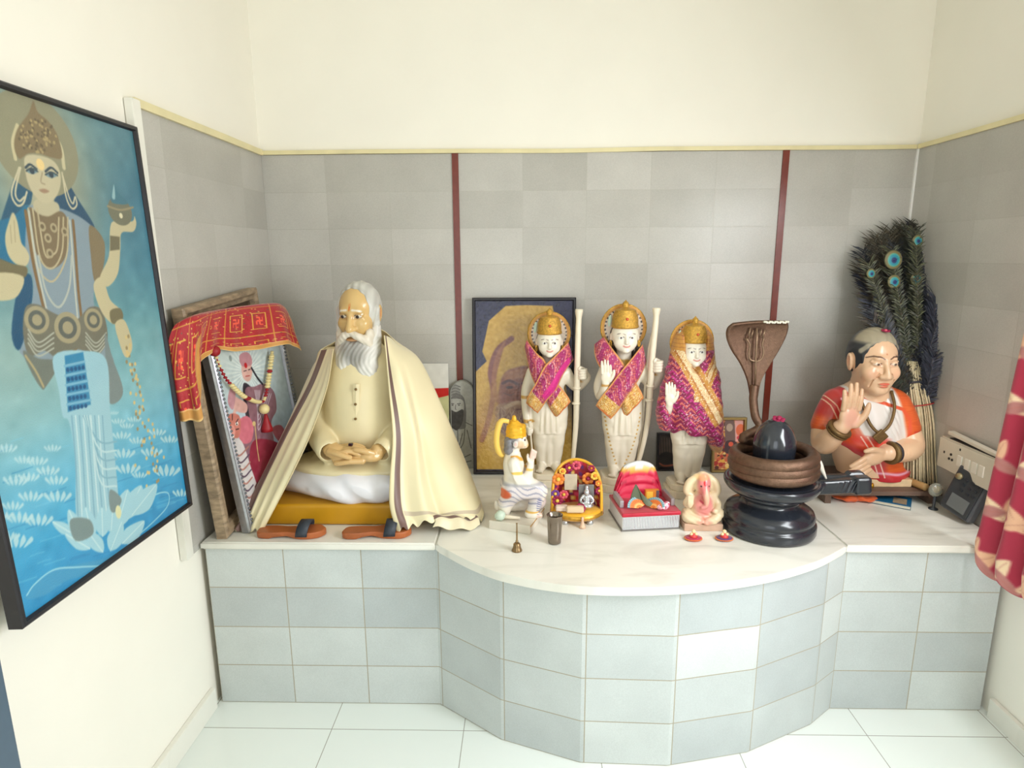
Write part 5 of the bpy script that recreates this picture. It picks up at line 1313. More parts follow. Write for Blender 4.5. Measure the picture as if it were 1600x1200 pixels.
S.disp(lambda X, Y, Z: (.0020 * np.sin(70 * X + 42 * Z + 2 * np.sin(25 * Y)) + .0014 * np.sin(120 * Z - 60 * X)).astype(np.float32), (-.16, -.14, .2), (.16, .12, .6))
def paint(V, col):
    x, y, z = V.T; r = np.random.default_rng(9); n = r.random(len(V))
    ch = ((z * 42 + np.abs(((x * 26) % 1) - .5) * 1.6) % 1); k = ((x * 1.4 + z) * 9) % 1
    blend(col, ((ch < .4) & (k < .55)) * .9, (224, 112, 96)); blend(col, ((ch > .7) & (k > .6)) * .9, (206, 40, 138)); blend(col, (n > .95) * 1., (246, 210, 220))
    def band(a, b, w0, w1, m):
        a = np.array(a); b = np.array(b); ab = b - a; t = ((x - a[0]) * ab[0] + (z - a[1]) * ab[1]) / (ab @ ab); d = ((x - a[0]) * ab[1] - (z - a[1]) * ab[0]) / np.hypot(*ab)
        g = m & (t > -.3) & (t < 1.02) & (d > w0) & (d < w1) & (y < .03)
        e_ = (d - w0) / (w1 - w0); blend(col, g * 1., (206, 146, 62)); blend(col, (g & (np.abs(e_ - .52) < .17) & (n > .15)) * 1., (236, 206, 158)); blend(col, (g & ((np.abs(e_ - .3) < .05) | (np.abs(e_ - .74) < .05))) * .8, (176, 104, 40)); blend(col, (g & (n > .93)) * 1., (255, 244, 214))
    band((.095, .64), (-.02, .43), -.040, .012, (z > .44) & (x > -.01))
    band((-.088, .66), (.098, .345), -.052, .020, (z > .30))
    hood = (z > .655) & (y < .10); blend(col, (hood & (n > .12)) * 1., (204, 146, 64)); blend(col, (hood & (((z * 60) % 1) < .2)) * .7, (168, 100, 44))
    edge = (z < .235 + np.maximum(0, .03 - np.abs(x - .12)) * 0) ; blend(col, edge * .8, (222, 180, 110))
veil = link('brocade_veil', S.mesh('brocade_veil', 1, paint, (142, 22, 78)), M_brocade, None, loc=L3)
tag(veil, 'magenta brocade veil with wide gold border wrapped round the marble goddess', 'veil')
# ================================================================== small figures and vessels on the ledge
# ---- kneeling monkey-faced figure with folded hands
HL = np.array((1.210, -0.695, LEDGE)); HZ = math.radians(6)
kn = thing('kneeling_figure', 'kneeling white marble monkey-faced figure with folded hands and golden crown', 'statue', HL, HZ); kn.scale = (.94, .94, .94)
# figure units: +x is where it faces, y to its left (away from the viewer), origin on the marble
S = Sdf((-.13, -.085, .036), (.16, .085, .47), .0024)
def E(c, r, k=0, rot=None, mode='u'): S.ell(c, r, k, rot, mode)
S.stack([.165, .21, .265, .31], [-.020, -.018, -.015, -.018], [0, 0, 0, 0], [.042, .038, .044, .030], [.056, .050, .062, .042], 0)
S.cap((-.018, 0, .30), (-.010, 0, .345), .024, .024, .015)
E((-.004, 0, .368), (.040, .036, .040)); E((.026, 0, .354), (.020, .026, .022), .012); E((.034, 0, .345), (.013, .018, .012), .008); E((.022, 0, .384), (.018, .030, .008), .008)
for q in (-1, 1):
    E((-.010, q * .040, .362), (.012, .006, .016), .003); E((.0305, q * .013, .374), (.006, .007, .005), .002)
    S.chain([(-.018, q * .060, .285), (.004, q * .072, .222), (.040, q * .045, .225), (.056, q * .012, .256)], [.025, .022, .018, .014], .014, 18)
    S.ell((.060, q * .0075, .276), (.012, .008, .024), .006, (0, .25, 0))
    for i in range(4):
        x = .052 + .0062 * i; S.chain([(x + .004, q * .006, .290), (x + .008, q * .005, .308), (x + .011, q * .004, .326 - .004 * i)], [.0048, .0046, .0036], .002, 6)
    S.chain([(.048, q * .010, .276), (.044, q * .006, .292), (.046, q * .005, .302)], [.006, .005, .004], .003, 6)
# near leg (viewer's side): knee raised forward, foot flat; far leg kneeling
S.chain([(-.018, -.035, .165), (.045, -.048, .170), (.086, -.046, .158)], [.050, .045, .036], .022, 14); S.chain([(.086, -.046, .155), (.072, -.044, .10), (.058, -.042, .062)], [.035, .030, .021], .014, 14)
S.chain([(.046, -.042, .054), (.072, -.044, .050), (.092, -.045, .047)], [.019, .018, .011], .010, 10)
S.chain([(-.020, .035, .16), (.040, .045, .11), (.095, .042, .078)], [.050, .045, .034], .022, 14); S.chain([(.095, .042, .072), (.02, .036, .064), (-.070, .030, .058)], [.032, .028, .018], .012, 14); S.chain([(-.070, .030, .060), (-.082, .03, .062), (-.088, .03, .082)], [.018, .015, .009], .010, 8)
S.chain([(-.02, -.03, .15), (-.050, -.025, .10), (-.056, -.028, .062)], [.042, .034, .022], .02, 10)
for i in range(4): E((.092 - .004 * i, -.054 + .006 * i, .047), (.011, .0045, .006), .003)
def paint(V, col):
    x, y, z = V.T
    body = np.clip((z - .20) * 30, 0, 1) * 0
    blend(col, spot(V, (.018, 0, .356), (.030, .030, .034), .3) * .9, (232, 208, 176)); blend(col, spot(V, (-.018, 0, .372), (.034, .045, .042), .3) * np.clip((.012 - x) * 200, 0, 1), (150, 146, 150))
    blend(col, spot(V, (.036, 0, .347), (.022, .02, .010), .3) * .8, (246, 190, 110)); blend(col, spot(V, (.052, 0, .343), (.006, .014, .0028), .4), (170, 70, 60))
    for q in (-1, 1):
        blend(col, spot(V, (.028, q * .022, .373), (.010, .012, .0048), .3), (250, 246, 238)); blend(col, spot(V, (.031, q * .022, .373), (.0042, .010, .0046), .3), (60, 40, 36)); blend(col, seg_mask(V, [(.036, q * .010, .382), (.030, q * .020, .386), (.018, q * .030, .382)], .0022, .0016), (90, 70, 60)); blend(col, seg_mask(V, [(.046, q * .004, .343), (.040, q * .014, .341), (.030, q * .022, .344)], .0016, .0016), (150, 70, 60)); blend(col, spot(V, (.012, q * .034, .352), (.018, .014, .022), .5) * .5, (206, 160, 110))
        blend(col, spot(V, (.070, q * .008, .302), (.020, .012, .026), .5) * .6, (222, 172, 156)); blend(col, spot(V, (.048, q * .022, .246), (.018, .024, .008), .3), (238, 190, 88)); blend(col, spot(V, (-.004, q * .080, .25), (.03, .02, .007), .3), (238, 196, 96))
        blend(col, spot(V, (-.010, q * .046, .362), (.006, .005, .008), .4) * .35, (214, 130, 120))
    blend(col, seg_mask(V, [(-.03, -.046, .315), (.012, -.034, .296), (.034, 0, .284), (.012, .034, .296), (-.03, .046, .315)], .0085, .002), (232, 172, 62)); blend(col, seg_mask(V, [(.030, -.010, .277), (.038, 0, .268), (.030, .010, .277)], .005, .002), (240, 206, 110))
    dh = np.clip((.200 - z) * 60, 0, 1) * np.clip((z - .085) * 40, 0, 1); blend(col, dh * .55 * (x < .10), (206, 196, 206))
    blend(col, dh * (np.sin(260 * z + 90 * x + 3 * np.sin(60 * x)) > .55) * .55, (120, 122, 150)); blend(col, spot(V, (-.055, -.05, .155), (.035, .04, .022), .3), (212, 92, 48))
    blend(col, np.clip((.205 - z) * 80, 0, 1) * np.clip((z - .185) * 80, 0, 1), (150, 150, 160))
    blend(col, spot(V, (.085, -.05, .10), (.012, .05, .05), .4) * (np.sin(z * 600 + x * 300) > .3), (70, 86, 150)); blend(col, spot(V, (.06, -.04, .068), (.035, .04, .006), .3), (236, 186, 92)); blend(col, spot(V, (.10, -.045, .048), (.03, .03, .014), .4) * .6, (226, 176, 150)); blend(col, spot(V, (.09, .042, .08), (.045, .045, .05), .6) * .45, (176, 146, 160))
link('body', S.mesh('body', 1, paint, (238, 230, 216)), M_ivory_m, kn)
S = Sdf((-.07, -.06, .37), (.06, .06, .48), .0022)
S.stack([.386, .395, .425, .452], [-.004, -.004, -.006, -.012], [0, 0, 0, 0], [.044, .043, .038, .016], [.042, .041, .036, .016], 0)
for i in range(5):
    a = -1.1 + .55 * i; S.ell((-.006 + .034 * math.cos(a), .034 * math.sin(a), .424 - .004 * abs(i - 2)), (.008, .009, .014), .010)
S.ell((-.012, 0, .462), (.010, .010, .012), .004); S.disp(lambda X, Y, Z: (.0010 * np.sin(260 * Z) + .0008 * np.sin(300 * Y + 120 * X)).astype(np.float32))
link('crown', S.mesh('crown', 1), mat('yellow_gold_crown', rgb(240, 182, 44), .35, .25, noise=.2, nscale=90), kn)
tube_obj('tail', cat([(-.035, -.012, .452), (-.066, -.014, .455), (-.082, -.012, .415), (-.086, -.010, .36), (-.076, -.008, .318), (-.060, -.004, .30)], 24), np.interp(np.linspace(0, 1, 24), [0, .3, .8, 1], [.009, .013, .012, .008]), mat('golden_tail', rgb(238, 196, 92), .35), kn, 12)
S = Sdf((-.07, -.06, .30), (.02, .06, .40), .0024); S.ell((-.032, 0, .358), (.022, .038, .036)); S.ell((-.036, 0, .326), (.020, .034, .02), .01); S.disp(lambda X, Y, Z: (.0014 * np.sin(240 * Y + 300 * Z)).astype(np.float32))
link('hair', S.mesh('hair', 1), mat('grey_painted_curls', rgb(132, 130, 134), .5), kn)
bm = bmesh.new(); add_box(bm, (0, 0, .019), (.182, .205, .038), bev=.004); bm_obj('base', bm, mat('marble_gilt_edge_base', rgb(226, 218, 202), .35, noise=.15, nscale=12), kn, rot=(0, 0, math.radians(-24)))
bm = bmesh.new(); add_box(bm, (.0915, 0, .034), (.002, .200, .004)); bm_obj('gilt_line', bm, M_gold, kn, rot=(0, 0, math.radians(-24)))
m_ = bpy.data.objects.new('mace', None); COL.objects.link(m_); m_.parent = kn; m_.location = (-.080, -.064, .060); m_['label'] = 'mint-green mace lying at its foot'
bm = bmesh.new(); add_lathe(bm, [(0, -.022), (.012, -.018), (.022, 0), (.020, .012), (.010, .022), (0, .026)], 16); bm_obj('mace_head', bm, mat('mint_painted_mace', rgb(198, 214, 196), .4), m_, smooth=True, rot=(0, 1.2, 0))
tube_obj('mace_handle', [(.015, 0, -.004), (.085, -.005, -.012)], [.009, .006], M_bow, m_, 10)

# ---- bell, tumbler
M_brass = mat('aged_brass', rgb(158, 132, 96), .32, .9, noise=.3, nscale=60)
bell = thing('hand_bell', 'small brass hand bell standing at the front edge of the marble', 'bell', (1.212, -.945, LEDGE))
lathe_obj('bell_body', [(0, .004), (.014, .003), (.0185, 0), (.0195, .003), (.016, .010), (.0135, .019), (.0135, .026), (.009, .031), (0, .033)], M_brass, bell, 28)
lathe_obj('handle', [(0, .031), (.006, .031), (.0045, .035), (.0055, .038), (.0032, .042), (.0030, .070), (.0040, .074), (.0028, .080), (.0024, .104), (.004, .107), (0, .110)], M_brass, bell, 16)
M_steel = mat('steel_tumbler_metal', rgb(150, 138, 126), .22, .95, noise=.25, nscale=30)
cup = thing('steel_tumbler', 'small steel tumbler beside the kneeling figure', 'tumbler', (1.352, -.880, LEDGE))
lathe_obj('cup_wall', [(0, .001), (.020, .001), (.024, .004), (.0255, .03), (.0275, .08), (.0295, .112), (.0305, .113), (.0285, .1125), (.0265, .08), (.0245, .03), (.022, .006), (0, .006)], M_steel, cup, 40)

# ---- little cradle-seat shrine with yellow cushion and decorated back
sh = thing('cradle_shrine', 'small yellow-cushioned shrine seat with flower-covered arched back', 'shrine', (1.452, -.665, LEDGE))
M_yellow = mat('yellow_satin', rgb(238, 176, 30), .4, noise=.15, nscale=40, sheen=.3)
M_redv = mat('dark_red_velvet', rgb(140, 20, 34), .7, noise=.3, nscale=60, sheen=.4)
bm = bmesh.new(); add_lathe(bm, [(0, .016), (.085, .016), (.098, .024), (.102, .034), (.098, .044), (.085, .050), (0, .052)], 44, sy=.74); bm_obj('seat_cushion', bm, M_yellow, sh, smooth=True)
bm = bmesh.new(); add_lathe(bm, [(.101, .026), (.106, .030), (.106, .038), (.101, .042)], 44, sy=.75); bm_obj('gold_braid', bm, M_gold, sh, smooth=True)
for x in (-.05, .05): lathe_obj('foot', [(0, 0), (.012, 0), (.014, .004), (.010, .018), (0, .018)], mat('silver_foot', rgb(200, 202, 206), .25, .9), sh, 14, loc=(x, -.045, 0))
lathe_obj('foot', [(0, 0), (.012, 0), (.014, .004), (.010, .018), (0, .018)], M_steel, sh, 14, loc=(0, .05, 0))
na, nz = 56, 26; aa = np.linspace(PI * -.06, PI * 1.06, na)[:, None]; tt = np.linspace(0, 1, nz)[None, :]
hgt = .030 + .200 * np.sin(np.clip(aa, 0, PI)) ** .42
P = np.stack([.106 * np.cos(aa) * (1 - .06 * tt ** 2) + 0 * tt, (.072 * np.sin(aa) - .004) * (1 + .12 * tt), .030 + (hgt - .03) * tt + 0 * aa], -1)
cc = np.tile(np.array((150, 26, 44), float), (na, nz, 1)); rr_ = np.random.default_rng(2)
for i in range(220):
    a, b = rr_.integers(0, na), rr_.integers(2, nz); cc[a:a + 2, b:b + 2] = [(226, 160, 60), (206, 60, 90), (96, 40, 110), (238, 206, 120), (190, 30, 40)][i % 5]
sheet('back_panel', P, mat('embroidered_back_panel', (1, 1, 1, 1), .6, attr='Col'), sh, .006, cc / 255)
rim = [tuple(P[i, -1]) for i in range(na)]
tube_obj('back_rim', rim, .0065, M_yellow, sh, 10)
M_petals = [mat('orange_petals', rgb(226, 130, 50), .5), mat('yellow_petals', rgb(240, 196, 80), .5), mat('wine_petals', rgb(150, 24, 70), .5), mat('rose_petals', rgb(222, 90, 110), .5), mat('violet_petals', rgb(110, 60, 140), .5)]
def rosette(name, parent, loc, r, m, mc, rot=(PI / 2, 0, 0), n=7, **kw):
    bm = bmesh.new()
    for k in range(n):
        a = 2 * PI * k / n
        g_ = bmesh.ops.create_uvsphere(bm, u_segments=8, v_segments=6, radius=r * .46)['verts']; bmesh.ops.scale(bm, verts=g_, vec=(1, 1, .35)); bmesh.ops.rotate(bm, verts=g_, cent=(0, 0, 0), matrix=Matrix.Rotation(-.35, 3, 'Y')); bmesh.ops.translate(bm, verts=g_, vec=(r * .6, 0, 0)); bmesh.ops.rotate(bm, verts=g_, cent=(0, 0, 0), matrix=Matrix.Rotation(a, 3, 'Z'))
    o = bm_obj(name, bm, m, parent, smooth=True, loc=loc, rot=rot, **kw)
    bm = bmesh.new(); bmesh.ops.create_uvsphere(bm, u_segments=10, v_segments=6, radius=r * .36); bm_obj('flower_centre', bm, mc, o, smooth=True, loc=(0, 0, r * .1)); return o
for x, y, z, r, i, j in ((-.076, .012, .168, .026, 0, 1), (.048, .044, .160, .026, 0, 2), (.074, .030, .176, .018, 1, 0), (-.088, .0, .110, .018, 4, 1), (-.080, -.004, .082, .022, 2, 1), (-.052, .030, .095, .020, 3, 1), (-.03, .045, .205, .018, 2, 1), (.0, .055, .212, .020, 3, 2), (.06, .040, .205, .015, 2, 0), (-.058, .03, .195, .015, 1, 0), (.090, .01, .12, .016, 2, 1), (.086, .008, .152, .013, 0, 1)):
    rosette('silk_flower', sh, (x, y, z), r, M_petals[i], M_petals[j])
idol = thing('silver_idol', 'tiny silver idol seated in the yellow shrine seat', 'idol', (1.490, -.680, LEDGE + .0525))
S = Sdf((-.04, -.04, 0), (.04, .04, .11), .0018); S.ell((0, 0, .016), (.030, .024, .015)); S.stack([.01, .03, .055], [0, 0, 0], [0, 0, 0], [.020, .016, .015], [.015, .013, .011], .006); S.ell((0, -.002, .070), (.013, .013, .015), .004); S.ell((0, 0, .088), (.008, .008, .012), .004)
for q in (-1, 1): S.chain([(q * .014, 0, .055), (q * .026, -.008, .038), (q * .016, -.020, .030)], [.006, .005, .004], .004, 10)
link('figure', S.mesh('figure', 1), mat('bright_silver', rgb(206, 208, 214), .2, .9), idol)
box_obj('silver_back', (0, .022, .050), (.062, .004, .09), mat('dull_silver_plate', rgb(140, 138, 138), .35, .8), idol, bev=.0015)
for lab, lc, sz, m in (('cream silk bolster lying on the yellow shrine seat', (1.440, -.722, LEDGE + .0675), (.070, .026, .026), mat('cream_silk', rgb(222, 196, 160), .5)),):
    o = box_obj('bolster', (0, 0, 0), sz, m, None, bev=.011, seg=3, loc=lc); tag(o, lab, 'bolster')
for x, y, z, lab, i in ((1.388, -.700, .063, 'small cream cushion at the near end of the shrine seat', 0),):
    o = box_obj('cushion', (0, 0, 0), (.048, .028, .022), mat('ivory_silk', rgb(226, 206, 190), .5), None, bev=.009, seg=3, loc=(x, y, LEDGE + z)); tag(o, lab, 'cushion')
mir = thing('plaque', 'small cream square plaque leaning in the flower-covered shrine back', 'plaque', (1.428, -.640, LEDGE + .118), rot=(-.12, 0, 0)); box_obj('plate', (0, 0, .032), (.052, .006, .066), mat('cream_plaque', rgb(206, 190, 164), .35, noise=.25, nscale=30), mir, bev=.002)
o = rosette('loose_flower', None, (1.462, -.712, LEDGE + .066), .022, M_petals[2], M_petals[3], rot=(.7, 0, 0)); tag(o, 'dark wine flower lying beside the silver idol', 'flower')
tf = thing('tassel', 'pale pink tassel hanging from the front of the yellow shrine seat', 'tassel', (1.468, -.748, LEDGE)); bm = bmesh.new(); add_lathe(bm, [(0, .046), (.004, .044), (.006, .034), (.004, .031), (.010, .010), (.014, .001), (0, 0)], 14); bm_obj('threads', bm, mat('pink_thread', rgb(226, 190, 160), .7), tf, smooth=True)
tf = thing('tassel', 'orange tassel at the shrine seat side next to the tumbler', 'tassel', (1.362, -.762, LEDGE)); bm = bmesh.new(); add_lathe(bm, [(0, .052), (.004, .050), (.006, .040), (.004, .036), (.012, .012), (.016, .001), (0, 0)], 14); bm_obj('threads', bm, mat('orange_thread', rgb(214, 130, 84), .7), tf, smooth=True)

# ---- red throne on a white box
tx, ty = 1.722, -.665
th = thing('red_throne', 'toy throne with red satin seat and back on a white silver-lined box', 'throne', (tx, ty, LEDGE), math.radians(7))
M_wbox = mat('white_silvered_box', rgb(226, 226, 228), .35); M_satin = mat('crimson_satin', rgb(196, 14, 52), .42, noise=.2, nscale=24, sheen=.3, bump=.25, bscale=40); M_pinksat = mat('pink_satin', rgb(226, 60, 92), .36, noise=.25, nscale=14, bump=.3, bscale=30)
box_obj('box', (0, 0, .0325), (.228, .200, .055), M_wbox, th, bev=.003)
bm = bmesh.new()
for k in range(36): add_box(bm, (-.110 + k * .22 / 35, -.1005, .032), (.0022, .002, .046))
bm_obj('silver_ribs', bm, mat('silver_ribbing', rgb(180, 182, 190), .25, .8), th)
box_obj('box_plinth', (0, 0, .003), (.236, .208, .006), mat('grey_plinth', rgb(120, 116, 112), .5), th)
bm = bmesh.new(); add_box(bm, (0, -.004, .067), (.236, .206, .016), bev=.006, seg=3); bm_obj('seat', bm, M_satin, th, smooth=True)
back = cat([(-.104, .060), (-.094, .11), (-.076, .17), (-.062, .200), (-.034, .216), (0, .222), (.034, .216), (.062, .200), (.076, .17), (.094, .11), (.104, .060)], 44)
nr = 14; P = np.zeros((44, nr, 3)); cc = np.zeros((44, nr, 3))
for j in range(nr):
    k = j / (nr - 1); P[:, j, 0] = back[:, 0] * (1 - k * 0) ; P[:, j, 2] = .060 + (back[:, 1] - .060) * k
    P[:, j, 1] = .055 + .03 * k - .004 * np.sin(9 * k * 3) + .002 * np.sin(back[:, 0] * 70)
zz = P[..., 2]
cc[:] = (226, 56, 88); cc[(zz > .125) & (zz < .14)] = (190, 20, 60); cc[zz > .178] = (214, 160, 60); cc[zz > .188] = (238, 196, 110); cc[zz > .196] = (226, 228, 228); cc[(zz > .158) & (zz < .166)] = (206, 30, 66)
sheet('back_rest', P, mat('satin_back_rest', (1, 1, 1, 1), .38, attr='Col', bump=.3, bscale=40), th, .012, cc / 255)
for q in (-1, 1): box_obj('armrest', (q * .104, .005, .090), (.016, .11, .030), mat('silver_grey_arm', rgb(176, 172, 176), .35, .4), th, bev=.005)
bm = bmesh.new(); P0 = [(-.040, 0, 0), (-.006, 0, .088), (.050, -.02, .012), (.0, -.03, -.002)]
leaf = thing('leaf', 'folded dark green leaf standing on the red throne', 'leaf', (tx - .020, ty - .040, LEDGE + .0755))
def leaf_half(q):
    u = np.linspace(0, 1, 18)[:, None]; v = np.linspace(0, 1, 7)[None, :]; w_ = .030 * np.sin(PI * u ** .8) * v
    return np.stack([-.030 + .085 * u * (1 if q else .25) + 0 * v, -.02 * u - q * w_ + .002 * np.sin(u * 20), .004 + (.010 + .012 * (1 - u)) * 0 + (.085 * (1 - u) if not q else .085 * (1 - u) * .95) + w_ * (.25 if q else -.1)], -1)
M_leaf = mat('dry_green_leaf', rgb(96, 104, 78), .5, noise=.3, nscale=30)
G1_ = np.array([[(-.040, -.005, .0), (-.042, -.004, .03), (-.034, .0, .062), (-.022, .004, .090)], [(-.020, -.012, .0), (-.018, -.010, .03), (-.014, -.004, .055), (-.020, .003, .089)], [(.004, -.012, 0.0), (.004, -.012, .022), (-.004, -.006, .050), (-.018, .002, .088)]])
sheet('leaf_blade', net(G1_, 20, 24), M_leaf, leaf, .0015)
G2_ = np.array([[(-.018, .002, .088), (-.002, -.008, .062), (.022, -.016, .038), (.052, -.022, .014)], [(-.010, .002, .070), (.000, -.012, .045), (.020, -.022, .024), (.050, -.024, .010)], [(.000, -.004, .052), (.004, -.016, .030), (.020, -.026, .012), (.048, -.026, .006)]])
sheet('leaf_fold', net(G2_, 20, 24), M_leaf, leaf, .0015)
def fan_fold(label, loc, rz, tilt):
    t = thing('paper_fan_ornament', label, 'ornament', loc, rot=(tilt, 0, rz), group='fan ornaments on the red throne')
    nu, nv = 42, 12; a = np.linspace(.15 * PI, .95 * PI, nu)[:, None]; r_ = np.linspace(.004, .050, nv)[None, :]
    P = np.stack([r_ * np.cos(a), -.003 + .005 * np.abs(((a * 9) % 1) - .5) * r_ / .05 + 0 * r_, r_ * np.sin(a)], -1)
    cc = np.tile(np.array((232, 124, 50), float), (nu, nv, 1)); cc[:, 3:5] = (246, 190, 110); cc[::4, 4:8] = (206, 80, 40); cc[:, 9:] = (112, 160, 176); cc[::3, 10:] = (196, 214, 214)
    sheet('pleated_paper', P, mat('fan_paper', (1, 1, 1, 1), .5, attr='Col'), t, .0015, cc / 255)
fan_fold('orange pleated paper fan with blue fringe below the green leaf', (tx - .030, ty - .075, LEDGE + .0785), .25, -.75)
fan_fold('orange pleated paper fan with blue fringe beside the pink packet', (tx + .022, ty - .078, LEDGE + .0785), -.85, -.75)
pk = thing('packet', 'crumpled pink and white packet on the front of the red throne', 'packet', (tx + .062, ty - .072, LEDGE + .0755), .5)
S = Sdf((-.04, -.03, -.002), (.04, .03, .04), .0018); S.ell((0, 0, .014), (.030, .020, .0135)); S.ell((.014, -.004, .020), (.014, .012, .009), .004); S.disp(lambda X, Y, Z: (.002 * np.sin(220 * X + 150 * Y) * np.sin(190 * Z + 90 * X)).astype(np.float32))
link('wrapper', S.mesh('wrapper', 1, lambda V, c_: (blend(c_, (np.sin(V[:, 0] * 230 + V[:, 1] * 160) > .2) * .9, (196, 70, 100)), blend(c_, (np.sin(V[:, 1] * 330 - V[:, 0] * 90) > .8) * .9, (250, 246, 246))), (232, 170, 186)), M_ivory_m, pk)
mb = thing('matchbox', 'small orange and yellow box against the throne back', 'box', (tx + .035, ty + .018, LEDGE + .0755), .05, None); box_obj('carton', (0, 0, .024), (.056, .018, .046), mat('orange_carton', rgb(232, 140, 44), .5, noise=.3, nscale=40), mb, bev=.001); box_obj('label', (-.010, -.0095, .026), (.026, .001, .030), mat('yellow_paper', rgb(240, 190, 70), .5), mb)
box_obj('dark_panel', (.022, -.0095, .026), (.012, .001, .040), mat('dark_paper', rgb(96, 76, 80), .5), mb)

# ---- seated elephant-headed figurine
ga = thing('elephant_headed_figurine', 'small cream and pink elephant-headed figurine beside the black stone pedestal', 'statue', (1.937, -.725, LEDGE))
bm = bmesh.new(); add_box(bm, (0, 0, .0145), (.150, .100, .029), bev=.005, seg=3); bm_obj('base', bm, mat('peach_stone_base', rgb(214, 176, 150), .45, noise=.2, nscale=30), ga)
S = Sdf((-.085, -.065, .024), (.085, .06, .24), .0021)
S.ell((0, 0, .055), (.062, .038, .030)); S.chain([(-.055, -.004, .058), (-.058, -.030, .048), (-.02, -.046, .042)], [.022, .020, .016], .012, 12); S.chain([(.050, .0, .060), (.062, -.026, .066), (.040, -.046, .048), (.010, -.050, .040)], [.022, .020, .018, .014], .012, 14)
S.ell((0, -.014, .090), (.042, .036, .038), .014); S.stack([.09, .12, .145], [0, 0, 0], [0, .004, .006], [.042, .046, .026], [.032, .028, .02], .012)
S.ell((0, -.006, .172), (.032, .030, .036), .008); S.ell((0, .002, .205), (.026, .024, .022), .014); S.ell((0, -.020, .188), (.022, .016, .018), .01)
S.chain([(0, -.030, .172), (.002, -.044, .150), (.006, -.050, .125), (.004, -.050, .106), (-.010, -.050, .098)], [.016, .014, .011, .009, .007], .008, 18)
for q in (-1, 1):
    S.chain([(q * .026, .004, .205), (q * .050, .002, .182), (q * .060, 0, .150), (q * .052, -.004, .132)], [.012, .014, .014, .008], .008, 14); S.ell((q * .046, .004, .168), (.020, .008, .028), .008)
    S.ell((q * .014, -.030, .180), (.005, .004, .004), .002)
S.chain([(-.042, 0, .130), (-.062, -.010, .100), (-.054, -.030, .098)], [.015, .013, .010], .008, 12); S.ell((-.053, -.036, .112), (.013, .008, .016), .005)
for i in range(4): S.chain([(-.062 + .0058 * i, -.038, .122), (-.063 + .0062 * i, -.039, .140)], [.0036, .0030], .001)
S.chain([(.042, 0, .130), (.062, -.012, .098), (.048, -.040, .082)], [.015, .013, .010], .008, 12); S.ell((.042, -.044, .082), (.013, .010, .010), .004)
S.disp(lambda X, Y, Z: (.0009 * np.sin(300 * Z + 160 * X)).astype(np.float32), (-.085, -.065, .024), (.085, .06, .075))
def paint(V, col):
    x, y, z = V.T; fr = np.clip((-.004 - y) * 80, 0, 1)
    blend(col, fr * spot(V, (0, -.03, .185), (.026, .05, .045), .4) * .75, (226, 104, 112)); blend(col, fr * spot(V, (.0, -.03, .105), (.036, .06, .05), .5) * .7, (222, 112, 118)); blend(col, spot(V, (0, -.045, .192), (.007, .03, .010), .3), (206, 30, 40)); blend(col, fr * spot(V, (.004, -.05, .14), (.010, .03, .034), .4) * .6, (236, 200, 160))
    blend(col, seg_mask(V, [(-.026, -.02, .15), (-.014, -.035, .12), (.0, -.045, .108), (.02, -.035, .12), (.028, -.02, .15)], .004, .002), (206, 70, 90)); blend(col, spot(V, (.0, -.05, .04), (.03, .03, .015), .5) * .5, (222, 130, 120)); blend(col, spot(V, (-.01, -.02, .21), (.03, .03, .012), .5) * .5, (240, 186, 110))
    for q in (-1, 1): blend(col, spot(V, (q * .014, -.034, .180), (.004, .006, .003), .3), (60, 40, 40))
link('body', S.mesh('body', 1, paint, (228, 206, 170)), M_ivory_m, ga)

# ---- tiny ornamental sandals
M_magenta = mat('magenta_velvet', rgb(176, 26, 66), .6, sheen=.4); M_violet = mat('violet_velvet', rgb(96, 44, 96), .6, sheen=.4); M_pearl = mat('cream_pearl', rgb(232, 206, 160), .25); M_orangeb = mat('orange_beads', rgb(222, 120, 50), .4)
for x, m, lab in ((1.878, M_magenta, 'tiny magenta bead-edged sandal before the elephant-headed figurine'), (1.994, M_violet, 'tiny violet and red bead-edged sandal before the black pedestal')):
    t = thing('toy_sandal', lab, 'sandal', (x, -.846, LEDGE), 0, 'tiny bead-edged sandals')
    bm = bmesh.new(); add_lathe(bm, [(0, 0), (.028, 0), (.031, .003), (.031, .008), (.028, .011), (0, .012)], 32, sy=.78); bm_obj('sole', bm, m, t, smooth=True)
    bm = bmesh.new()
    for k in range(34): bmesh.ops.create_icosphere(bm, subdivisions=1, radius=.0030, matrix=Matrix.Translation((.0315 * math.cos(2 * PI * k / 34), .0246 * math.sin(2 * PI * k / 34), .006)))
    bm_obj('bead_edge', bm, M_orangeb, t, smooth=True)
    bm = bmesh.new(); add_lathe(bm, [(0, .010), (.016, .011), (.014, .017), (.008, .022), (.006, .026), (0, .027)], 20); bm_obj('toe_knob', bm, mat('red_velvet_knob', rgb(206, 60, 60), .5), t, smooth=True)
    for dx, dy, dz, r_ in ((0, 0, .033, .008), (-.009, -.004, .024, .006), (.009, -.004, .024, .006)):
        bm = bmesh.new(); bmesh.ops.create_uvsphere(bm, u_segments=12, v_segments=8, radius=r_); bm_obj('pearl', bm, M_pearl, t, smooth=True, loc=(dx, dy, dz))

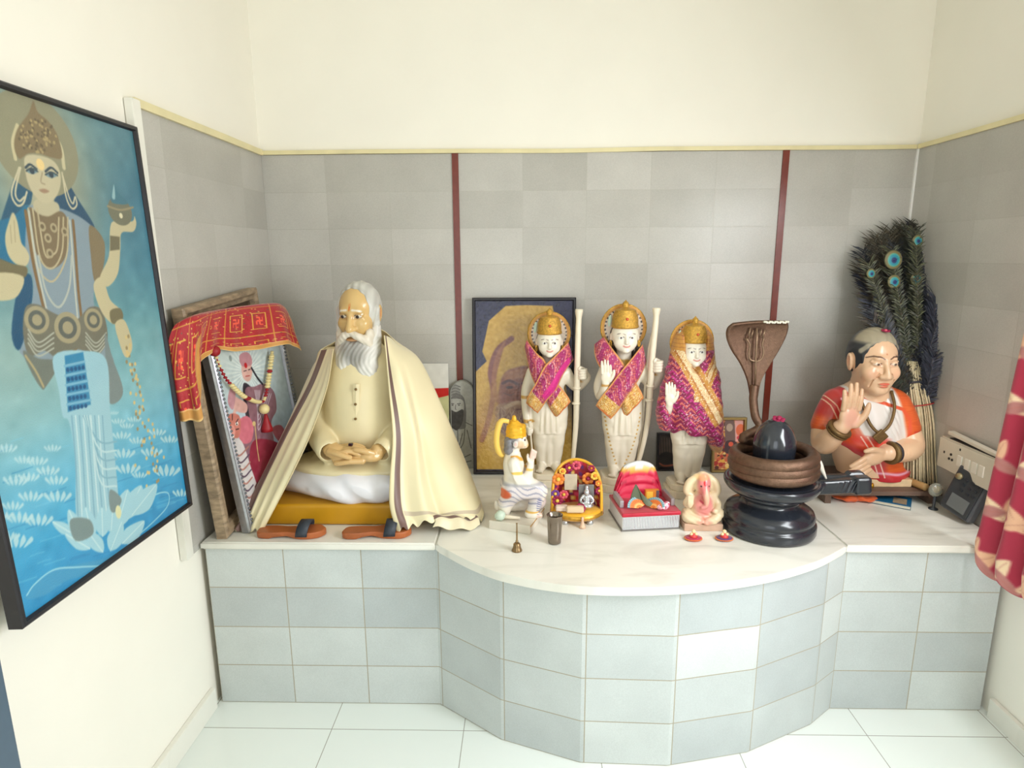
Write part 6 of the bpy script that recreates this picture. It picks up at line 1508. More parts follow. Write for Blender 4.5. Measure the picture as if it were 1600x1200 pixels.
# ---- black stone pedestal with the oval stone, brass serpent round it
PX, PY = 2.195, -.745
M_stone = mat('polished_black_stone', rgb(38, 42, 50), .22, noise=.25, nscale=16, coat=.3)
pd = thing('stone_pedestal', 'polished black stone pedestal holding an upright egg-shaped stone and a carved spout', 'pedestal', (PX, PY, LEDGE))
lathe_obj('foot', [(0, .0), (.160, .0), (.170, .004), (.174, .014), (.174, .040), (.170, .047), (.160, .050), (.166, .058), (.168, .070), (.160, .088), (.140, .102), (.116, .112), (.106, .120), (.104, .130), (.110, .138), (.120, .142), (.122, .150), (.116, .154), (0, .156)], M_stone, pd, 72)
S = Sdf((-.20, -.20, .145), (.36, .20, .235), .0026)
S.stack([.150, .158, .170, .190, .205, .212], [0] * 6, [0] * 6, [.118, .138, .162, .175, .175, .169], [.118, .138, .162, .175, .175, .169])
S.box((.235, -.010, .190), (.095, .044, .028), .012, .02, (0, -.08, -.06)); S.box((.322, -.018, .200), (.030, .052, .034), .012, .01, (0, -.08, -.06))
S.chain([(.17, -.010, .218), (.26, -.012, .226), (.35, -.018, .236)], [.030, .013, .010], .004, 10, 's')
for i in range(7): S.cap((.205 + .018 * i, -.058, .218), (.190 + .018 * i, -.058, .172), .005, k=.002, mode='s')
for q in (-1, 1): S.ell((.335, -.018 + q * .036, .210), (.012, .010, .012), .006)
def groove(X, Y, Z): return (.003 * np.exp(-((np.hypot(X, Y) - .165) / .006) ** 2) * (Z > .205)).astype(np.float32)
S.disp(groove)
link('basin', S.mesh('basin', 2), M_stone, pd)
S = Sdf((-.10, -.10, .20), (.10, .10, .44), .0026); S.cap((0, 0, .20), (0, 0, .345), .075, .075); S.ell((0, 0, .345), (.075, .075, .100), .01)
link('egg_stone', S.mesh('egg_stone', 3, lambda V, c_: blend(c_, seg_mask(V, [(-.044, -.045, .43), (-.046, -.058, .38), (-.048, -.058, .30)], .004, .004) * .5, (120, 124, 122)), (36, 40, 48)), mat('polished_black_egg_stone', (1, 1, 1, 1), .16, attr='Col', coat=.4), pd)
fl = rosette('dark_red_flower', None, (PX + .008, PY, LEDGE + .443), .024, M_petals[2], M_petals[2], rot=(.3, 0, 0), n=6); tag(fl, 'dark red flower lying on top of the black egg-shaped stone', 'flower')
M_cop = mat('aged_copper_brass', rgb(122, 94, 76), .38, .75, noise=.35, nscale=70, bump=.5, bscale=320)
sn = thing('brass_serpent', 'aged brass serpent coiled three times round the black stone, hood raised behind', 'serpent', (PX, PY, LEDGE))
coil = []
for i in range(150):
    a = 2 * PI * 3 * i / 149; f = i / 149; r_ = .138 + .006 * (1 - f); coil.append(((r_) * math.cos(a + PI * .60), r_ * math.sin(a + PI * .60), .236 + .082 * f))
neck = [(PX + (at(u, v, -.62)[0] - PX), 0, 0) for u, v in ()]
nk = [at(1186, 668, -.600), at(1180, 650, -.585), at(1177, 625, -.575), at(1178, 612, -.568), at(1179, 602, -.565)]
nkl = [np.array(q) - np.array((PX, PY, LEDGE)) for q in nk]
coil += [(-.075, .135, .322), (-.055, .150, .335)]
pts = [np.array(q) for q in coil[:-2]] + list(cat([coil[-3], (-.076, .118, .335)] + nkl, 30)[2:])
rad = [.0245 * min(1, .35 + i / 30) for i in range(150)] + list(np.linspace(.024, .015, 10)) + [.0165] * 18
tube_obj('coiled_body', pts[:len(rad)], rad[:len(pts)], M_cop, sn, 18)
def uvz(u, v, y=-.555): return np.array(at(u, v, y)) - np.array((PX, PY, LEDGE))
lft = [(1173, 622), (1168, 594), (1157, 568), (1143, 546), (1136, 528), (1137, 514), (1146, 506)]; rgt = [(1184, 622), (1190, 594), (1206, 566), (1218, 546), (1228, 526), (1232, 510), (1229, 503)]
A, B = cat(lft, 40), cat(rgt, 40); P = np.zeros((40, 24, 3))
for i in range(40):
    for j in range(24):
        k = j / 23; u, v = A[i] * (1 - k) + B[i] * k; w_ = np.linalg.norm(B[i] - A[i]); P[i, j] = uvz(u, v - (2.5 * math.sin(PI * k) if i > 34 else 0), -.555 + .020 * (1 - (2 * k - 1) ** 2) * (w_ / 95) - .03 * (i / 39) ** 2)
hood = sheet('hood', P, M_cop, sn, .012)
M_relief = mat('worn_brass_relief', rgb(150, 124, 100), .35, .75, noise=.3, nscale=60)
bm = bmesh.new(); X4 = lambda a, b: uvz(1110 + a * .325, 480 + b * .325, -.572)
add_tube(bm, [X4(214, 380), X4(218, 300), X4(218, 250), X4(222, 180), X4(224, 100)], .0042, 8)
bm_obj('trident_relief', bm, M_relief, hood, smooth=True)
for pts_ in ([X4(218, 262), X4(190, 250), X4(185, 215), X4(190, 180), X4(172, 150)], [X4(218, 262), X4(246, 248), X4(256, 215), X4(250, 180), X4(256, 150)], [X4(195, 150), X4(205, 110)], [X4(250, 150), X4(262, 108)], [X4(182, 145), X4(192, 100)], [X4(238, 140), X4(246, 105)]):
    tube_obj('trident_prong', cat(pts_, 14) if len(pts_) > 2 else pts_, .0036, M_relief, hood, 8)
M_jas = mat('white_jasmine', rgb(226, 222, 204), .6)
for i in range(9):
    q = at(1196 + 4.2 * i, 503 + 1.2 * (i % 2), -.60); bm = bmesh.new()
    for k in range(5):
        g_ = bmesh.ops.create_icosphere(bm, subdivisions=1, radius=.0045)['verts']; bmesh.ops.translate(bm, verts=g_, vec=(.005 * math.cos(k * 1.26), .005 * math.sin(k * 1.26), 0))
    o = bm_obj('jasmine_bud', bm, M_jas, None, smooth=True, loc=q); tag(o, 'white jasmine bud in the row along the top of the brass hood', 'flower', 'jasmine buds on the brass hood')
sp = thing('conch_spoon', 'white shell spoon leaning on the brass coils above the stone spout', 'spoon', at(1284, 733, -.755))
S = Sdf((-.04, -.03, -.06), (.04, .03, .06), .0018); S.chain([(-.016, 0, .040), (-.010, 0, .018), (.004, 0, -.008), (.018, -.004, -.036)], [.006, .012, .008, .0035], .004, 20)
link('shell', S.mesh('shell', 1), mat('white_shell', rgb(228, 222, 208), .3), sp)
# ================================================================== right-hand end of the ledge
# ---- low wooden stand
M_plank = mat('dark_brown_plank', rgb(112, 88, 74), .5, noise=.4, nscale=9, bump=.15, bscale=40, stretch=(1, 8, 8))
st = thing('wooden_stand', 'low dark brown plank stand carrying the painted bust', 'stand', (2.775, -.335, LEDGE))
PZ = .060
bm = bmesh.new(); add_box(bm, (0, 0, PZ - .010), (.500, .335, .020), bev=.003); bm_obj('plank', bm, M_plank, st)
for x in (-.225, .215):
    bm = bmesh.new(); add_prism(bm, [(-.013, -.155), (.013, -.155), (.013, .155), (-.013, .155)], 0, PZ - .0202); bm_obj('leg', bm, M_plank, st, loc=(x, 0, 0))

# ---- painted half-length statue
BL = np.array((2.745, -.355, LEDGE + PZ))
bu = thing('painted_bust', 'painted half-length statue in orange and red sari, one palm raised', 'statue', BL)
def bl(*p): return np.array(p) - BL
M_skin2 = mat('painted_glossy_peach', (1, 1, 1, 1), .28, attr='Col', coat=.3)
CH = bl(2.728, -.395, 1.315); RH = rotz(math.radians(1)) @ rotx(math.radians(4)); AH = (math.radians(4), 0, math.radians(1)); K = 1.10
def hq(x, y, z): return CH + RH @ (np.array((x, y, z)) * K)
S = Sdf((-.27, -.24, .035), (.28, .13, .70), .0027)
def E(c, r, k=0, mode='u', rot=AH): S.ell(hq(*c), np.array(r) * K, k, rot, mode)
E((0, .012, .022), (.082, .096, .100)); E((0, -.034, -.050), (.064, .060, .075), .03); E((0, -.070, -.098), (.028, .022, .018), .02)
S.cap(hq(-.030, -.080, .026), hq(.030, -.080, .026), .012, k=.02)
for q in (-1, 1):
    E((q * .040, -.062, -.030), (.030, .027, .030), .02); E((q * .033, -.098, .010), (.021, .015, .012), .012, 's'); E((q * .032, -.0765, .009), (.0165, .0135, .012), .003)
    S.cap(hq(q * .017, -.085, .0185), hq(q * .050, -.072, .0165), .0045, k=.004); S.cap(hq(q * .017, -.085, .0), hq(q * .048, -.074, -.001), .0038, k=.006)
    E((q * .084, .012, -.004), (.010, .022, .036), .006, rot=(AH[0], .1 * q, AH[2] + .25 * q)); S.ell(hq(q * .093, .006, 0), np.array((.006, .010, .020)) * K, .004, AH, 's'); E((q * .015, -.099, -.038), (.011, .012, .010), .006)
    S.chain([hq(q * .022, -.090, -.030), hq(q * .040, -.080, -.055), hq(q * .042, -.070, -.080)], [.004, .004, .003], .004, mode='s')
S.chain([hq(0, -.084, .018), hq(0, -.102, -.012), hq(0, -.110, -.034)], [.009, .011, .0140], .012)
E((0, -.092, -.066), (.022, .012, .0052), .005); E((0, -.089, -.0755), (.018, .012, .006), .005)
S.cap(hq(0, .015, -.08), bl(2.742, -.36, 1.165), .062, .075, .03)
S.stack([.040, .10, .18, .27, .35, .405, .45], [.030, .020, .005, -.005, -.008, -.005, 0], [0, 0, -.008, -.004, .005, .012, .015], [.125, .138, .146, .152, .162, .135, .060], [.098, .108, .118, .115, .102, .08, .05], .03)
# raised hand side
S.chain([bl(2.600, -.37, 1.125), bl(2.562, -.385, 1.035), bl(2.545, -.415, .962), bl(2.548, -.470, .998), bl(2.566, -.500, 1.050)], [.058, .055, .052, .044, .034], .03, 24)
S.ell(bl(2.588, -.515, 1.103), (.042, .020, .052), .018, (0, .08, .1))
for i in range(4):
    x0 = 2.558 + .0205 * i; L = (.076, .092, .096, .080)[i]; z0 = (1.136, 1.146, 1.146, 1.136)[i]
    S.chain([bl(x0, -.522, z0), bl(x0 + .001 * (i - 1), -.528, z0 + L * .5), bl(x0 + .0025 * (i - 1), -.522, z0 + L)], [.0112, .0108, .0080], .003, 10)
S.chain([bl(2.616, -.518, 1.070), bl(2.642, -.528, 1.106), bl(2.653, -.530, 1.140), bl(2.657, -.528, 1.158)], [.018, .0135, .012, .008], .012, 12)
# arm laid across the body
S.chain([bl(2.868, -.36, 1.110), bl(2.905, -.38, 1.02), bl(2.922, -.415, .945), bl(2.845, -.478, .935), bl(2.775, -.507, .942)], [.058, .055, .052, .043, .033], .03, 24)
S.ell(bl(2.712, -.514, .927), (.050, .024, .036), .018, (0, -.35, .1))
for i in range(4):
    z0 = .938 - .018 * i; L = (.062, .074, .072, .058)[i]
    S.chain([bl(2.676 + .006 * i, -.518, z0 - .012), bl(2.676 + .006 * i - L * .5, -.526, z0 - .012 - L * .28), bl(2.676 + .006 * i - L, -.522, z0 - .012 - L * .62)], [.0112, .0108, .0078], .003, 10)
S.chain([bl(2.729, -.522, .954), bl(2.692, -.534, .964), bl(2.662, -.532, .957)], [.015, .012, .008], .010, 10)
def paint(V, col):
    q = ((V - CH) @ RH) / K
    for s_ in (-1, 1):
        e = np.array((s_ * .032, -.089, .009))
        blend(col, spot(q, e - (0, 0, .001), (.0150, .02, .0046), .3), (222, 206, 184)); blend(col, spot(q, e + (.002, 0, -.001), (.0058, .02, .0046), .3), (112, 92, 78)); blend(col, spot(q, e + (.002, 0, -.001), (.0022, .02, .0022), .3), (60, 48, 42))
        blend(col, seg_mask(q, [e + (-.016, .004, .000), e + (-.006, -.003, .0050), e + (.006, -.003, .0050), e + (.017, .006, .001)], .0016, .0018), (70, 46, 36)); blend(col, seg_mask(q, [e + (-.015, .004, -.002), e + (0, -.003, -.008), e + (.015, .004, -.002)], .0014, .002) * .7, (180, 110, 90))
        blend(col, seg_mask(q * (1, 0, 1), [(s_ * .011, 0, .029), (s_ * .024, 0, .037), (s_ * .042, 0, .037), (s_ * .060, 0, .028)], .0021, .0022) * (q[:, 1] < -.03), (92, 62, 48)); blend(col, spot(q, (s_ * .092, .006, 0), (.008, .011, .02), .4) * .4, (220, 140, 116)); blend(col, spot(q, (s_ * .045, -.08, -.03), (.02, .03, .018), .8) * .25, (236, 160, 130))
        blend(col, seg_mask(q, [(s_ * .020, -.095, -.030), (s_ * .040, -.082, -.055), (s_ * .042, -.07, -.085)], .002, .004) * .5, (180, 120, 90))
    blend(col, spot(q, (0, -.106, -.066), (.023, .02, .0052), .3), (212, 104, 82)); blend(col, spot(q, (0, -.105, -.077), (.019, .02, .0058), .3), (218, 116, 90)); blend(col, spot(q, (0, -.1, .046), (.0032, .03, .004), .3) * .6, (190, 90, 60))
    h_ = V + BL
    blend(col, spot(h_, (2.590, -.535, 1.098), (.030, .02, .045), .6) * .55, (232, 164, 150))
    for i in range(4):
        for f in (.34, .66): blend(col, seg_mask(h_, [(2.550 + .0205 * i, -.534, 1.138 + .088 * f), (2.566 + .0205 * i, -.534, 1.138 + .088 * f)], .0014, .002) * .5, (206, 130, 110))
    blend(col, seg_mask(h_, [(2.570, -.537, 1.108), (2.605, -.537, 1.120)], .0012, .002) * .5, (206, 130, 116)); blend(col, seg_mask(h_, [(2.580, -.537, 1.068), (2.607, -.537, 1.108)], .0012, .002) * .5, (206, 130, 116))
link('body', S.mesh('body', 2, paint, (222, 182, 146)), M_skin2, bu)
# hair: short dark cap with a pale cap of flowers' trace on top
S = Sdf(CH - .17, CH + .17, .0027)
S.ell(hq(0, .016, .026), np.array((.0865, .100, .104)) * K, rot=AH); S.ell(hq(0, -.092, .010), np.array((.074, .080, .088)) * K, .008, AH, 's'); S.ell(hq(0, -.085, -.07), np.array((.085, .09, .10)) * K, .008, AH, 's'); S.box(hq(0, .0, -.105), (.2, .2, .055), .004, .01, AH, 's')
for q in (-1, 1): S.ell(hq(q * .095, .005, -.005), np.array((.03, .026, .045)) * K, .004, AH, 's')
S.disp(strands(CH, RH, .0009, 30))
def paint(V, col):
    q = ((V - CH) @ RH) / K; blend(col, np.clip((q[:, 2] - .070) * 60, 0, 1) * np.clip((.05 - q[:, 1]) * 30, 0, 1) * .9, (176, 164, 138)); blend(col, seg_mask(q, [(-.075, -.035, .05), (-.04, -.068, .098), (0, -.075, .108), (.04, -.068, .098), (.075, -.035, .05)], .010, .006) * .7, (196, 184, 156))
link('hair', S.mesh('hair', 1, paint, (44, 46, 50)), M_hair, bu)
# sari: white-pleated, orange and red, leaving one side of the waist bare
S = Sdf((-.30, -.20, .020), (.30, .14, .46), .0027)
S.stack([.022, .05, .10, .18, .27, .35, .405, .430], [.082, .080, .045, .010, -.005, -.008, -.005, 0], [0, 0, 0, -.008, -.004, .005, .012, .015], [.122, .132, .140, .152, .158, .168, .142, .100], [.100, .106, .114, .125, .121, .108, .086, .065], 0)
S.chain([bl(2.605, -.37, 1.128), bl(2.582, -.377, 1.080), bl(2.562, -.385, 1.030)], [.063, .064, .063], .025, 12); S.chain([bl(2.866, -.36, 1.112), bl(2.888, -.37, 1.065), bl(2.905, -.38, 1.015)], [.063, .064, .063], .025, 12)
S.ell(bl(2.530, -.395, .940), (.09, .13, .052), .004, None, 's'); S.ell(bl(2.95, -.41, .90), (.080, .13, .075), .004, None, 's')
S.ell(bl(2.600, -.43, .86), (.075, .20, .090), .006, None, 's')
S.ell(bl(2.744, -.42, 1.215), (.070, .10, .070), .006, None, 's'); S.ell(bl(2.744, -.36, 1.24), (.085, .09, .085), .006, None, 's')
S.cap(bl(2.80, -.58, 1.20), bl(2.70, -.50, 1.15), .02, .02, .004, 's')
def folds(X, Y, Z):
    w_ = np.clip((X - .01) * 30, 0, 1) * np.clip((Z - .20) * 30, 0, 1) * np.clip((.10 - X) * 40, 0, 1)
    return (.0024 * w_ * np.sin(330 * (X * .75 + (Z - .3) * .45)) + .0022 * np.sin(60 * (Z + .55 * X)) * np.clip((.2 - Z) * 10, 0, 1)).astype(np.float32) * np.clip(-Y * 20, 0, 1)
S.disp(folds)
def paint(V, col):
    x, y, z = V.T; n = np.sin(60 * x + 20 * np.sin(50 * z)) * .5 + .5; fr = y < .04
    blend(col, n * .5, (226, 112, 52))
    white = fr * np.clip((z - (.195 + .20 * (x + .0) * 0)) * 60, 0, 1) * np.clip((x + .105 + (z - .30) * .55) * 80, 0, 1) * np.clip((.128 - x - (z - .30) * .25) * 60, 0, 1)
    blend(col, white, (222, 214, 206))
    blend(col, fr * np.clip(1 - np.abs(z - .205 + .10 * (x - .02)) / .030, 0, 1) ** .5 * np.clip((.06 - x) * 30, 0, 1) * np.clip((x + .12) * 40, 0, 1), (214, 58, 40))
    red = fr * np.clip(((.19 - .3 * (x + .05)) - z) * 40, 0, 1) * np.clip((.06 - x - (z - .1) * .3) * 40, 0, 1); blend(col, red * .9, (182, 44, 52))
    blend(col, np.clip((.075 - z) * 80, 0, 1) * .9, (196, 48, 58)); blend(col, np.clip(1 - np.abs(z - .062 - .004 * np.sin(40 * x)) / .010, 0, 1) * (x > -.02) * fr * .9, (226, 186, 206))
    blend(col, (x < -.115) * np.clip((z - .30) * 40, 0, 1) * .85, (190, 40, 44))
    for d in (0, .022): blend(col, seg_mask(V * (1, 0, 1), [(-.235 + d, 0, .41), (-.19 + d, 0, .36), (-.165 + d, 0, .30)], .0022, .0015) * (x < -.12) * fr, (240, 200, 170))
    for d in (0, .024): blend(col, seg_mask(V * (1, 0, 1), [(-.075 + d, 0, .235), (-.02 + d, 0, .15), (.03 + d, 0, .045)], .0020, .0015) * fr, (240, 210, 190))
    blend(col, np.clip(1 - np.abs(z - .245) / .008, 0, 1) * (np.abs(x) > .165) * .9, (196, 52, 40))
    blend(col, fr * seg_mask(V * (1, 0, 1), [(-.06, 0, .40), (.02, 0, .375), (.11, 0, .345), (.145, 0, .30), (.15, 0, .20)], .007, .003), (214, 84, 50))
link('sari', S.mesh('sari', 2, paint, (206, 84, 40)), M_skin2, bu)
bm = bmesh.new(); add_box(bm, (.075, -.005, .0165), (.21, .175, .033), bev=.003); bm_obj('plinth', bm, mat('cream_plinth', rgb(222, 192, 150), .5, noise=.15), bu)
M_gilt = mat('antique_gilt', rgb(128, 100, 60), .38, .6, noise=.35, nscale=120, bump=.5, bscale=300)
nk_ = cat([bl(2.672, -.415, 1.185), bl(2.672, -.462, 1.130), bl(2.690, -.492, 1.065), bl(2.728, -.504, 1.030), bl(2.770, -.498, 1.065), bl(2.798, -.468, 1.13), bl(2.806, -.420, 1.19)], 60)
tube_obj('necklace', nk_, .0065, M_gilt, bu, 10)
bm = bmesh.new(); add_box(bm, (0, 0, 0), (.046, .012, .050), bev=.006, seg=2); bmesh.ops.rotate(bm, verts=bm.verts, cent=(0, 0, 0), matrix=Matrix.Rotation(PI / 4, 3, 'Y')); bm_obj('pendant', bm, M_gilt, bu, loc=bl(2.730, -.508, 1.014))
def bangle(c, d, R, r, m, name='bangle'):
    d = np.array(d) / np.linalg.norm(d); a = np.cross(d, (0, 0, 1)); a /= np.linalg.norm(a); b = np.cross(d, a)
    tube_obj(name, [np.array(c) + R * (a * math.cos(t) + b * math.sin(t)) for t in np.linspace(0, 2 * PI, 36, endpoint=False)], r, m, bu, 10, True)
bangle(bl(2.563, -.498, 1.044), (.020, -.03, .052), .041, .011, M_gilt); bangle(bl(2.558, -.490, 1.030), (.020, -.03, .052), .042, .007, M_gilt)
bangle(bl(2.785, -.503, .941), (-.075, -.025, .004), .038, .012, M_gilt); bangle(bl(2.803, -.496, .940), (-.075, -.025, .004), .039, .007, mat('dark_thread', rgb(40, 30, 36), .7), 'thread_bracelet')
f_ = rosette('wine_flower', None, tuple(hq(.012, -.030, .125) + BL), .018, M_petals[2], M_petals[3], rot=(.2, 0, 0), n=6); tag(f_, 'wine-red flower on top of the painted bust', 'flower')

# ---- things on and under the stand
gp_ = thing('gilt_roll', 'shiny gold foil roll on the stand front edge beside the stone spout', 'roll', (2.700, -.465, LEDGE + PZ + .0145), rot=(0, PI / 2, -.12))
bm = bmesh.new(); add_lathe(bm, [(0, -.045), (.0115, -.045), (.0135, -.040), (.0130, .04), (.0115, .046), (0, .046)], 20); bm_obj('foil', bm, mat('gold_foil', rgb(226, 176, 50), .2, .8, noise=.3, nscale=40, bump=.4, bscale=90), gp_, smooth=True)
wr = thing('wooden_roller', 'short pale wooden roller lying end-on beside the bust plinth', 'roller', (2.938, -.440, LEDGE + PZ + .0165), rot=(PI / 2, 0, .30))
bm = bmesh.new(); add_lathe(bm, [(0, -.06), (.0145, -.06), (.0160, -.057), (.0160, .057), (.0145, .06), (0, .06)], 22); bm_obj('rod', bm, mat('pale_turned_wood', rgb(186, 146, 92), .5, noise=.25, nscale=20), wr, smooth=True)
cl_ = thing('orange_cloth', 'bundle of bright orange cloth pushed under the wooden stand', 'cloth', (2.682, -.440, LEDGE))
S = Sdf((-.10, -.08, -.002), (.10, .08, .045), .0024); S.ell((-.03, 0, .015), (.060, .055, .0145)); S.ell((.045, -.012, .016), (.045, .048, .0150), .006); S.ell((.0, -.02, .022), (.05, .03, .012), .008); S.disp(lambda X, Y, Z: (.0028 * np.sin(95 * Y + 60 * X + 3 * np.sin(60 * X)) ).astype(np.float32)); S.op(lambda X, Y, Z: Z - .036, (-.1, -.08, -.002), (.1, .08, .045), .002, 's') if 0 else None
link('folds', S.mesh('folds', 2), mat('saffron_cloth', rgb(222, 92, 28), .6, noise=.2, nscale=40, sheen=.3), cl_)
bk = thing('booklet', 'blue booklet lying half under the wooden stand', 'booklet', (2.825, -.475, LEDGE + .0005), math.radians(-33)); box_obj('pages', (0, 0, .008), (.150, .110, .012), mat('page_edges', rgb(206, 198, 178), .7), bk); box_obj('cover', (0, 0, .0155), (.154, .114, .0025), mat('teal_cover', rgb(26, 92, 128), .4), bk); box_obj('back_cover', (0, 0, .0012), (.154, .114, .0022), mat('navy_cover', rgb(40, 76, 96), .5), bk)
box_obj('photo_on_cover', (.035, -.010, .0170), (.05, .07, .0005), mat('cover_photo', rgb(176, 150, 120), .5, noise=.4, nscale=60), bk)

# ---- peacock feather fan with a bundle of stick handles
fb = np.array((2.990, -.400, LEDGE + PZ + .001))
ff = thing('peacock_fan', 'dark peacock feather whisk standing on its bound stick bundle in the corner', 'feather fan', fb)
def fp(u, v, y): return at(u - 4, v, y) - fb
axis = cat([(0, 0, 0)] + [fp(1440, 655, -.345), fp(1433, 600, -.315), fp(1428, 555, -.285)], 30)
rng = np.random.default_rng(21)
M_stick = mat('straw_sticks', rgb(226, 208, 168), .5, noise=.25, nscale=60)
bm = bmesh.new()
for k in range(90):
    a = rng.uniform(0, 2 * PI); q = math.sqrt(rng.uniform(0.05, 1)); pts_ = []
    for i in range(0, 30, 3):
        f = i / 29; w_ = .040 * (1 - f) + .038 - .012 * max(0, (f - .6) / .4); d_ = w_ * .62; p = axis[i] + np.array((w_ * q * math.cos(a), d_ * q * math.sin(a), 0)); p[2] = max(p[2], .002 + .004 * rng.random()) if i == 0 else p[2]; pts_.append(p)
    add_tube(bm, pts_, .0032, 5)
o = bm_obj('stick_bundle', bm, M_stick, ff, smooth=True, kind='stuff')
def bandage(i, R, m, name, rr=.003):
    c_ = axis[i]; d = axis[min(i + 1, 29)] - axis[i - 1]; d /= np.linalg.norm(d); a = np.cross(d, (0, 1, 0)); a /= np.linalg.norm(a); b = np.cross(d, a)
    tube_obj(name, [c_ + R * a * math.cos(t) + R * .66 * b * math.sin(t) for t in np.linspace(0, 2 * PI, 30, endpoint=False)], rr, m, ff, 8, True)
bandage(20, .052, mat('black_cord', rgb(50, 48, 52), .6), 'black_binding', .005); bandage(13, .064, mat('red_cord', rgb(170, 56, 50), .6), 'red_binding', .003)
tip_out = cat([(1398, 590), (1380, 545), (1366, 490), (1354, 440), (1350, 405), (1362, 385), (1385, 366), (1405, 362), (1425, 354), (1440, 356), (1458, 366), (1470, 390), (1478, 425), (1480, 460), (1476, 500), (1474, 540), (1470, 585)], 46)
V_, F_, C_ = [], [], []
def tri(a, b, c_, col):
    n = len(V_); V_.extend([a, b, c_]); F_.append((n, n + 1, n + 2)); C_.extend([col] * 3)
M_feather = mat('dark_feather_barbs', (1, 1, 1, 1), .5, attr='Col', sheen=.2)
def feather(tip, depth, col, wid, start=12, frac=1.0):
    p0 = axis[start + rng.integers(0, 14)] + np.array((rng.normal() * .010, rng.normal() * .006, 0)); p3 = tip
    mid = p0 * .5 + p3 * .5 + np.array(((tip[0] - p0[0]) * .10, -.010, .0)); P = cat([p0, mid, p3], 54); n = len(P)
    for i in range(3, n):
        t_ = P[min(i + 1, n - 1)] - P[i - 1]; t_ /= np.linalg.norm(t_); side = np.cross(t_, (0, -1, 0)); side /= np.linalg.norm(side); f = i / n
        for s_ in (-1, 1):
            for rep in range(2):
                L = wid * (.45 + .75 * f) * rng.uniform(.7, 1.15); up = rng.uniform(.75, 1.4); e_ = P[i] + (side * s_ * 1 + t_ * up) * L * .7 + np.array((0, rng.normal() * .010, -.012 * rng.random())); w_ = t_ * .0042
                c_ = np.array(col) * rng.uniform(.65, 1.25) ; m_ = P[i] * .45 + e_ * .55 + t_ * .003
                tri(P[i] - w_, P[i] + w_, m_, c_); tri(P[i] + w_ * .3, m_ + w_ * .9, e_, c_)
    for i in range(n - 1):
        d_ = np.array((.0012, -.002, 0)); tri(P[i] - d_, P[i] + d_, P[i + 1], (84, 76, 62))
for k in range(92):
    j = int(k / 92 * 46); q = rng.uniform(.70, 1.0) if k % 3 else 1.0; u, v = tip_out[j]; u0, v0 = 1432, 540
    y = -.055 - (.16 * (1 - q)) - (.14 * max(0, (v - 430) / 160) if u < 1420 else 0) + rng.normal() * .015 - .07 * max(0, (u - 1440) / 40) - .22 * max(0, (v - 360) / 220) ** 1.2
    feather(fp(u0 + (u - u0) * q, v0 + (v - v0) * q, max(-.36, y)), 0, ((64, 58, 44), (50, 56, 44), (44, 48, 56), (38, 42, 60), (70, 60, 46))[int(rng.integers(0, 5))] if u < 1455 else (44, 48, 62), .062)
for (u, v) in ((1397, 407), (1398, 440), (1433, 437), (1435, 377), (1362, 428)): feather(fp(u, v - 14, -.19), 0, (74, 76, 52), .05)
me = np_mesh('feathers', np.array(V_), np.array(F_), np.clip(np.array(C_) / 255, 0, 1), smooth=False)
o = link('feathers', me, M_feather, ff, kind='stuff')
def eye_spot(u, v, r, y, big):
    o = bpy.data.objects.new('feather_eye', None)
    bm = bmesh.new(); nr, na = 9, 26; rr = np.linspace(.001, 1, nr)[:, None] * r; aa = np.linspace(0, 2 * PI, na)[None, :]
    P = np.stack([rr * np.cos(aa), -.006 * (1 - (rr / r) ** 2) + 0 * aa, rr * np.sin(aa) * 1.12 + .10 * rr], -1); cc = np.zeros((nr, na, 3)); cc[:3] = (22, 40, 96); cc[3:5] = (24, 128, 146); cc[5:6] = (70, 150, 130); cc[6:8] = (112, 100, 58); cc[8:] = (76, 82, 54)
    cc[:2, :, :] = (20, 30, 84); bm.free(); sheet('feather_eye', P, M_feather, ff, .002, cc / 255, loc=fp(u, v, y), rot=(0, -.35, 0))
for u, v, r, y in ((1397, 407, .038, -.225), (1398, 441, .028, -.225), (1433, 437, .026, -.225), (1435, 377, .024, -.20), (1362, 428, .020, -.215)): eye_spot(u + 6 - 3, v, r, y, 1)

# ---- switchboard on the right wall
M_ivp = mat('ivory_plastic', rgb(214, 208, 190), .4, noise=.08, nscale=10); M_darkp = mat('dark_gap', rgb(40, 36, 34), .7)
sb = thing('switchboard', 'ivory electrical switchboard with a row of switches on the right wall', 'switchboard', (W - .010, -.640, .878), -PI / 2)
bm = bmesh.new(); add_box(bm, (0, -.014, .066), (.330, .028, .132), bev=.004); bm_obj('back_box', bm, M_ivp, sb)
bm = bmesh.new(); add_box(bm, (0, -.031, .062), (.334, .006, .124), bev=.002); bm_obj('cover_plate', bm, M_ivp, sb)
bm = bmesh.new(); add_box(bm, (.010, -.016, .148), (.300, .026, .014), bev=.003); bm_obj('top_lid', bm, M_ivp, sb, rot=(.0, .05, 0)); box_obj('lid_gap', (.02, -.020, .1345), (.27, .020, .004), M_darkp, sb)
for x in (-.034, .010, .050, .088): box_obj('switch', (x, -.0355, .062), (.026, .006, .044), mat('white_switch', rgb(226, 222, 208), .35), sb, bev=.002)
bm = bmesh.new()
for x, z in ((-.088, .072), (-.096, .052), (-.078, .052)):
    g_ = bmesh.ops.create_cone(bm, cap_ends=True, segments=12, radius1=.0055, radius2=.0055, depth=.004)['verts']; bmesh.ops.rotate(bm, verts=g_, cent=(0, 0, 0), matrix=Matrix.Rotation(PI / 2, 3, 'X')); bmesh.ops.translate(bm, verts=g_, vec=(x, -.0345, z))
bm_obj('socket_holes', bm, M_darkp, sb)
for x, z in ((-.13, .07), (-.04, .108)): box_obj('screw', (x, -.0345, z), (.006, .003, .009), M_darkp, sb)

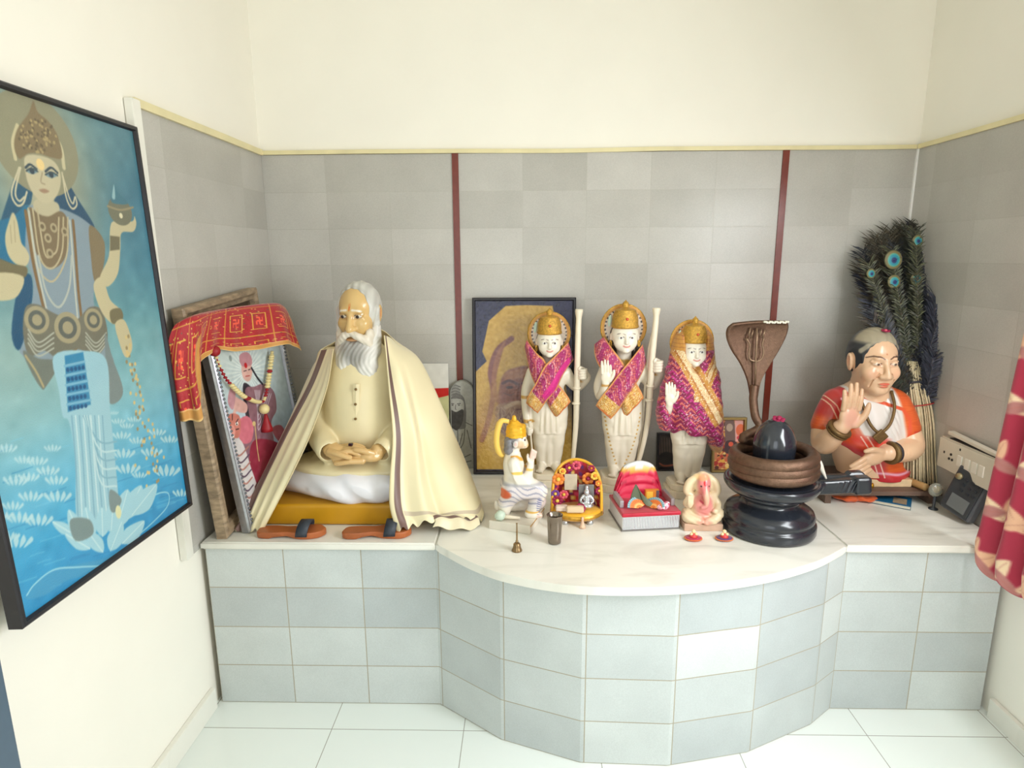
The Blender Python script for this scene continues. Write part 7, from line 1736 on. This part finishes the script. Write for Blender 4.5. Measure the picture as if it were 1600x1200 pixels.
# ---- dark grey box-shaped appliance leaning on the switchboard wall
M_grey = mat('dusty_grey_plastic', rgb(84, 88, 92), .5, noise=.25, nscale=20); M_dgrey = mat('dark_grey_plastic', rgb(56, 60, 64), .45)
dv = thing('grey_appliance', 'dusty dark grey box-shaped appliance with buttons leaning below the switchboard', 'appliance', (2.968, -.655, LEDGE + .026), rot=(-.20, .20, math.radians(-76)))
bm = bmesh.new(); add_box(bm, (0, .018, .095), (.135, .040, .190), bev=.010, seg=3); bm_obj('case', bm, M_grey, dv, smooth=True)
bm = bmesh.new(); add_box(bm, (0, -.004, .095), (.118, .006, .174), bev=.004); bm_obj('front_panel', bm, M_dgrey, dv)
box_obj('display', (.004, -.0085, .050), (.080, .003, .058), mat('grey_display', rgb(110, 114, 114), .25), dv, bev=.002)
for i, (x, z) in enumerate(((-.010, .150), (.018, .152), (.040, .150), (-.012, .128), (.016, .126), (.040, .128), (-.010, .104), (.018, .102), (.042, .104))): box_obj('button', (x, -.0095, z), (.015, .005, .010), mat('slate_button', rgb(44, 48, 54), .4), dv, bev=.002, rot=(0, .2, 0))
bm = bmesh.new(); add_lathe(bm, [(0, 0), (.012, 0), (.014, .004), (.012, .012), (0, .014)], 18); bm_obj('selector_knob', bm, mat('brassy_knob', rgb(150, 138, 104), .35, .5), dv, smooth=True, loc=(-.040, -.007, .150), rot=(PI / 2, 0, 0))
kb = thing('round_knob', 'round translucent knob with yellowish core at the end of the plank', 'knob', (2.962, -.548, LEDGE))
lathe_obj('stem', [(0, 0), (.018, 0), (.018, .004), (.006, .010), (.006, .062), (0, .062)], M_dgrey, kb, 18)
bm = bmesh.new(); bmesh.ops.create_uvsphere(bm, u_segments=24, v_segments=14, radius=.030); bmesh.ops.scale(bm, verts=bm.verts, vec=(1, .6, 1)); bm_obj('dome', bm, mat('smoky_clear_plastic', rgb(206, 206, 190), .12, trans=.7), kb, smooth=True, loc=(0, 0, .086))
bm = bmesh.new(); bmesh.ops.create_uvsphere(bm, u_segments=14, v_segments=10, radius=.014); bm_obj('core', bm, mat('amber_core', rgb(206, 176, 104), .4), kb, smooth=True, loc=(0, -.004, .090))

# ---- curtain at the window
M_curt = mat('crimson_leaf_print_curtain', (1, 1, 1, 1), .75, attr='Col', sheen=.25, bump=.2, bscale=700)
cw, chh = 1.7, 1.75
c = Canvas(cw, chh, 190, (172, 36, 64))
r = np.random.default_rng(14)
def pleaf(x, y, a, L, col):
    dx, dy = math.cos(a), math.sin(a); nx, ny = -dy, dx
    c.poly([(x, y), (x + dx * L * .3 + nx * L * .2, y + dy * L * .3 + ny * L * .2), (x + dx * L * .65 + nx * L * .19, y + dy * L * .65 + ny * L * .19), (x + dx * L, y + dy * L), (x + dx * L * .65 - nx * L * .19, y + dy * L * .65 - ny * L * .19), (x + dx * L * .3 - nx * L * .2, y + dy * L * .3 - ny * L * .2)], col)
    c.line([(x, y), (x + dx * L * .9, y + dy * L * .9)], .003, (190, 110, 96), op=.5)
peach, cream, plum = (238, 186, 150), (244, 214, 176), (186, 122, 116)
for gx in range(9):
    for gy in range(8):
        x = .02 + gx * .19 + (gy % 2) * .095; y = .0 + gy * .20; b = .9 + r.normal() * .2
        c.line([(x, y - .05), (x + .02, y + .06), (x + .0, y + .19)], .005, (196, 110, 100))
        for k, (da, L) in enumerate(((.9, .12), (2.3, .12), (1.6, .10), (-.35, .10), (3.5, .10))): pleaf(x + .008 * math.cos(da), y + .012 * k, da + r.normal() * .12, L, (peach, cream, peach, plum, plum)[(k + gx) % 5])
nu, nv = c.nx, c.ny; s_ = np.linspace(0, 1, nu)[:, None]; tz = np.linspace(0, 1, nv)[None, :]
z = .640 + tz * 1.700
edge = np.interp(z, [.6, .66, .716, .80, 1.0, 1.25, 1.48, 1.7, 2.4], [-.925, -.910, -.902, -.912, -.925, -.942, -.957, -.975, -1.03])
ph = s_ * 2 * PI * 8.0 + .9 * np.sin(s_ * 9) ; am = .026 * (1 - .35 * tz)
Y = edge - s_ * (.86 + .06 * (1 - tz)) + .012 * np.sin(ph * 1.0 + .6) * (1 - .3 * tz)
X = 2.912 - am * np.sin(ph) * .9 - .010 * (1 - tz)
Z = z + .018 * np.sin(ph + 1.0) * np.clip(1 - tz * 12, 0, 1) + .03 * np.exp(-(s_ / .03) ** 2) * np.clip(1 - tz * 10, 0, 1)
P = np.stack([X + 0 * tz, Y, Z + 0 * s_], -1)
cu = thing('curtain', 'crimson curtain with cream and peach leaf print at the window', 'curtain', (0, 0, 0))
sheet('fabric', P, M_curt, cu, .0025, np.clip(c.a, 0, 255) / 255)
rodt = thing('curtain_rod', 'brass curtain rod over the window', 'curtain rod', (2.900, -1.80, 2.36)); bm = bmesh.new(); add_lathe(bm, [(0, -1.0), (.012, -1.0), (.012, 1.0), (0, 1.0)], 18); bm_obj('pole', bm, M_brass, rodt, smooth=True, rot=(PI / 2, 0, 0))
for y in (-.9, .9): box_obj('bracket', (.068, y, 0), (.134, .02, .02), M_brass, rodt)

# ---- blue-grey cupboard beside the viewer on the left
cb = thing('steel_cupboard', 'blue-grey painted steel cupboard standing against the left wall near the viewer', 'cupboard', (.17, -2.43, 0))
M_bg = mat('blue_grey_enamel', rgb(74, 92, 108), .4, noise=.08)
box_obj('carcass', (-.005, 0, .57), (.27, .70, 1.10), M_bg, cb, bev=.004)
for y in (-.176, .176):
    d_ = box_obj('door', (.1385, y, .58), (.018, .344, 1.04), M_bg, cb, bev=.004); box_obj('door_handle', (.016, -y * .75, .02), (.014, .012, .10), M_steel, d_, bev=.003)
for x in (-.11, .10):
    for y in (-.32, .32): box_obj('leg', (x, y, .0105), (.03, .03, .019), M_darkp, cb)
